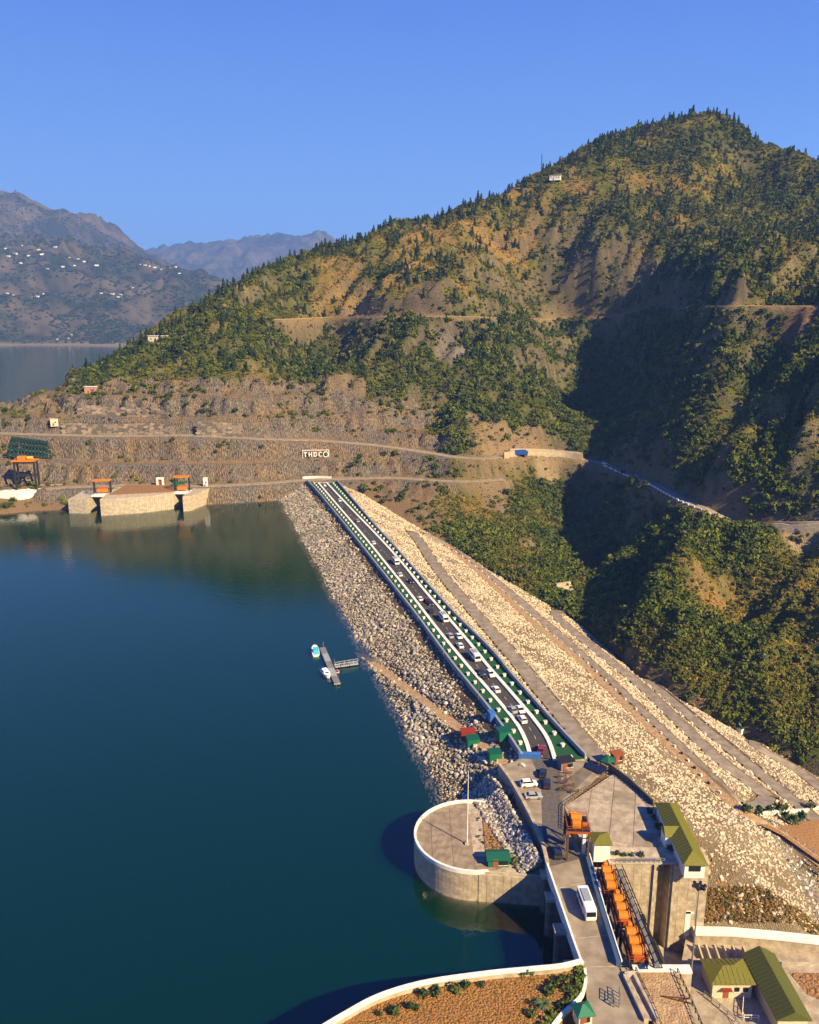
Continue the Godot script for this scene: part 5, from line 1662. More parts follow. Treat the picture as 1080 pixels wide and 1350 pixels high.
# ---------------------------------------------------------------- spillway gates and the concrete block
func build_spillway() -> void:
	var t := thing("spillway_block", "high tan concrete block with a flat apron and a dark gate slot", "spillway")
	var top := PackedVector3Array([Vector3(36.71, 10.00, -175.60), Vector3(49.39, 10.00, -187.75), Vector3(52.54, 10.00, -190.57), Vector3(57.09, 10.00, -180.36), Vector3(60.08, 10.00, -169.01), Vector3(63.80, 10.00, -154.25), Vector3(42.33, 10.00, -154.75), Vector3(38.98, 10.00, -157.28), Vector3(37.58, 10.00, -167.00)])
	var st := begin()
	var body := PackedVector3Array()
	for p in top: body.append(p)
	body[5] = Vector3(63.6, 10, -159.5)
	body[6] = Vector3(43.0, 10, -159.5)
	slab(st, body, -20.0, 9.9)
	obj("core", st, M.concrete, t)
	# wall facing the chute: two leaves with the slot between them
	for e in [[42.6, 53.0], [55.6, 63.8]]:
		st = begin()
		box(st, Vector3((e[0] + e[1]) / 2, -5.2, -157.0), Vector3(e[1] - e[0], 30.4, 5.0))
		obj("wall", st, M.concrete, t)
		var nx := int((e[1] - e[0]) / 1.7)
		var wv: float = (e[1] - e[0]) / nx
		for i in nx:
			for k in 15:
				var s := begin()
				box(s, Vector3(e[0] + (i + 0.5) * wv, 8.6 - k * 1.85, -154.46), Vector3(wv - 0.05, 1.80, 0.12))
				obj("wall_panel", s, M.concrete, t)
	for x in [52.2, 56.4]:
		st = begin()
		box(st, Vector3(x, -4.0, -154.2), Vector3(0.5, 28.0, 0.5))
		obj("slot_rib", st, M.pale_concrete, t)
	st = begin()
	box(st, Vector3(54.3, -5.5, -159.0), Vector3(2.7, 30.0, 0.6))
	obj("slot_back", st, M.concrete, t)
	st = begin()
	box(st, Vector3(53.2, 10.15, -157.0), Vector3(21.6, 0.3, 5.4))
	obj("coping", st, M.pale_concrete, t)
	# painted level gauge on the wall
	for e in [[60.2, -6.0, 1.1, 9.0], [60.9, -9.0, 2.6, 0.5], [61.4, -10.5, 0.5, 9.0], [60.5, -2.0, 1.9, 0.5]]:
		st = begin()
		box(st, Vector3(e[0], e[1], -154.37), Vector3(e[2], e[3], 0.05))
		obj("gauge_mark", st, M.white_paint, t)
	# apron slabs
	var ap := PackedVector2Array()
	for p in PackedVector3Array([Vector3(37.20, 10.00, -175.30), Vector3(49.15, 10.00, -186.71), Vector3(52.12, 10.00, -188.80), Vector3(56.20, 10.00, -178.43), Vector3(57.91, 10.00, -167.00), Vector3(56.81, 10.00, -158.83), Vector3(51.83, 10.00, -157.54), Vector3(43.43, 10.00, -158.83), Vector3(42.29, 10.00, -163.37), Vector3(40.80, 10.00, -167.57)]): ap.append(Vector2(p.x, p.z))
	var ax := Vector2(0.96, 0.28)
	var az := Vector2(-0.28, 0.96)
	var o := ap[0]
	for i in range(-4, 8):
		for j in range(-8, 10):
			var c0 := o + ax * i * 5.2 + az * j * 5.2
			var cell := PackedVector2Array([c0, c0 + ax * 5.08, c0 + ax * 5.08 + az * 5.08, c0 + az * 5.08])
			for poly in Geometry2D.intersect_polygons(cell, ap):
				var p3 := PackedVector3Array()
				for p in poly: p3.append(Vector3(p.x, 0, p.y))
				if p3.size() < 3: continue
				var s := begin()
				slab(s, p3, 9.8, 10.02)
				obj("apron_slab", s, [M.apron_concrete, M.concrete, M.grey_road][posmod(i * 3 + j * 5, 3)] if posmod(i * 7 + j * 11, 4) == 0 else M.apron_concrete, t)
	# railings round the apron: posts and rails
	railing(PackedVector3Array([Vector3(35.05, 10.02, -166.40), Vector3(36.65, 10.02, -175.26), Vector3(49.30, 10.02, -187.37)]), 1.1, "rusty red railing along the road side of the apron", "rust", 1.2)
	railing(PackedVector3Array([Vector3(51.98, 10.02, -189.82), Vector3(56.53, 10.02, -179.68), Vector3(57.67, 10.02, -174.65)]), 1.3, "dark railing on the valley side of the apron", "steel_dark", 1.2)
	railing(PackedVector3Array([Vector3(43.89, 10.30, -154.59), Vector3(50.99, 10.30, -154.59), Vector3(54.21, 10.30, -154.59)]), 1.0, "low pale railing over the gate slot wall", "steel_grey", 1.0)
	# dark side wall by the gazebo
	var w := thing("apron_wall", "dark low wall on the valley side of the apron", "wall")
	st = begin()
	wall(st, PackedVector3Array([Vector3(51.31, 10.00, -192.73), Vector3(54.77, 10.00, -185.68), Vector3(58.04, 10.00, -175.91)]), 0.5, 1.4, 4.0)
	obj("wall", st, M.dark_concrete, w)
	# gazebo
	var g := thing("gazebo", "small gazebo with dark green roof at the corner of the apron", "gazebo", Vector3(50.72, 10.00, -192.73), 0.4)
	for x in [-1.2, 1.2]:
		for z in [-1.2, 1.2]:
			st = begin()
			box(st, Vector3(x, 1.2, z), Vector3(0.16, 2.4, 0.16))
			obj("post", st, M.steel_dark, g)
	st = begin()
	for i in 6:
		var p := TAU * i / 6
		var q := TAU * (i + 1) / 6
		tri(st, Vector3(2.2 * cos(p), 2.4, 2.2 * sin(p)), Vector3(2.2 * cos(q), 2.4, 2.2 * sin(q)), Vector3(0, 3.7, 0))
		tri(st, Vector3(2.2 * cos(p), 2.4, 2.2 * sin(p)), Vector3(0, 2.6, 0), Vector3(2.2 * cos(q), 2.4, 2.2 * sin(q)))
	obj("roof", st, M.green_roof, g)
	hut(Vector3(54.39, 9.30, -197.25), 2.6, 2.2, 2.2, 0.3, "kiosk", "rust red kiosk beside the gazebo", "kiosk", "rust", "brick_red", "flat", 0.5, 0.3, 1, 1)
	# dark blue sheets that stand in for the shadow between gazebo and road
	var sp := thing("shadow_panels", "dark blue sheets standing in for the shadow beside the gazebo", "painted shadow", Vector3(47.75, 10.01, -191.63), 0.75)
	for k in 2:
		st = begin()
		box(st, Vector3(0, 0.75, -1.3 + k * 2.6), Vector3(3.0, 0.08, 2.4), Basis(Vector3(0, 0, 1), 0.3))
		obj("panel", st, M.shadow_blue, sp)
		for x in [-1.2, 1.2]:
			st = begin()
			box(st, Vector3(x, 0.35 + x * 0.12, -1.3 + k * 2.6), Vector3(0.1, 0.75 + x * 0.3, 0.1))
			obj("leg", st, M.steel_grey, sp)
	# long building with olive roof
	var b := hut(Vector3(59.4, 10.02, -161.2), 21.5, 4.2, 3.0, PI / 2 - 0.02, "long_building", "long white building with olive green hipped roof on the apron edge", "building", "white_paint", "olive_roof", "hip", 1.7, 0.5, 2, 4)
	st = begin()
	var e0 := [Vector3(-2, 3.06, -3.8), Vector3(2, 3.06, -3.8), Vector3(2, 3.06, 0), Vector3(-2, 3.06, 0)]
	var k0 := Vector3(0, 4.5, -3.6)
	var k1 := Vector3(0, 4.55, 0)
	quad(st, e0[0], e0[3], k1, k0)
	quad(st, e0[2], e0[1], k0, k1)
	tri(st, e0[1], e0[0], k0)
	obj("porch_roof", st, M.olive_roof, b)
	st = begin()
	box(st, Vector3(0, 1.5, -2.8), Vector3(3.4, 3.0, 1.6))
	obj("porch", st, M.white_paint, b)
	st = begin()
	box(st, Vector3(-10.8, 1.9, 0), Vector3(0.1, 1.3, 2.4))
	obj("window", st, M.glass, b)
	# control booth by the gates
	hut(Vector3(41.1, 10.02, -157.6), 3.4, 3.8, 4.0, 0.0, "control_booth", "square white booth with olive roof at the head of the orange hoists", "booth", "white_paint", "olive_roof", "hip", 0.9, 0.4, 0, 0)
	build_gantry()
	var by := PackedVector3Array([Vector3(56.09, 10.02, -172.82), Vector3(56.48, 10.02, -170.44), Vector3(56.53, 10.02, -166.97), Vector3(56.47, 10.02, -164.45), Vector3(56.77, 10.02, -161.45), Vector3(56.88, 10.02, -159.07), Vector3(44.54, 10.02, -157.25), Vector3(46.05, 10.02, -156.74), Vector3(47.75, 10.02, -157.00), Vector3(49.97, 10.02, -156.74)])
	for i in by.size():
		var s := rng.randf_range(0.6, 1.15)
		var sh := thing("apron_bush", "dark green bush growing beside the long olive-roofed building" if i < 6 else "small green bush at the edge of the apron over the gate slot wall", "bush", by[i], rng.randf() * 6.0, "bushes beside the long building" if i < 6 else "bushes over the slot wall")
		sh.scale = Vector3(s, s, s)
		put_mesh("foliage", crowns[i % 5], M["bushy_leaf_%d" % (i % 2)], sh).position.y = 0.7
		var stem := put_mesh("stem", trunk_mesh, M.bark, sh)
		stem.scale = Vector3(2, 0.8, 2)
	# sill, gates and chute
	var ch := thing("spillway_chute", "pale concrete chute sloping down behind the gates", "chute")
	st = begin()
	quad(st, Vector3(38.5, -6, -155), Vector3(75, -17, -155), Vector3(75, -17, -126), Vector3(38.5, -6, -126))
	box(st, Vector3(57, -19.6, -140.5), Vector3(37, 3.0, 29.0))
	obj("floor", st, M.concrete, ch)
	st = begin()
	box(st, Vector3(44.2, -4.5, -125.6), Vector3(12.4, 28.2, 1.4))
	box(st, Vector3(62.0, -13.0, -125.6), Vector3(23.0, 10.0, 1.38))
	obj("near_wall", st, M.concrete, ch)
	st = begin()
	box(st, Vector3(45.2, 9.85, -125.6), Vector3(10.4, 0.5, 1.7))
	obj("wall_coping", st, M.white_paint, ch)
	# three hoists with their decks
	var proto: Node3D = null
	for i in 3:
		var p: Vector3 = [Vector3(40.73, 11.00, -147.42), Vector3(41.09, 11.00, -138.84), Vector3(41.27, 11.00, -129.92)][i]
		var label: String = ["orange gate hoist next to the white control booth", "middle orange gate hoist between two others over the gates", "orange gate hoist nearest the bare brown yard"][i]
		if proto == null:
			proto = make_hoist(p, label)
		else:
			copy(proto, "gate_hoist", p, proto.rotation.y, label)
	for i in 3:
		var z: float = [-150.0, -141.5, -133.0][i]
		var gt := thing("radial_gate", ["dark steel gate under the hoist by the control booth", "dark steel gate under the middle hoist", "dark steel gate under the hoist by the brown yard"][i], "gate", Vector3(40.2, 0, z))
		st = begin()
		for k in 8:
			var a0 := 0.75 - k * 0.19
			var a1 := 0.75 - (k + 1) * 0.19
			quad(st, Vector3(5 - 6 * cos(a0), 6 * sin(a0) + 1, -3.6), Vector3(5 - 6 * cos(a0), 6 * sin(a0) + 1, 3.6), Vector3(5 - 6 * cos(a1), 6 * sin(a1) + 1, 3.6), Vector3(5 - 6 * cos(a1), 6 * sin(a1) + 1, -3.6))
		obj("skin_plate", st, M.steel_grey, gt)
		for s in [-2.6, 0.0, 2.6]:
			st = begin()
			bar(st, Vector3(0.2, 4.5, s), Vector3(5, 1, s), 0.4)
			bar(st, Vector3(-0.6, 0, s), Vector3(5, 1, s), 0.4)
			obj("arm", st, M.steel_dark, gt)
	for z in [-154.2, -145.8, -137.2, -128.4]:
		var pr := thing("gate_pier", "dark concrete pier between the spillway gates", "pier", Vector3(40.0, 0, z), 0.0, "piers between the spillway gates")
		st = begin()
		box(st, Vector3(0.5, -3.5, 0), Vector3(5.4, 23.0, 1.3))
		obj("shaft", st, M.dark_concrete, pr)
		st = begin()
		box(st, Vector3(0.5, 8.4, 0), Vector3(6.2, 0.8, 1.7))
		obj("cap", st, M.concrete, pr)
	# truss walkway beside the hoists
	var tw := thing("truss_walkway", "dark steel truss walkway running beside the orange hoists", "walkway")
	var w0: Vector3 = Vector3(43.18, 12.00, -150.12)
	var w1: Vector3 = Vector3(43.82, 12.00, -123.57)
	for s in [-0.7, 0.7]:
		for y in [0.0, 1.1]:
			st = begin()
			bar(st, w0 + Vector3(s, y, 0), w1 + Vector3(s, y, 0), 0.16)
			obj("chord", st, M.steel_dark, tw)
	st = begin()
	for i in 14:
		bar(st, w0.lerp(w1, i / 13.0) + Vector3(-0.7, 0, 0), w0.lerp(w1, i / 13.0) + Vector3(0.7, 0, 0), 0.12)
	obj("cross_bar", st, M.steel_dark, tw)
	for s in [-0.7, 0.7]:
		st = begin()
		for i in 13:
			bar(st, w0.lerp(w1, i / 13.0) + Vector3(s, 0, 0), w0.lerp(w1, (i + 1) / 13.0) + Vector3(s, 1.1, 0), 0.09)
		obj("lattice", st, M.steel_dark, tw)
	st = begin()
	bar(st, w0 + Vector3(0, 0.05, 0), w1 + Vector3(0, 0.05, 0), 0.9, 0.06)
	obj("grating", st, M.steel_grey, tw)
	for i in 4:
		st = begin()
		var p := w0.lerp(w1, (i + 0.3) / 3.6)
		bar(st, Vector3(p.x, -8, p.z), p, 0.3)
		obj("support", st, M.steel_dark, tw)
	# pipe gallery down in the chute, by the wall foot
	var pg := thing("pipe_gallery", "rusty dark pipework zigzagging at the foot of the concrete wall", "pipes")
	var chain := [Vector3(49.6, -3.0, -150.0), Vector3(51.0, -4.0, -147.0), Vector3(52.2, -6.5, -143.0), Vector3(53.2, -8.0, -139.0), Vector3(54.6, -9.0, -135.0), Vector3(56.0, -9.5, -131.0)]
	for i in chain.size() - 1:
		st = begin()
		tube(st, chain[i], chain[i + 1], 0.75, 0.75, 10)
		obj("pipe", st, M.steel_dark, pg)
		st = begin()
		bar(st, chain[i] + Vector3(0, 0.2, 0), chain[i] + Vector3(-2.2, -1.2, 2.0), 0.5)
		obj("branch", st, M.rust, pg)
	for i in chain.size():
		st = begin()
		box(st, Vector3(chain[i].x, (chain[i].y - 16.0) / 2, chain[i].z), Vector3(0.5, chain[i].y + 16.0, 0.5))
		obj("support", st, M.steel_dark, pg)
	st = begin()
	box(st, Vector3(49.0, -1.6, -151.0), Vector3(1.8, 2.6, 1.8))
	obj("valve_box", st, M.steel_dark, pg)

func railing(pts: PackedVector3Array, h: float, label: String, m: String, every := 1.5) -> void:
	var t := thing("railing", label, "railing")
	var line := along(pts, every, false)
	for y in [h, h * 0.55]:
		var st := begin()
		for i in line.size() - 1: bar(st, line[i] + Vector3(0, y, 0), line[i + 1] + Vector3(0, y, 0), 0.09)
		obj("rail", st, M[m], t)
	var post := begin()
	box(post, Vector3(0, h / 2, 0), Vector3(0.13, h, 0.13))
	post.generate_normals()
	var pm := post.commit()
	for p in line:
		put_mesh("post", pm, M[m], t).position = p

func make_hoist(p: Vector3, label: String) -> Node3D:
	var t := thing("gate_hoist", label, "hoist", p, -0.045)
	var st := begin()
	box(st, Vector3(0, -0.15, 0), Vector3(3.6, 0.3, 8.2))
	obj("deck", st, M.steel_dark, t)
	for z in [-3.8, 3.8]:
		for x in [-1.5, 1.5]:
			st = begin()
			box(st, Vector3(x, -2.0, z), Vector3(0.35, 3.6, 0.35))
			obj("leg", st, M.steel_dark, t)
	for k in 3:
		var z := -2.4 + k * 2.3
		st = begin()
		tube(st, Vector3(-0.85, 0.95, z), Vector3(0.85, 0.95, z), 0.95, 0.95, 16)
		var d := obj("drum", st, M.orange_paint, t)
		for x in [-0.95, 0.95]:
			st = begin()
			tube(st, Vector3(x - 0.08, 0.95, z), Vector3(x + 0.08, 0.95, z), 1.12, 1.12, 16)
			obj("flange", st, M.orange_paint, d)
		st = begin()
		bevel_box(st, Vector3(0, 0.5, z + 1.15), Vector3(1.5, 1.2, 0.8), 0.12)
		obj("gearbox", st, M.orange_paint, t)
	st = begin()
	bevel_box(st, Vector3(-0.2, 1.3, -3.5), Vector3(0.9, 1.6, 1.0), 0.15)
	obj("motor", st, M.orange_paint, t)
	st = begin()
	bevel_box(st, Vector3(0, 0.65, 3.75), Vector3(2.0, 1.3, 0.5), 0.06)
	obj("end_plate", st, M.orange_dark, t)
	st = begin()
	for x in [-1.7, 1.7]:
		for y in [0.6, 1.1]: bar(st, Vector3(x, y, -4.0), Vector3(x, y, 4.0), 0.06)
		for z in [-4.0, -2.0, 0.0, 2.0, 4.0]: bar(st, Vector3(x, 0, z), Vector3(x, 1.1, z), 0.06)
	for y in [0.6, 1.1]: bar(st, Vector3(-1.7, y, 4.0), Vector3(1.7, y, 4.0), 0.06)
	obj("handrail", st, M.orange_dark, t)
	return t

func build_gantry() -> void:
	var t := thing("gantry_crane", "tall gantry crane with orange winch on top beside the bridge head", "crane", Vector3(36.0, 10, -158.2), -0.05)
	var st: SurfaceTool
	for x in [-2.2, 2.2]:
		for z in [-2.6, 2.6]:
			st = begin()
			box(st, Vector3(x, 3.4, z), Vector3(0.4, 6.8, 0.4))
			obj("leg", st, M.rust, t)
	for x in [-2.2, 2.2]:
		st = begin()
		bar(st, Vector3(x, 0.4, -2.6), Vector3(x, 6.4, 2.6), 0.18)
		bar(st, Vector3(x, 6.4, -2.6), Vector3(x, 0.4, 2.6), 0.18)
		obj("brace", st, M.steel_dark, t)
	for z in [-2.6, 2.6]:
		st = begin()
		box(st, Vector3(0, 6.9, z), Vector3(5.0, 0.55, 0.4))
		obj("girder", st, M.orange_dark, t)
	st = begin()
	box(st, Vector3(0, 7.15, 0), Vector3(4.8, 0.14, 5.6))
	obj("deck", st, M.steel_dark, t)
	st = begin()
	tube(st, Vector3(-1.3, 8.3, -0.6), Vector3(0.9, 8.3, -0.6), 0.95, 0.95, 16)
	obj("drum", st, M.orange_paint, t)
	st = begin()
	bevel_box(st, Vector3(-0.4, 8.0, 1.1), Vector3(2.0, 1.5, 1.6), 0.2)
	obj("gearbox", st, M.orange_paint, t)
	st = begin()
	tube(st, Vector3(0.9, 7.9, 1.2), Vector3(2.0, 7.9, 1.2), 0.5, 0.5, 12)
	obj("motor", st, M.orange_dark, t)
	st = begin()
	bevel_box(st, Vector3(-0.8, 8.0, -2.1), Vector3(1.4, 1.5, 0.7), 0.15)
	obj("brake_box", st, M.orange_paint, t)
	st = begin()
	for e in [[Vector3(-2.35, 0, -2.7), Vector3(2.35, 0, -2.7)], [Vector3(-2.35, 0, 2.7), Vector3(2.35, 0, 2.7)], [Vector3(-2.35, 0, -2.7), Vector3(-2.35, 0, 2.7)], [Vector3(2.35, 0, -2.7), Vector3(2.35, 0, 2.7)]]:
		for y in [7.8, 8.3]: bar(st, e[0] + Vector3(0, y, 0), e[1] + Vector3(0, y, 0), 0.07)
		for k in 4: bar(st, e[0].lerp(e[1], k / 3.0) + Vector3(0, 7.2, 0), e[0].lerp(e[1], k / 3.0) + Vector3(0, 8.3, 0), 0.07)
	obj("handrail", st, M.orange_dark, t)
	st = begin()
	for k in 9: bar(st, Vector3(-2.5, 0.5 + k * 0.75, 1.2), Vector3(-2.5, 0.5 + k * 0.75, 1.9), 0.06)
	bar(st, Vector3(-2.5, 0, 1.2), Vector3(-2.5, 7, 1.2), 0.08)
	bar(st, Vector3(-2.5, 0, 1.9), Vector3(-2.5, 7, 1.9), 0.08)
	obj("ladder", st, M.steel_grey, t)
	st = begin()
	box(st, Vector3(1.7, 3.2, 0), Vector3(0.7, 6.4, 0.9))
	obj("lifting_beam", st, M.white_paint, t)

# ---------------------------------------------------------------- lower yard, right of the chute
func build_lower_yard() -> void:
	var st := begin()
	slab(st, PackedVector3Array([Vector3(60.44, -8.00, -154.92), Vector3(91.19, -8.00, -151.79), Vector3(79.61, -8.00, -120.18), Vector3(45.87, -8.00, -120.18), Vector3(54.93, -8.00, -142.62)]), -14.0, -8.0)
	tag(obj("lower_yard", st, M.apron_concrete), "", "", "", "structure")
	# white retaining wall under the rubble slope
	var w := thing("retaining_wall", "bright white retaining wall at the foot of the rubble slope", "wall")
	st = begin()
	wall(st, PackedVector3Array([Vector3(61.34, -8.00, -153.12), Vector3(68.80, -8.00, -152.90), Vector3(78.16, -8.00, -151.79), Vector3(91.73, -8.00, -149.63)]), 2.2, 2.3, 1.0)
	obj("wall", st, M.concrete, w)
	st = begin()
	strip(st, offset(PackedVector3Array([Vector3(61.34, -8.00, -153.12), Vector3(68.80, -8.00, -152.90), Vector3(78.16, -8.00, -151.79), Vector3(91.73, -8.00, -149.63)]), -1.3), offset(PackedVector3Array([Vector3(61.34, -8.00, -153.12), Vector3(68.80, -8.00, -152.90), Vector3(78.16, -8.00, -151.79), Vector3(91.73, -8.00, -149.63)]), 1.3), 2.6, 0.3)
	obj("coping", st, M.white_paint, w)
	var ribs := PackedVector3Array([Vector3(61.36, -8.00, -148.35), Vector3(62.96, -8.00, -148.35), Vector3(64.80, -8.00, -148.14), Vector3(66.72, -8.00, -148.14), Vector3(68.55, -8.00, -147.93), Vector3(70.70, -8.00, -147.72)])
	for p in ribs:
		st = begin()
		box(st, p + Vector3(0, 0.5, -0.6), Vector3(0.35, 1.6, 3.4), Basis(Vector3.RIGHT, 0.25))
		obj("buttress", st, M.pale_concrete, w)
	var lw := thing("kerb_wall", "low tan kerb wall in front of the white retaining wall", "wall")
	st = begin()
	wall(st, PackedVector3Array([Vector3(59.03, -8.00, -147.09), Vector3(65.06, -8.00, -147.09), Vector3(73.17, -8.00, -147.51)]), 0.5, 0.6, 0.3)
	wall(st, PackedVector3Array([Vector3(77.40, -8.00, -146.26), Vector3(89.83, -8.00, -145.85)]), 0.5, 0.6, 0.3)
	obj("wall", st, M.pale_concrete, lw)
	st = begin()
	slab(st, PackedVector3Array([Vector3(78.08, -8.00, -144.22), Vector3(88.81, -8.00, -143.82), Vector3(84.39, -8.00, -135.05), Vector3(79.27, -8.00, -138.37)]), -8.2, -7.96)
	tag(obj("earth_strip", st, M.red_earth), "", "", "", "structure")
	var h := hut(Vector3(63.8, -8.0, -140.6), 7.8, 5.8, 3.6, 0.0, "small_house", "small cream house with olive hipped roof and red door in the lower yard", "house", "cream_wall", "olive_roof", "hip", 1.5, 0.5, 1, 2)
	st = begin()
	box(st, Vector3(-1.2, 2.3, 3.3), Vector3(1.9, 0.15, 1.0))
	obj("canopy", st, M.red_sheet, h)
	hut(Vector3(71.8, -8.0, -136.8), 15.6, 5.6, 3.8, PI / 2, "long_shed", "long shed with dark olive gabled roof in the lower yard", "building", "cream_wall", "olive_roof_dark", "gable", 1.9, 0.55, 2, 4)
	railing(PackedVector3Array([Vector3(66.00, -8.00, -137.25), Vector3(63.81, -8.00, -132.37), Vector3(67.02, -8.00, -132.37)]), 1.2, "white railing between the small house and the long shed", "white_paint", 1.4)
	railing(PackedVector3Array([Vector3(58.58, -8.00, -138.37), Vector3(62.35, -8.00, -132.37), Vector3(63.21, -8.00, -126.45)]), 1.1, "thin grey railing on the yard slope below the small house", "steel_grey", 1.8)
	# floodlight mast
	var m := thing("floodlight_mast", "tall slender floodlight mast in front of the concrete wall", "mast", Vector3(57.3, -8.0, -142.6))
	st = begin()
	tube(st, Vector3.ZERO, Vector3(0, 22.0, 0), 0.24, 0.1, 8)
	obj("pole", st, M.steel_grey, m)
	st = begin()
	tube(st, Vector3(0, 21.6, 0), Vector3(0, 21.8, 0), 1.0, 1.0, 12)
	obj("ring", st, M.steel_dark, m)
	for i in 6:
		var a := TAU * i / 6
		st = begin()
		box(st, Vector3(1.15 * cos(a), 21.9, 1.15 * sin(a)), Vector3(0.5, 0.45, 0.5), Basis(Vector3.UP, -a))
		obj("floodlight", st, M.steel_dark, m)
	# yard on the near bank, with its kerb
	st = begin()
	slab(st, PackedVector3Array([Vector3(40.37, 10.00, -125.23), Vector3(47.53, 10.00, -124.70), Vector3(47.01, 10.00, -106.57), Vector3(40.46, 10.00, -106.57)]), 2.0, 10.0)
	tag(obj("bare_yard", st, M.dirt), "", "", "", "structure")
	railing(PackedVector3Array([Vector3(40.28, 10.00, -124.88), Vector3(41.22, 10.00, -116.77), Vector3(41.47, 10.00, -107.94)]), 1.0, "dark railing on the road side of the bare yard", "rust", 1.5)
	railing(PackedVector3Array([Vector3(47.61, 10.00, -124.53), Vector3(47.97, 10.00, -114.76), Vector3(47.84, 10.00, -107.25)]), 1.1, "dark railing on the drop side of the bare yard", "steel_dark", 1.5)
	var fr := thing("steel_frame", "rusty triangular steel frame lying on the bare yard", "frame", Vector3(45.78, 10.00, -118.67), 0.0)
	for e in [[Vector3(-2.5, 0.15, -0.6), Vector3(2.2, 0.15, 1.0)], [Vector3(-2.5, 0.15, -0.6), Vector3(2.0, 0.15, -0.1)], [Vector3(0, 0.15, 0.3), Vector3(2.0, 0.15, -0.1)]]:
		st = begin()
		bar(st, e[0], e[1], 0.18)
		obj("bar", st, M.rust, fr)
	# walled slot beside the road
	var sl := thing("stoplog_slot", "long concrete box with a dark open slot beside the road", "slot")
	for e in [PackedVector3Array([Vector3(38.09, 10.00, -123.67), Vector3(39.18, 10.00, -114.00)]), PackedVector3Array([Vector3(39.78, 10.00, -124.01), Vector3(41.19, 10.00, -114.00)])]:
		st = begin()
		wall(st, e, 0.8, 0.7, 0.5)
		obj("side_wall", st, M.concrete, sl)
	st = begin()
	strip(st, spread(PackedVector3Array([Vector3(38.27, 10.00, -123.32), Vector3(39.39, 10.00, -114.30)]), 2), spread(PackedVector3Array([Vector3(39.43, 10.00, -123.67), Vector3(41.02, 10.00, -114.30)]), 2), 0.05)
	obj("slot_bottom", st, M.concrete, sl)
	st = begin()
	wall(st, PackedVector3Array([Vector3(38.09, 10.00, -123.67), Vector3(39.78, 10.00, -124.01)]), 0.8, 0.72, 0.5)
	obj("end_wall", st, M.pale_concrete, sl)
	# tank mesh frame beside the road
	railing(PackedVector3Array([Vector3(34.73, 10.00, -119.65), Vector3(34.13, 10.00, -117.08), Vector3(35.67, 10.00, -117.08), Vector3(36.11, 10.00, -119.97)]), 1.6, "square cage of rails at the road edge near the slot", "steel_grey", 0.8)
	# undergrowth along the rubble foot
	var spots := []
	var cols := []
	for i in 900:
		var x := rng.randf_range(63.5, 98.0)
		var f := rng.randf_range(156.6, 163.0)
		var y := face_down.at(x, f)
		var s := rng.randf_range(0.25, 0.75)
		spots.append(Transform3D(Basis(Vector3.UP, rng.randf() * 6.0).scaled(Vector3(s, s, s)), Vector3(x, y + s * 0.3, -f)))
		var c := Vector3(0.06, 0.07, 0.02).lerp(Vector3(0.30, 0.17, 0.05), rng.randf())
		cols.append(Color(c.x, c.y, c.z))
	many("dry_weeds", crowns[2], M.leaf, spots, cols, "dry brown weeds at the foot of the rubble slope", "weeds")

# ---------------------------------------------------------------- garden on the near bank
var GARDEN_EDGE := PackedVector3Array([Vector3(-14.80, 10.00, -111.48), Vector3(-10.72, 10.00, -114.61), Vector3(-5.18, 10.00, -118.35), Vector3(2.64, 10.00, -121.29), Vector3(13.38, 10.00, -123.32), Vector3(21.55, 10.00, -124.36), Vector3(27.07, 10.00, -125.05), Vector3(31.10, 10.00, -126.29)])

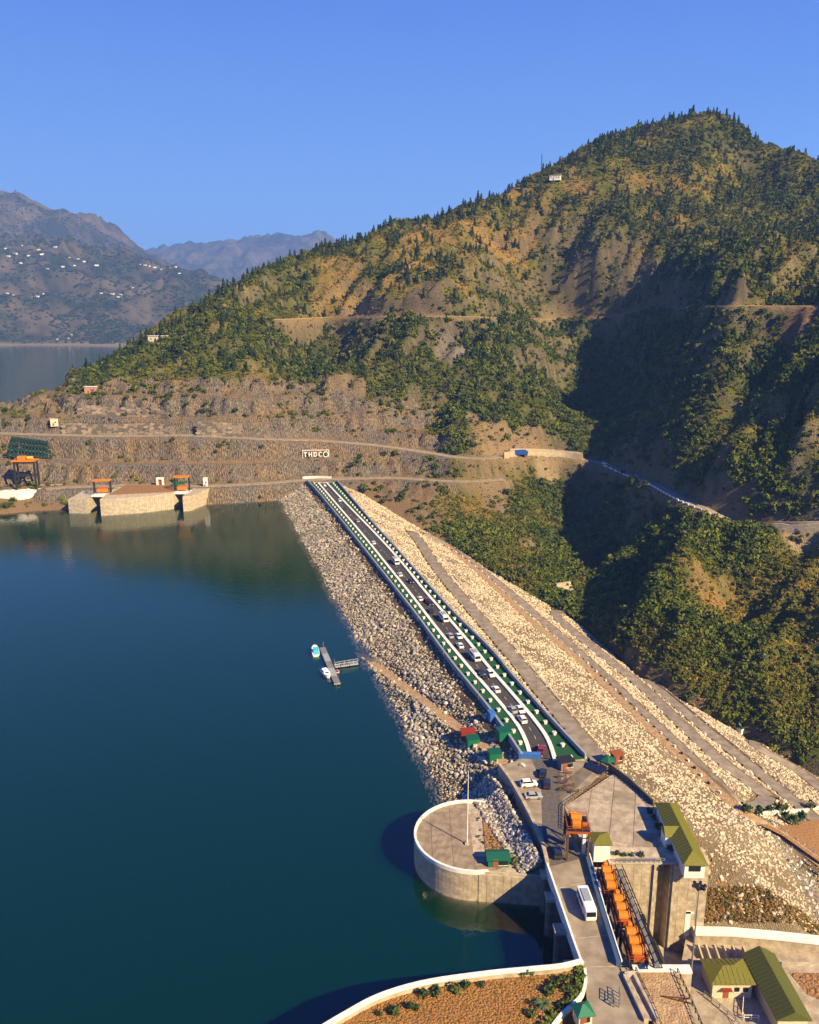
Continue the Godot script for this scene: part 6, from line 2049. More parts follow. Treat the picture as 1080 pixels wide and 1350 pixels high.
func build_garden() -> void:
	var edge := along(GARDEN_EDGE, 2.0)
	var poly := PackedVector3Array()
	for p in edge: poly.append(p)
	for p in PackedVector3Array([Vector3(30.43, 10.00, -121.63), Vector3(28.41, 10.00, -118.03), Vector3(24.49, 10.00, -114.00), Vector3(18.67, 10.00, -103.91), Vector3(-18.67, 10.00, -103.91)]): poly.append(p)
	var st := begin()
	slab(st, poly, -12.0, 9.9)
	tag(obj("garden_ground", st, M.dry_grass), "", "", "", "structure")
	var w := thing("garden_wall", "white parapet wall curving round the dry garden above the water", "wall")
	st = begin()
	wall(st, edge, 0.6, 1.0, 12.0)
	obj("wall", st, M.pale_concrete, w)
	st = begin()
	strip(st, offset(edge, -0.5), offset(edge, 0.5), 1.2, 0.22)
	obj("coping", st, M.white_paint, w)
	var kb := thing("garden_kerb", "white kerb between the clipped hedge and the bank road", "kerb")
	st = begin()
	wall(st, along(PackedVector3Array([Vector3(31.33, 10.00, -125.41), Vector3(30.76, 10.00, -121.96), Vector3(29.05, 10.00, -118.67), Vector3(25.64, 10.00, -115.53), Vector3(22.94, 10.00, -112.21)]), 1.5), 0.5, 0.6, 0.4)
	obj("kerb", st, M.white_paint, kb)
	# clipped hedge along the kerb: one clipped block after another
	var hedge := along(PackedVector3Array([Vector3(30.31, 10.00, -125.05), Vector3(29.84, 10.00, -121.96), Vector3(28.27, 10.00, -119.32), Vector3(25.14, 10.00, -116.30), Vector3(22.16, 10.00, -112.80)]), 1.7)
	var hm := mat("hedge_leaf", 0.085, 0.115, 0.014, 0.8)
	for i in hedge.size():
		var hb := thing("hedge_bush", "clipped yellow-green hedge bush along the garden kerb", "bush", hedge[i] - Vector3(0, 0.1, 0), rng.randf() * 6.0, "clipped hedge along the garden kerb")
		hb.scale = Vector3(1.25, 1.0, 1.25)
		put_mesh("foliage", crowns[i % 5], hm, hb).position.y = 0.45
		var stem := put_mesh("stem", trunk_mesh, M.bark, hb)
		stem.scale = Vector3(2, 0.5, 2)
	var shrub_at := PackedVector3Array([Vector3(-5.08, 9.90, -115.63), Vector3(2.60, 9.90, -119.26), Vector3(4.58, 9.90, -120.08), Vector3(7.88, 9.90, -120.57), Vector3(9.90, 9.90, -121.23), Vector3(12.58, 9.90, -121.73), Vector3(20.16, 9.90, -123.95), Vector3(21.14, 9.90, -124.29), Vector3(25.16, 9.90, -121.73), Vector3(26.60, 9.90, -122.41), Vector3(27.36, 9.90, -120.74), Vector3(28.33, 9.90, -123.09), Vector3(0.64, 9.90, -116.87), Vector3(-2.55, 9.90, -116.09), Vector3(24.23, 9.90, -120.08), Vector3(20.28, 9.90, -115.32)])
	for i in shrub_at.size():
		var s := rng.randf_range(0.7, 1.3)
		var b := thing("garden_shrub", "loose green shrub growing in the dry garden", "shrub", shrub_at[i], rng.randf() * 6.0, "shrubs in the dry garden")
		b.scale = Vector3(s, s, s)
		put_mesh("foliage", crowns[i % 5], M["bushy_leaf_%d" % (i % 4)], b).position.y = 0.6
		var stem := put_mesh("stem", trunk_mesh, M.bark, b)
		stem.scale = Vector3(2, 0.7, 2)
	# tufts of grass
	var spots := []
	var cols := []
	for i in 2600:
		var q := Vector2(rng.randf_range(-22.0, 34.0), -rng.randf_range(103.0, 127.0))
		var inside := PackedVector2Array()
		for p in poly: inside.append(Vector2(p.x, p.z))
		if not Geometry2D.is_point_in_polygon(q, inside): continue
		var s := rng.randf_range(0.12, 0.34)
		spots.append(Transform3D(Basis(Vector3.UP, rng.randf() * 6.0).scaled(Vector3(s, s * 0.9, s)), Vector3(q.x, 9.95, q.y)))
		var c := Vector3(0.40, 0.21, 0.055).lerp(Vector3(0.13, 0.11, 0.03), pow(rng.randf(), 2.0))
		cols.append(Color(c.x, c.y, c.z))
	many("grass_tufts", crowns[3], M.leaf, spots, cols, "dry orange grass covering the garden", "grass")
	# palm with feathery leaves
	var pm := thing("palm", "low palm with arching feathery leaves in the garden", "palm", Vector3(22.55, 9.90, -116.87), 0.4)
	st = begin()
	tube(st, Vector3(0, -0.2, 0), Vector3(0, 1.1, 0), 0.32, 0.26, 9)
	obj("trunk", st, M.bark, pm)
	var leaf_m := mat("palm_leaf", 0.06, 0.10, 0.03, 0.7)
	for i in 18:
		var a := TAU * i / 18.0 + rng.randf() * 0.2
		var l := rng.randf_range(1.5, 2.0)
		var rise := rng.randf_range(0.5, 1.3)
		st = begin()
		var last := Vector3(0, 1.1, 0)
		var out := Vector3(cos(a), 0, sin(a))
		var side := Vector3(-sin(a), 0, cos(a))
		for k in range(1, 8):
			var u := k / 7.0
			var p := Vector3(0, 1.1, 0) + out * l * u + Vector3(0, rise * u * 1.6 - 1.7 * u * u, 0)
			var wd := 0.34 * sin(PI * clampf(u * 0.9 + 0.1, 0, 1)) + 0.05
			tri(st, last, p + side * wd - Vector3(0, 0.12, 0), p)
			tri(st, last, p, p - side * wd - Vector3(0, 0.12, 0))
			last = p
		obj("frond", st, leaf_m, pm)
	hut(Vector3(28.69, 10.00, -114.30), 2.3, 2.3, 2.3, 0.2, "green_kiosk", "small kiosk with green pyramid roof at the roadside", "kiosk", "cream_wall", "green_sheet", "hip", 1.1, 0.4, 1, 1)

# ---------------------------------------------------------------- jetty and boats
func build_jetty() -> void:
	var a: Vector3 = Vector3(-18.58, 0.00, -278.84)
	var j := thing("jetty", "grey floating jetty shaped like a letter T", "jetty")
	var q0: Vector3 = Vector3(-28.10, 0.60, -275.55)
	var n0: Vector3 = Vector3(-32.81, 0.60, -292.59)
	var n1: Vector3 = Vector3(-24.48, 0.60, -261.39)
	var k := 0
	var parts := [[Vector3(a.x, 0.6, a.z), q0, 2.0, 3], [n0, n1, 2.2, 5]]
	for e in parts:
		for i in e[3]:
			var p: Vector3 = e[0].lerp(e[1], (i + 0.03) / e[3])
			var q: Vector3 = e[0].lerp(e[1], (i + 0.97) / e[3])
			if e[2] == 2.0 and i == e[3] - 1: q -= (q - p).normalized() * 1.4
			var st := begin()
			bar(st, p, q, e[2], 0.5)
			var pt := obj("pontoon", st, M.pontoon, j)
			st = begin()
			var nn := 8
			for b in nn: bar(st, p.lerp(q, (b + 0.1) / nn) + Vector3(0, 0.28, 0), p.lerp(q, (b + 0.9) / nn) + Vector3(0, 0.28, 0), float(e[2]) - 0.1, 0.08)
			obj("planks", st, M.steel_grey if (i + k) % 2 else M.pontoon, pt)
		k += 1
	for e in [[Vector3(a.x, 0.85, a.z), q0 + Vector3(1.6, 0.25, 0)]]:
		for s in [-0.9, 0.9]:
			var st := begin()
			bar(st, e[0] + Vector3(0, 1.0, s), e[1] + Vector3(0, 1.0, s), 0.06)
			for i in 6: bar(st, e[0].lerp(e[1], i / 5.0) + Vector3(0, 0, s), e[0].lerp(e[1], i / 5.0) + Vector3(0, 1.0, s), 0.06)
			obj("handrail", st, M.white_paint, j)
	for p in [n0 + Vector3(0.4, 0, 0), n1 + Vector3(-0.4, 0, 0), q0 + Vector3(1.2, 0, -1.2)]:
		var st := begin()
		tube(st, p - Vector3(0, 4, 0), p + Vector3(0, 2.4, 0), 0.1, 0.1, 6)
		obj("mooring_post", st, M.steel_grey, j)
	# boats
	var b0 := thing("motor_boat", "white cabin motor boat moored on the lake side of the jetty", "boat", Vector3(-29.19, 0.00, -269.90), 0.0)
	b0.rotation.y = -1.15
	hull(b0, 6.6, 2.4, 1.0, M.boat_white)
	var st := begin()
	profile(st, PackedVector2Array([Vector2(-2.4, 0.95), Vector2(1.3, 0.95), Vector2(0.6, 1.75), Vector2(-2.2, 1.85)]), 1.9, 0.15)
	obj("cabin", st, M.boat_white, b0)
	st = begin()
	box(st, Vector3(1.02, 1.36, 0), Vector3(0.06, 0.5, 1.4), Basis(Vector3(0, 0, 1), 0.72))
	obj("windscreen", st, M.glass, b0)
	for z in [-0.95, 0.95]:
		st = begin()
		box(st, Vector3(-0.8, 1.42, z), Vector3(2.0, 0.35, 0.06))
		obj("side_window", st, M.glass, b0)
	var b1 := thing("work_boat", "open work boat with turquoise cabin at the end of the jetty", "boat", Vector3(-35.08, 0.00, -289.72), 1.75)
	hull(b1, 7.6, 2.6, 1.0, M.boat_white)
	st = begin()
	bevel_box(st, Vector3(-1.6, 1.5, 0), Vector3(2.0, 1.5, 1.9), 0.12)
	obj("cabin", st, M.boat_teal, b1)
	st = begin()
	box(st, Vector3(-1.6, 2.3, 0), Vector3(2.3, 0.1, 2.1))
	obj("cabin_roof", st, M.boat_teal, b1)
	for z in [-0.97, 0.97]:
		st = begin()
		box(st, Vector3(-1.6, 1.7, z), Vector3(1.4, 0.5, 0.06))
		obj("side_window", st, M.glass, b1)
	st = begin()
	box(st, Vector3(0.9, 0.9, 0), Vector3(2.6, 0.12, 1.6))
	obj("foredeck", st, M.steel_dark, b1)
	st = begin()
	box(st, Vector3(-3.3, 0.8, 0), Vector3(1.0, 0.3, 2.1))
	obj("stern_platform", st, M.boat_teal, b1)
	for x in [-0.4, 2.6]:
		st = begin()
		for z in [-0.9, 0.9]: bar(st, Vector3(x, 0.9, z * (0.6 if x > 2 else 1.0)), Vector3(x, 2.0, z * (0.6 if x > 2 else 1.0)), 0.07)
		bar(st, Vector3(x, 2.0, -0.9 * (0.6 if x > 2 else 1.0)), Vector3(x, 2.0, 0.9 * (0.6 if x > 2 else 1.0)), 0.07)
		obj("frame_hoop", st, M.white_paint, b1)
	var b2 := thing("dinghy", "small red and brown dinghy tucked into the corner of the jetty", "boat", Vector3(-25.64, 0.00, -271.77), -1.1)
	hull(b2, 3.0, 1.5, 0.55, M.brick_red)
	for x in [-0.7, 0.3]:
		st = begin()
		box(st, Vector3(x, 0.45, 0), Vector3(0.3, 0.08, 1.2))
		obj("thwart", st, M.bark, b2)

func hull(parent: Node3D, l: float, w: float, h: float, m: Material) -> void:
	var st := begin()
	var n := 12
	var prev := []
	for i in n + 1:
		var u := float(i) / n
		var x := -l / 2 + l * u
		var half := w / 2 * (1.0 if u < 0.5 else sqrt(maxf(0.0, 1.0 - pow((u - 0.5) / 0.5, 2.2))))
		half = maxf(half, 0.02)
		var sheer := h * (1.0 + 0.35 * u * u)
		var ring := [Vector3(x, sheer, -half), Vector3(x, 0.1, -half * 0.82), Vector3(x, -0.3 + 0.25 * u * u, 0), Vector3(x, 0.1, half * 0.82), Vector3(x, sheer, half)]
		if i > 0:
			for k in 4: quad(st, prev[k], ring[k], ring[k + 1], prev[k + 1])
			quad(st, prev[4] - Vector3(0, 0.15, 0), ring[4] - Vector3(0, 0.15, 0), ring[0] - Vector3(0, 0.15, 0), prev[0] - Vector3(0, 0.15, 0))
		else:
			tri(st, ring[0], ring[1], ring[2]); tri(st, ring[0], ring[2], ring[4]); tri(st, ring[2], ring[3], ring[4])
		prev = ring
	obj("hull", st, m, parent)
	st = begin()
	for s in [-1, 1]:
		for i in n:
			var p := []
			for k in [i, i + 1]:
				var u := float(k) / n
				var half := maxf(0.02, w / 2 * (1.0 if u < 0.5 else sqrt(maxf(0.0, 1.0 - pow((u - 0.5) / 0.5, 2.2)))))
				p.append(Vector3(-l / 2 + l * u, h * (1.0 + 0.35 * u * u), s * half))
			bar(st, p[0], p[1], 0.14)
	obj("gunwale", st, M.boat_white, parent)

# ---------------------------------------------------------------- small things on the valley face
func build_face_details() -> void:
	var st := begin()
	box(st, Vector3(0, 0.3, 0), Vector3(0.5, 0.75, 1.0), Basis.IDENTITY, 0.15)
	st.generate_normals()
	var mesh := st.commit()
	var count := 0
	for r in [[BERM_1, 3.3, 1, "first"], [BERM_2, 3.1, 1, "second"], [BERM_3, 3.1, -1, "third"], [BERM_4, 2.9, 1, "fourth"]]:
		var line := offset(along(r[0], 4.4), float(r[1]) * float(r[2]))
		for i in line.size():
			if count >= 300: break
			count += 1
			var p := line[i]
			var o := put_mesh("marker_stone", mesh, M.white_paint if i % 2 and r[3] != "first" else M.black_paint)
			o.position = Vector3(p.x, face_down.at(p.x, -p.z) + 0.1, p.z)
			var q := line[mini(i + 1, line.size() - 1)] - line[maxi(i - 1, 0)]
			o.rotation.y = atan2(q.x, q.z)
			tag(o, "%s marker stone along the edge of a road across the dam's valley face" % ("white" if i % 2 and r[3] != "first" else "black"), "marker stone", "marker stones along the valley face roads")
	# drain kerbs
	for e in [[PackedVector3Array([Vector3(100.23, -31.27, -347.77), Vector3(106.66, -30.38, -317.18), Vector3(114.59, -29.32, -281.80), Vector3(120.38, -29.27, -258.54), Vector3(127.07, -29.73, -236.68)]), "dark lined drain channel running down between the lower roads", "dark_concrete"], [PackedVector3Array([Vector3(22.02, -1.51, -384.57), Vector3(34.77, 1.37, -312.15), Vector3(44.65, 4.56, -251.38), Vector3(50.99, 5.09, -221.65)]), "pale drain kerb beside the uppermost road on the valley face", "pale_concrete"]]:
		var d := thing("drain", e[1], "drain")
		for s in [-0.7, 0.7]:
			st = begin()
			var line := offset(along(e[0], 4.0), s)
			for i in line.size(): line[i].y = face_down.at(line[i].x, -line[i].z)
			wall(st, line, 0.35, 0.4, 0.5)
			obj("kerb", st, M[e[2]], d)
		st = begin()
		var bed := along(e[0], 4.0)
		for i in bed.size(): bed[i].y = face_down.at(bed[i].x, -bed[i].z)
		ribbon(st, bed, 1.1, 0.1)
		obj("bed", st, M[e[2]], d)
	var w0: Vector3 = Vector3(132.11, -39.33, -301.29)
	hut(w0 + Vector3(0, 0.2, 0), 4.6, 3.0, 2.6, 0.5, "pump_house", "small white pump house with dark roof at the edge of the dam toe", "house", "white_paint", "green_roof", "flat", 0.3, 0.2, 1, 1)
	var w1: Vector3 = Vector3(68.98, -26.92, -427.74)
	var pt := thing("tunnel_portal", "white tunnel portal where the dam meets the hillside", "portal", w1, 0.5)
	for x in [-2.0, 2.0]:
		st = begin()
		box(st, Vector3(x, 1.8, 0), Vector3(1.2, 3.8, 2.0))
		obj("jamb", st, M.white_paint, pt)
	st = begin()
	box(st, Vector3(0, 4.1, 0), Vector3(5.4, 1.2, 2.2))
	obj("lintel", st, M.white_paint, pt)
	st = begin()
	box(st, Vector3(0, 1.7, -0.6), Vector3(2.8, 3.4, 0.6))
	obj("door", st, M.steel_grey, pt)  # added grey plate closing the tunnel opening, in place of its dark depth
	# stepped tan terrace beside the portal
	var s0: Vector3 = Vector3(83.85, -23.96, -426.50)
	var tr := thing("terrace_steps", "stepped tan terraces below the wooded slope by the portal", "terraces", Vector3(s0.x, hill.at(s0.x, -s0.z), s0.z), 0.4)
	for i in 5:
		st = begin()
		box(st, Vector3(0, -2.5 + i * 1.5, -i * 1.3 + 3.0), Vector3(9.0, 1.6, 1.4))
		obj("step", st, M.pale_concrete, tr)
	# trees at the toe, each a tree
	for q in PackedVector3Array([Vector3(93.19, -10.65, -203.90), Vector3(96.41, -11.99, -203.77), Vector3(103.12, -16.05, -211.27), Vector3(107.63, -17.96, -211.19), Vector3(109.10, -18.30, -209.53), Vector3(115.15, -22.01, -217.17), Vector3(108.59, -18.99, -215.67), Vector3(125.25, -28.20, -231.08)]):
		var s := rng.randf_range(1.6, 2.4)
		var t := thing("toe_tree", "dark leafy tree by the hairpin at the foot of the dam", "tree", Vector3(q.x, face_down.at(q.x, -q.z) - 0.2, q.z), rng.randf() * 6.0, "trees by the hairpin at the foot of the dam")
		t.scale = Vector3(s, s, s)
		var tk := put_mesh("trunk", trunk_mesh, M.bark, t)
		tk.scale = Vector3(3, 1.2, 3)
		put_mesh("crown", crowns[rng.randi() % 5], M["bushy_leaf_%d" % (rng.randi() % 2)], t).position.y = 1.0
	# dashes of a white-topped wall by those trees
	var bl := along(PackedVector3Array([Vector3(95.68, -11.74, -204.10), Vector3(108.94, -19.24, -216.42), Vector3(122.31, -26.55, -228.19), Vector3(134.53, -33.46, -240.70)]), 2.1, false)
	for i in bl.size() - 1:
		var o := begin()
		bar(o, bl[i].lerp(bl[i + 1], 0.12) + Vector3(0, 0.7, 0), bl[i].lerp(bl[i + 1], 0.88) + Vector3(0, 0.7, 0), 0.7, 1.0)
		tag(obj("kerb_block", o, M.white_paint), "white kerb block in the row by the hairpin trees", "kerb block", "white kerb blocks by the hairpin")
	# loose earth bank at the lower right
	st = begin()
	var bank := PackedVector3Array([Vector3(93.24, -9.45, -196.59), Vector3(98.85, -11.48, -194.54), Vector3(103.78, -11.81, -184.10), Vector3(108.00, -12.43, -177.17), Vector3(133.76, -30.22, -218.68), Vector3(125.98, -27.94, -226.71), Vector3(106.50, -16.69, -206.47)])
	var p3 := PackedVector3Array()
	for p in bank: p3.append(p)
	var mid := Vector3.ZERO
	for p in p3: mid += p / p3.size()
	for i in p3.size():
		var u := p3[i]
		var v := p3[(i + 1) % p3.size()]
		tri(st, u + Vector3(0, 0.4, 0), v + Vector3(0, 0.4, 0), mid + Vector3(0, 0.7, 0))
	tag(obj("earth_bank", st, M.red_earth), "", "", "", "structure")

# ---------------------------------------------------------------- things on the hill
func on_hill(q: Vector3) -> Vector3:
	return Vector3(q.x, hill.at(q.x, -q.z), q.z)

func build_hill_things() -> void:
	hut(on_hill(Vector3(148.54, 249.10, -906.50)) + Vector3(0, 0.2, 0), 11.0, 6.0, 4.0, -0.3, "hilltop_house", "white house near the skyline beside the thin antenna", "house", "white_paint", "white_paint", "flat", 1.0, 0.4, 1, 4)
	hut(on_hill(Vector3(-202.75, 97.29, -689.00)) + Vector3(0, 0.1, 0), 16.0, 6.0, 5.2, -0.1, "ridge_house", "long cream two-storey house on the ridge above the lake", "house", "cream_wall", "white_paint", "flat", 1.0, 0.5, 2, 4)
	hut(on_hill(Vector3(-233.49, 67.35, -615.50)) + Vector3(0, 0.1, 0), 8.0, 5.0, 4.6, 0.0, "pink_house", "small pink house among trees above the terraced rock", "house", "pink_wall", "white_paint", "flat", 1.0, 0.4, 1, 2)
	hut(on_hill(Vector3(-248.16, 45.29, -581.00)) + Vector3(0, 0.1, 0), 5.0, 4.5, 4.5, 0.4, "watch_house", "small tan blockhouse at the tip of the terraced headland", "house", "cream_wall", "cream_wall", "flat", 1.0, 0.2, 1, 1)
	var q := on_hill(Vector3(133.59, 243.19, -903.50))
	var m := thing("antenna", "thin lattice antenna on the skyline beside the white house", "antenna", q)
	var st := begin()
	for i in 3:
		var a := TAU * i / 3
		bar(st, Vector3(0.8 * cos(a), 0, 0.8 * sin(a)), Vector3(0.25 * cos(a), 34, 0.25 * sin(a)), 0.2)
	obj("leg", st, M.steel_dark, m)
	st = begin()
	for k in 16:
		var r0 := 0.8 - 0.55 * k / 16.0
		var r1 := 0.8 - 0.55 * (k + 1) / 16.0
		for i in 3:
			var a := TAU * i / 3
			var b := TAU * (i + 1) / 3
			bar(st, Vector3(r0 * cos(a), k * 2.1, r0 * sin(a)), Vector3(r1 * cos(b), (k + 1) * 2.1, r1 * sin(b)), 0.1)
	obj("lattice", st, M.steel_dark, m)
	# retaining walls along the hill road
	for e in [[PackedVector3Array([Vector3(71.65, 24.81, -590.00), Vector3(100.22, 20.93, -605.00), Vector3(126.45, 18.40, -602.00)]), 5.0, 4.4, "tall pale concrete wall above the hill road behind the blue lorry"], [PackedVector3Array([Vector3(65.99, 18.46, -576.50), Vector3(87.77, 17.09, -594.50), Vector3(111.12, 15.42, -602.00), Vector3(125.86, 12.69, -597.50)]), -6.2, 4.0, "stepped tan stone wall below the hill road bend"], [PackedVector3Array([Vector3(189.09, 16.80, -417.50), Vector3(199.64, 18.13, -408.50), Vector3(214.87, 20.73, -401.00)]), 5.4, 3.0, "pale wall above the hill road on the sunlit spur"], [PackedVector3Array([Vector3(185.38, 13.34, -410.00), Vector3(197.29, 14.21, -402.50), Vector3(212.32, 15.59, -395.00)]), -2.0, 3.5, "layered tan stone wall under the hill road on the sunlit spur"]]:
		var t := thing("hill_road_wall", e[3], "wall")
		var line := along(e[0], 4.0)
		for k in 4:
			st = begin()
			var course := offset(line, 0.0)
			for i in course.size():
				course[i].y = hill.at(course[i].x, -course[i].z) - 1.0 + k * (float(e[2]) + 1.0) / 4.0
				course[i].z -= 0.35 * k
			wall(st, course, 1.1, (float(e[2]) + 1.0) / 4.0 - 0.06, 0.0)
			obj("course", st, [M.pale_concrete, M.concrete][k % 2], t)
	# parapet blocks along the hill road in the ravine
	var par := offset(along(PackedVector3Array([Vector3(142.09, 14.34, -591.50), Vector3(153.23, 11.27, -570.50), Vector3(154.66, 16.09, -512.00), Vector3(157.39, 16.96, -468.50), Vector3(163.44, 16.30, -447.50), Vector3(172.38, 13.02, -437.00), Vector3(182.57, 12.97, -422.00)]), 5.0), 3.6)
	for i in par.size() - 1:
		st = begin()
		var u := par[i]
		var v := par[i].lerp(par[i + 1], 0.62)
		u.y = hill.at(u.x, -u.z); v.y = hill.at(v.x, -v.z)
		bar(st, u + Vector3(0, 0.75, 0), v + Vector3(0, 0.75, 0), 0.5, 1.0)
		tag(obj("parapet_block", st, M.white_paint), "white parapet block on the edge of the hill road through the ravine", "parapet block", "parapet blocks along the hill road")
	# big sign on the rock face
	var sp := on_hill(Vector3(-65.64, 23.68, -579.50))
	var s := thing("hill_sign", "white framed sign with large letters on the rock face above the dam end", "sign", sp + Vector3(0, 1.2, 2.2), 0.1)
	for e in [[Vector3(0, 3.1, 0), Vector3(18.6, 0.4, 0.3)], [Vector3(0, -3.1, 0), Vector3(18.6, 0.4, 0.3)], [Vector3(-9.1, 0, 0), Vector3(0.4, 5.8, 0.3)], [Vector3(9.1, 0, 0), Vector3(0.4, 5.8, 0.3)]]:
		st = begin()
		box(st, e[0], e[1])
		obj("frame", st, M.white_paint, s)
	for i in 4:
		var tm := TextMesh.new()
		tm.text = "THDC"[i]
		tm.font_size = 64
		tm.pixel_size = 0.07
		tm.depth = 0.4
		var fnt := SystemFont.new()
		fnt.font_names = PackedStringArray(["Droid Sans"])
		fnt.font_weight = 700
		tm.font = fnt
		var o := put_mesh("letter", tm, M.white_paint, s)
		o.position = Vector3(-7.2 + i * 3.4, 0, 0)
	st = begin()
	for i in 20:
		var a := TAU * i / 20
		var b := TAU * (i + 1) / 20
		bar(st, Vector3(7.0 + 1.7 * cos(a), 1.9 * sin(a), 0), Vector3(7.0 + 1.7 * cos(b), 1.9 * sin(b), 0), 0.55)
	obj("emblem", st, M.white_paint, s)
	for x in [-8.0, 0.0, 8.0]:
		st = begin()
		bar(st, Vector3(x, -7.0, -0.6), Vector3(x, 3.0, -0.3), 0.3)
		obj("post", st, M.steel_grey, s)
	# white wall across the far end of the crest road
	var ew := thing("end_wall", "low white wall across the far end of the crest road", "wall")
	st = begin()
	wall(st, along(PackedVector3Array([Vector3(-73.68, 10.30, -563.76), Vector3(-63.98, 10.30, -565.86), Vector3(-53.87, 10.30, -564.28)]), 2.0), 0.7, 1.2, 0.6)
	obj("wall", st, M.white_paint, ew)
	st = begin()
	strip(st, offset(along(PackedVector3Array([Vector3(-73.68, 10.30, -563.76), Vector3(-63.98, 10.30, -565.86), Vector3(-53.87, 10.30, -564.28)]), 2.0), -0.5), offset(along(PackedVector3Array([Vector3(-73.68, 10.30, -563.76), Vector3(-63.98, 10.30, -565.86), Vector3(-53.87, 10.30, -564.28)]), 2.0), 0.5), 1.4, 0.2)
	obj("coping", st, M.white_paint, ew)
	# masonry faces: courses of stone blocks on the terraces above the intake
	masonry()

func masonry() -> void:
	var faces := [[PackedVector3Array([Vector3(-242.97, 43.51, -578.00), Vector3(-211.28, 43.29, -578.00), Vector3(-180.06, 43.00, -579.50), Vector3(-164.84, 42.06, -578.00)]), 6, "dark stone block wall stepping round the headland below the pink house"], [PackedVector3Array([Vector3(-236.55, 54.13, -591.50), Vector3(-209.67, 54.11, -591.50), Vector3(-182.99, 52.61, -591.50), Vector3(-170.43, 50.29, -588.50)]), 5, "grey stone block wall on the headland terrace under the trees"], [PackedVector3Array([Vector3(-148.37, 39.94, -575.00), Vector3(-131.88, 40.48, -576.50), Vector3(-117.47, 39.81, -578.00)]), 8, "smooth grey stone wall with straight edges above the terrace road"]]
	var blocks := []
	for k in 3:
		var st := begin()
		bevel_box(st, Vector3.ZERO, Vector3(3.3, 1.35, 1.0), 0.12)
		st.generate_normals()
		blocks.append(st.commit())
	var tones := [mat("block_dark", 0.115, 0.098, 0.078, 0.95), mat("block_mid", 0.20, 0.165, 0.12, 0.95), mat("block_pale", 0.28, 0.225, 0.155, 0.95)]
	for e in faces:
		var t := thing("stone_wall", e[2], "stone wall")
		var line := along(e[0], 3.5)
		for i in line.size() - 1:
			var a := line[i]
			var b := line[i + 1]
			var d := b - a
			var mid := (a + b) / 2
			var y0 := hill.at(mid.x, -mid.z) - 1.0
			for k in int(e[1]):
				var o := put_mesh("stone_block", blocks[k % 3], tones[[0, 1, 0, 2, 1, 0, 1][rng.randi() % 7]], t)
				o.position = Vector3(mid.x + (d.x * 0.25 if k % 2 else 0.0), y0 + k * 1.4, mid.z + 1.2 - k * 0.5 + rng.randf_range(-0.12, 0.12))
				o.rotation.y = -atan2(d.z, d.x)

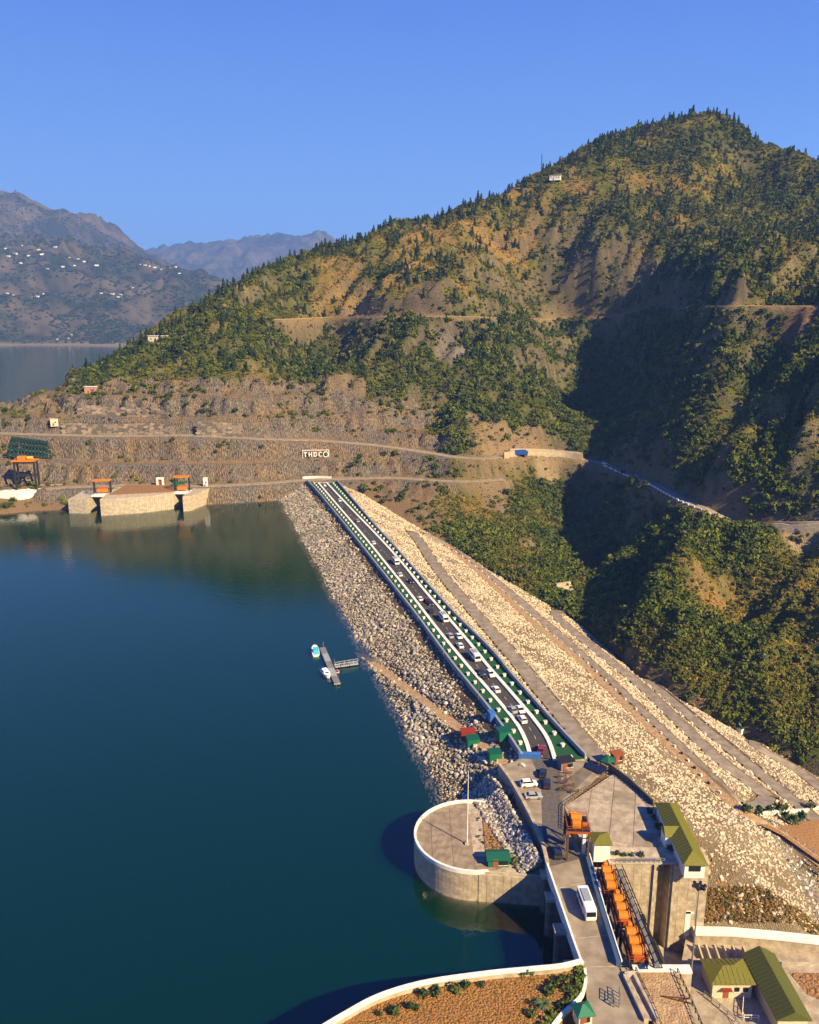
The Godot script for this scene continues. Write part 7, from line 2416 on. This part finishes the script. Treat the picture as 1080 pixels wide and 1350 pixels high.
# ---------------------------------------------------------------- water intake on the far shore
func build_intake() -> void:
	var t := thing("intake_structure", "curved concrete intake wall with two dark gate bays on the far shore", "intake")
	var st := begin()
	var main := PackedVector3Array()
	for i in 13:
		var u := i / 12.0
		main.append(Vector3(lerpf(-190.5, -150.5, u), 0, -(lerpf(500.5, 518.5, u) + 3.2 * (4.0 * u * (1.0 - u)) * -1.0)))
	var top := main.duplicate()
	top.append(Vector3(-146, 0, -545))
	top.append(Vector3(-194, 0, -545))
	slab(st, top, -10.0, 10.2)
	obj("main_wall", st, M.pale_concrete, t)
	for i in 12:
		var a := main[i]
		var b := main[i + 1]
		for k in 3:
			var s := begin()
			var p := a.lerp(b, (k + 0.04) / 3.0) + Vector3(0, 4.6, 0.25)
			var q := a.lerp(b, (k + 0.96) / 3.0) + Vector3(0, 4.6, 0.25)
			bar(s, p, q, 0.3, 10.9)
			obj("wall_panel", s, M.pale_concrete, t)
	st = begin()
	slab(st, PackedVector3Array([Vector3(-213, 0, -507), Vector3(-200.5, 0, -505), Vector3(-199.5, 0, -540), Vector3(-213, 0, -540)]), -10.0, 8.6)
	obj("left_pier", st, M.pale_concrete, t)
	st = begin()
	slab(st, PackedVector3Array([Vector3(-142.5, 0, -511), Vector3(-138.0, 0, -513), Vector3(-128.5, 0, -545), Vector3(-142, 0, -545)]), -10.0, 9.6)
	obj("right_pier", st, M.concrete, t)
	for e in [[-195.3, -516.0], [-146.5, -524.0]]:
		st = begin()
		box(st, Vector3(e[0], 0.0, e[1] - 6.0), Vector3(9.0, 18.0, 1.0))
		var bay := obj("gate_bay", st, M.steel_grey, t)
		st = begin()
		box(st, Vector3(e[0], 9.4, e[1] - 1.0), Vector3(10.4, 0.9, 9.0))
		obj("bay_deck", st, M.white_paint, bay)
		for x in [-2.6, 0.0, 2.6]:
			st = begin()
			bar(st, Vector3(e[0] + x, -2, e[1] - 3.0), Vector3(e[0] + x, 9.0, e[1] - 4.0), 0.35)
			obj("screen_bar", st, M.steel_grey, bay)
	for e in [[-172.2, 4.8, 1.4, 8.6], [-170.8, 8.2, 2.6, 0.7], [-170.8, 5.0, 2.4, 0.7], [-170.8, 1.8, 2.6, 0.7]]:
		st = begin()
		box(st, Vector3(e[0], e[1], -507.5 + 1.2), Vector3(e[2], e[3], 0.5))
		obj("gauge_mark", st, M.white_paint, t)
	st = begin()
	slab(st, PackedVector3Array([Vector3(-189, 0, -512), Vector3(-152, 0, -521), Vector3(-150, 0, -542), Vector3(-188, 0, -542)]), 10.0, 10.7)
	tag(obj("earth_deck", st, M.red_earth), "", "", "", "structure")
	for e in [[Vector3(-195.3, 9.85, -519.0), 10.0, 8.5, "orange gate frame over the left-hand intake bay", "orange gate frame over the intake bay beside the rocky point"], [Vector3(-146.5, 9.85, -526.0), 9.0, 9.5, "", "orange gate frame over the intake bay beside the white portal"]]:
		var g := thing("portal_crane", e[4].replace("gate frame", "portal crane"), "crane", e[0], 0.12)
		var w: float = e[1]
		var h: float = e[2]
		for x in [-w / 2, w / 2]:
			for z in [-1.6, 1.6]:
				st = begin()
				box(st, Vector3(x, h / 2, z), Vector3(0.55, h, 0.55))
				obj("leg", st, M.steel_dark, g)
		for z in [-1.6, 1.6]:
			st = begin()
			box(st, Vector3(0, h, z), Vector3(w + 1.0, 0.8, 0.6))
			obj("girder", st, M.orange_paint, g)
		st = begin()
		bevel_box(st, Vector3(0, 2.0, 0), Vector3(w * 0.7, 2.2, 2.0), 0.25)
		obj("winch", st, M.orange_paint, g)
		st = begin()
		tube(st, Vector3(-w * 0.25, 3.3, 0), Vector3(w * 0.25, 3.3, 0), 0.8, 0.8, 10)
		obj("drum", st, M.orange_dark, g)
	# second gantry tower on the rocky point
	var g := thing("gantry_tower", "tall dark gantry tower with orange machinery on top at the rocky point", "gantry", Vector3(-250.0, 9.0, -535.0), 0.1)
	for x in [-6.2, 6.2]:
		for z in [-3.0, 3.0]:
			st = begin()
			box(st, Vector3(x, 9.5, z), Vector3(1.0, 19.0, 1.0))
			obj("leg", st, M.steel_dark, g)
	for y in [9.5, 18.0]:
		for z in [-3.0, 3.0]:
			st = begin()
			box(st, Vector3(0, y, z), Vector3(12.4, 0.8, 0.7))
			obj("beam", st, M.steel_dark, g)
	st = begin()
	box(st, Vector3(0, 19.4, 0), Vector3(15.0, 0.8, 8.4))
	obj("platform", st, M.orange_paint, g)
	st = begin()
	bevel_box(st, Vector3(-2.0, 21.0, 0), Vector3(5.0, 2.4, 4.0), 0.3)
	obj("winch_house", st, M.orange_paint, g)
	st = begin()
	tube(st, Vector3(1.5, 20.8, 0), Vector3(5.0, 20.8, 0), 1.2, 1.2, 12)
	obj("drum", st, M.yellow_paint, g)
	# settling basin beside the tower
	var bs := thing("basin", "shallow pale basin with turquoise water beside the gantry tower", "basin")
	st = begin()
	slab(st, PackedVector3Array([Vector3(-300, 0, -520), Vector3(-250, 0, -522), Vector3(-232, 0, -534), Vector3(-236, 0, -546), Vector3(-300, 0, -546)]), 4.0, 9.4)
	obj("slab", st, M.white_paint, bs)
	st = begin()
	slab(st, PackedVector3Array([Vector3(-299, 0, -530), Vector3(-262, 0, -531), Vector3(-260, 0, -537), Vector3(-299, 0, -537)]), 9.0, 9.6)
	obj("water", st, M.boat_teal, bs)
	st = begin()
	wall(st, PackedVector3Array([Vector3(-299, 9.4, -540), Vector3(-250, 9.4, -541), Vector3(-222, 9.4, -545)]), 0.8, 1.2, 0.2)
	obj("wall", st, M.pale_concrete, bs)
	# tunnel mouth and cabins by the road behind the intake
	var q := Vector3(-165.0, 10.6, -541.0)
	var pt := thing("small_portal", "small white tunnel mouth in the rock behind the intake deck", "portal", q)
	for x in [-1.8, 1.8]:
		st = begin()
		box(st, Vector3(x, 2.0, 0), Vector3(1.2, 4.0, 1.4))
		obj("jamb", st, M.white_paint, pt)
	st = begin()
	box(st, Vector3(0, 4.5, 0), Vector3(4.8, 1.2, 1.5))
	obj("lintel", st, M.white_paint, pt)
	st = begin()
	box(st, Vector3(0, 2.0, -0.4), Vector3(2.4, 4.0, 0.5))
	obj("mouth_plate", st, M.brick_red, pt)  # solid brick red plate filling the tunnel mouth instead of its dark inside
	crate("container", Vector3(-152.0, 10.7, -538.5), Vector3(8.0, 2.4, 2.6), 0.05, "green container on the intake deck beside the tunnel mouth", "container", "green_sheet")
	hut(Vector3(-134.5, 9.7, -539.0), 2.6, 2.6, 6.0, 0.1, "stair_tower", "slim white stair tower at the end of the intake deck", "tower", "white_paint", "white_paint", "flat", 0.5, 0.2, 1, 1)
	# green net over the rock
	var a: Vector3 = on_hill(Vector3(-272.64, 27.38, -558.50))
	var b: Vector3 = on_hill(Vector3(-240.96, 25.47, -558.50))
	var c: Vector3 = on_hill(Vector3(-246.46, 32.65, -566.00))
	var d: Vector3 = on_hill(Vector3(-272.44, 35.45, -569.00))
	var net := thing("slope_net", "dark green netting pinned over the rock slope above the gantry tower", "net")
	var l := Vector3(0, 0.6, 2.0)
	for i in 12:
		for k in 4:
			st = begin()
			var u0 := (i + 0.12) / 12.0
			var u1 := (i + 0.88) / 12.0
			var v0 := (k + 0.12) / 4.0
			var v1 := (k + 0.88) / 4.0
			var pp := func(u: float, v: float) -> Vector3: return a.lerp(b, u).lerp(d.lerp(c, u), v) + l
			quad(st, pp.call(u0, v0), pp.call(u0, v1), pp.call(u1, v1), pp.call(u1, v0))
			var th := Vector3(0, -0.12, -0.25)
			quad(st, pp.call(u1, v0) + th, pp.call(u1, v1) + th, pp.call(u0, v1) + th, pp.call(u0, v0) + th)
			obj("net_panel", st, M.net_green, net)

# ---------------------------------------------------------------- village beyond the lake
func build_village() -> void:
	var px := PackedVector3Array([Vector3(-1729.10, 312.98, -3700.00), Vector3(-1684.44, 365.57, -3800.00), Vector3(-1593.21, 337.43, -3750.00), Vector3(-1540.34, 343.68, -3750.00), Vector3(-1689.10, 289.04, -3650.00), Vector3(-1627.56, 292.83, -3600.00), Vector3(-1571.33, 289.81, -3600.00), Vector3(-1516.34, 274.71, -3600.00), Vector3(-1500.37, 309.88, -3700.00), Vector3(-1424.58, 289.04, -3650.00), Vector3(-1407.97, 297.49, -3700.00), Vector3(-1364.31, 285.98, -3650.00), Vector3(-1331.58, 285.08, -3700.00), Vector3(-1274.90, 265.63, -3600.00), Vector3(-1259.43, 262.60, -3600.00), Vector3(-1251.90, 258.37, -3650.00), Vector3(-1253.14, 308.52, -3800.00), Vector3(-1176.02, 276.64, -3800.00), Vector3(-1155.85, 279.83, -3800.00), Vector3(-1136.16, 276.64, -3800.00), Vector3(-1113.13, 273.44, -3800.00), Vector3(-1086.55, 273.44, -3800.00), Vector3(-1063.96, 263.85, -3800.00), Vector3(-1024.99, 243.05, -3750.00), Vector3(-995.95, 228.97, -3700.00), Vector3(-986.39, 230.38, -3750.00), Vector3(-1197.60, 127.87, -3350.00), Vector3(-1174.19, 125.00, -3350.00), Vector3(-1153.25, 127.87, -3350.00), Vector3(-1132.78, 125.00, -3350.00), Vector3(-1132.78, 139.48, -3380.00), Vector3(-1358.11, 105.77, -3200.00), Vector3(-1380.45, 108.52, -3200.00), Vector3(-1397.72, 105.77, -3200.00), Vector3(-1355.20, 116.63, -3250.00), Vector3(-1470.58, 106.07, -3150.00), Vector3(-1447.99, 108.77, -3150.00), Vector3(-1169.09, 20.39, -2950.00), Vector3(-1171.20, 11.26, -2920.00), Vector3(-1204.78, 13.81, -2920.00), Vector3(-996.99, 186.48, -3600.00), Vector3(-975.04, 183.41, -3600.00), Vector3(-968.11, 202.83, -3650.00), Vector3(-1308.12, 215.74, -3550.00), Vector3(-1387.10, 244.40, -3600.00), Vector3(-1416.24, 224.76, -3550.00), Vector3(-1634.13, 224.76, -3550.00), Vector3(-1586.11, 236.75, -3550.00), Vector3(-1458.59, 214.47, -3500.00), Vector3(-1152.83, 217.02, -3600.00)])
	var walls := begin()
	box(walls, Vector3(0, 2.2, 0), Vector3(15, 8.0, 9))
	walls.generate_normals()
	var wm := walls.commit()
	var roofs := begin()
	box(roofs, Vector3(0, 6.6, 0), Vector3(16.5, 0.8, 10.5))
	roofs.generate_normals()
	var rm := roofs.commit()
	for i in px.size():
		var q := px[i]
		# settle on the slope along the line of sight's ground position
		var y := far_hill.at(q.x, -q.z)
		var t := thing("village_house", "tiny white flat-roofed house on the slope across the lake", "house", Vector3(q.x, y + 1.0, q.z), rng.randf_range(-0.3, 0.3), "village houses across the lake")
		var s := rng.randf_range(0.4, 0.8)
		t.scale = Vector3(s * rng.randf_range(0.7, 1.6), s, s)
		put_mesh("wall", wm, M.white_paint, t)
		put_mesh("roof", rm, M.white_paint if i % 3 else M.steel_blue, t)
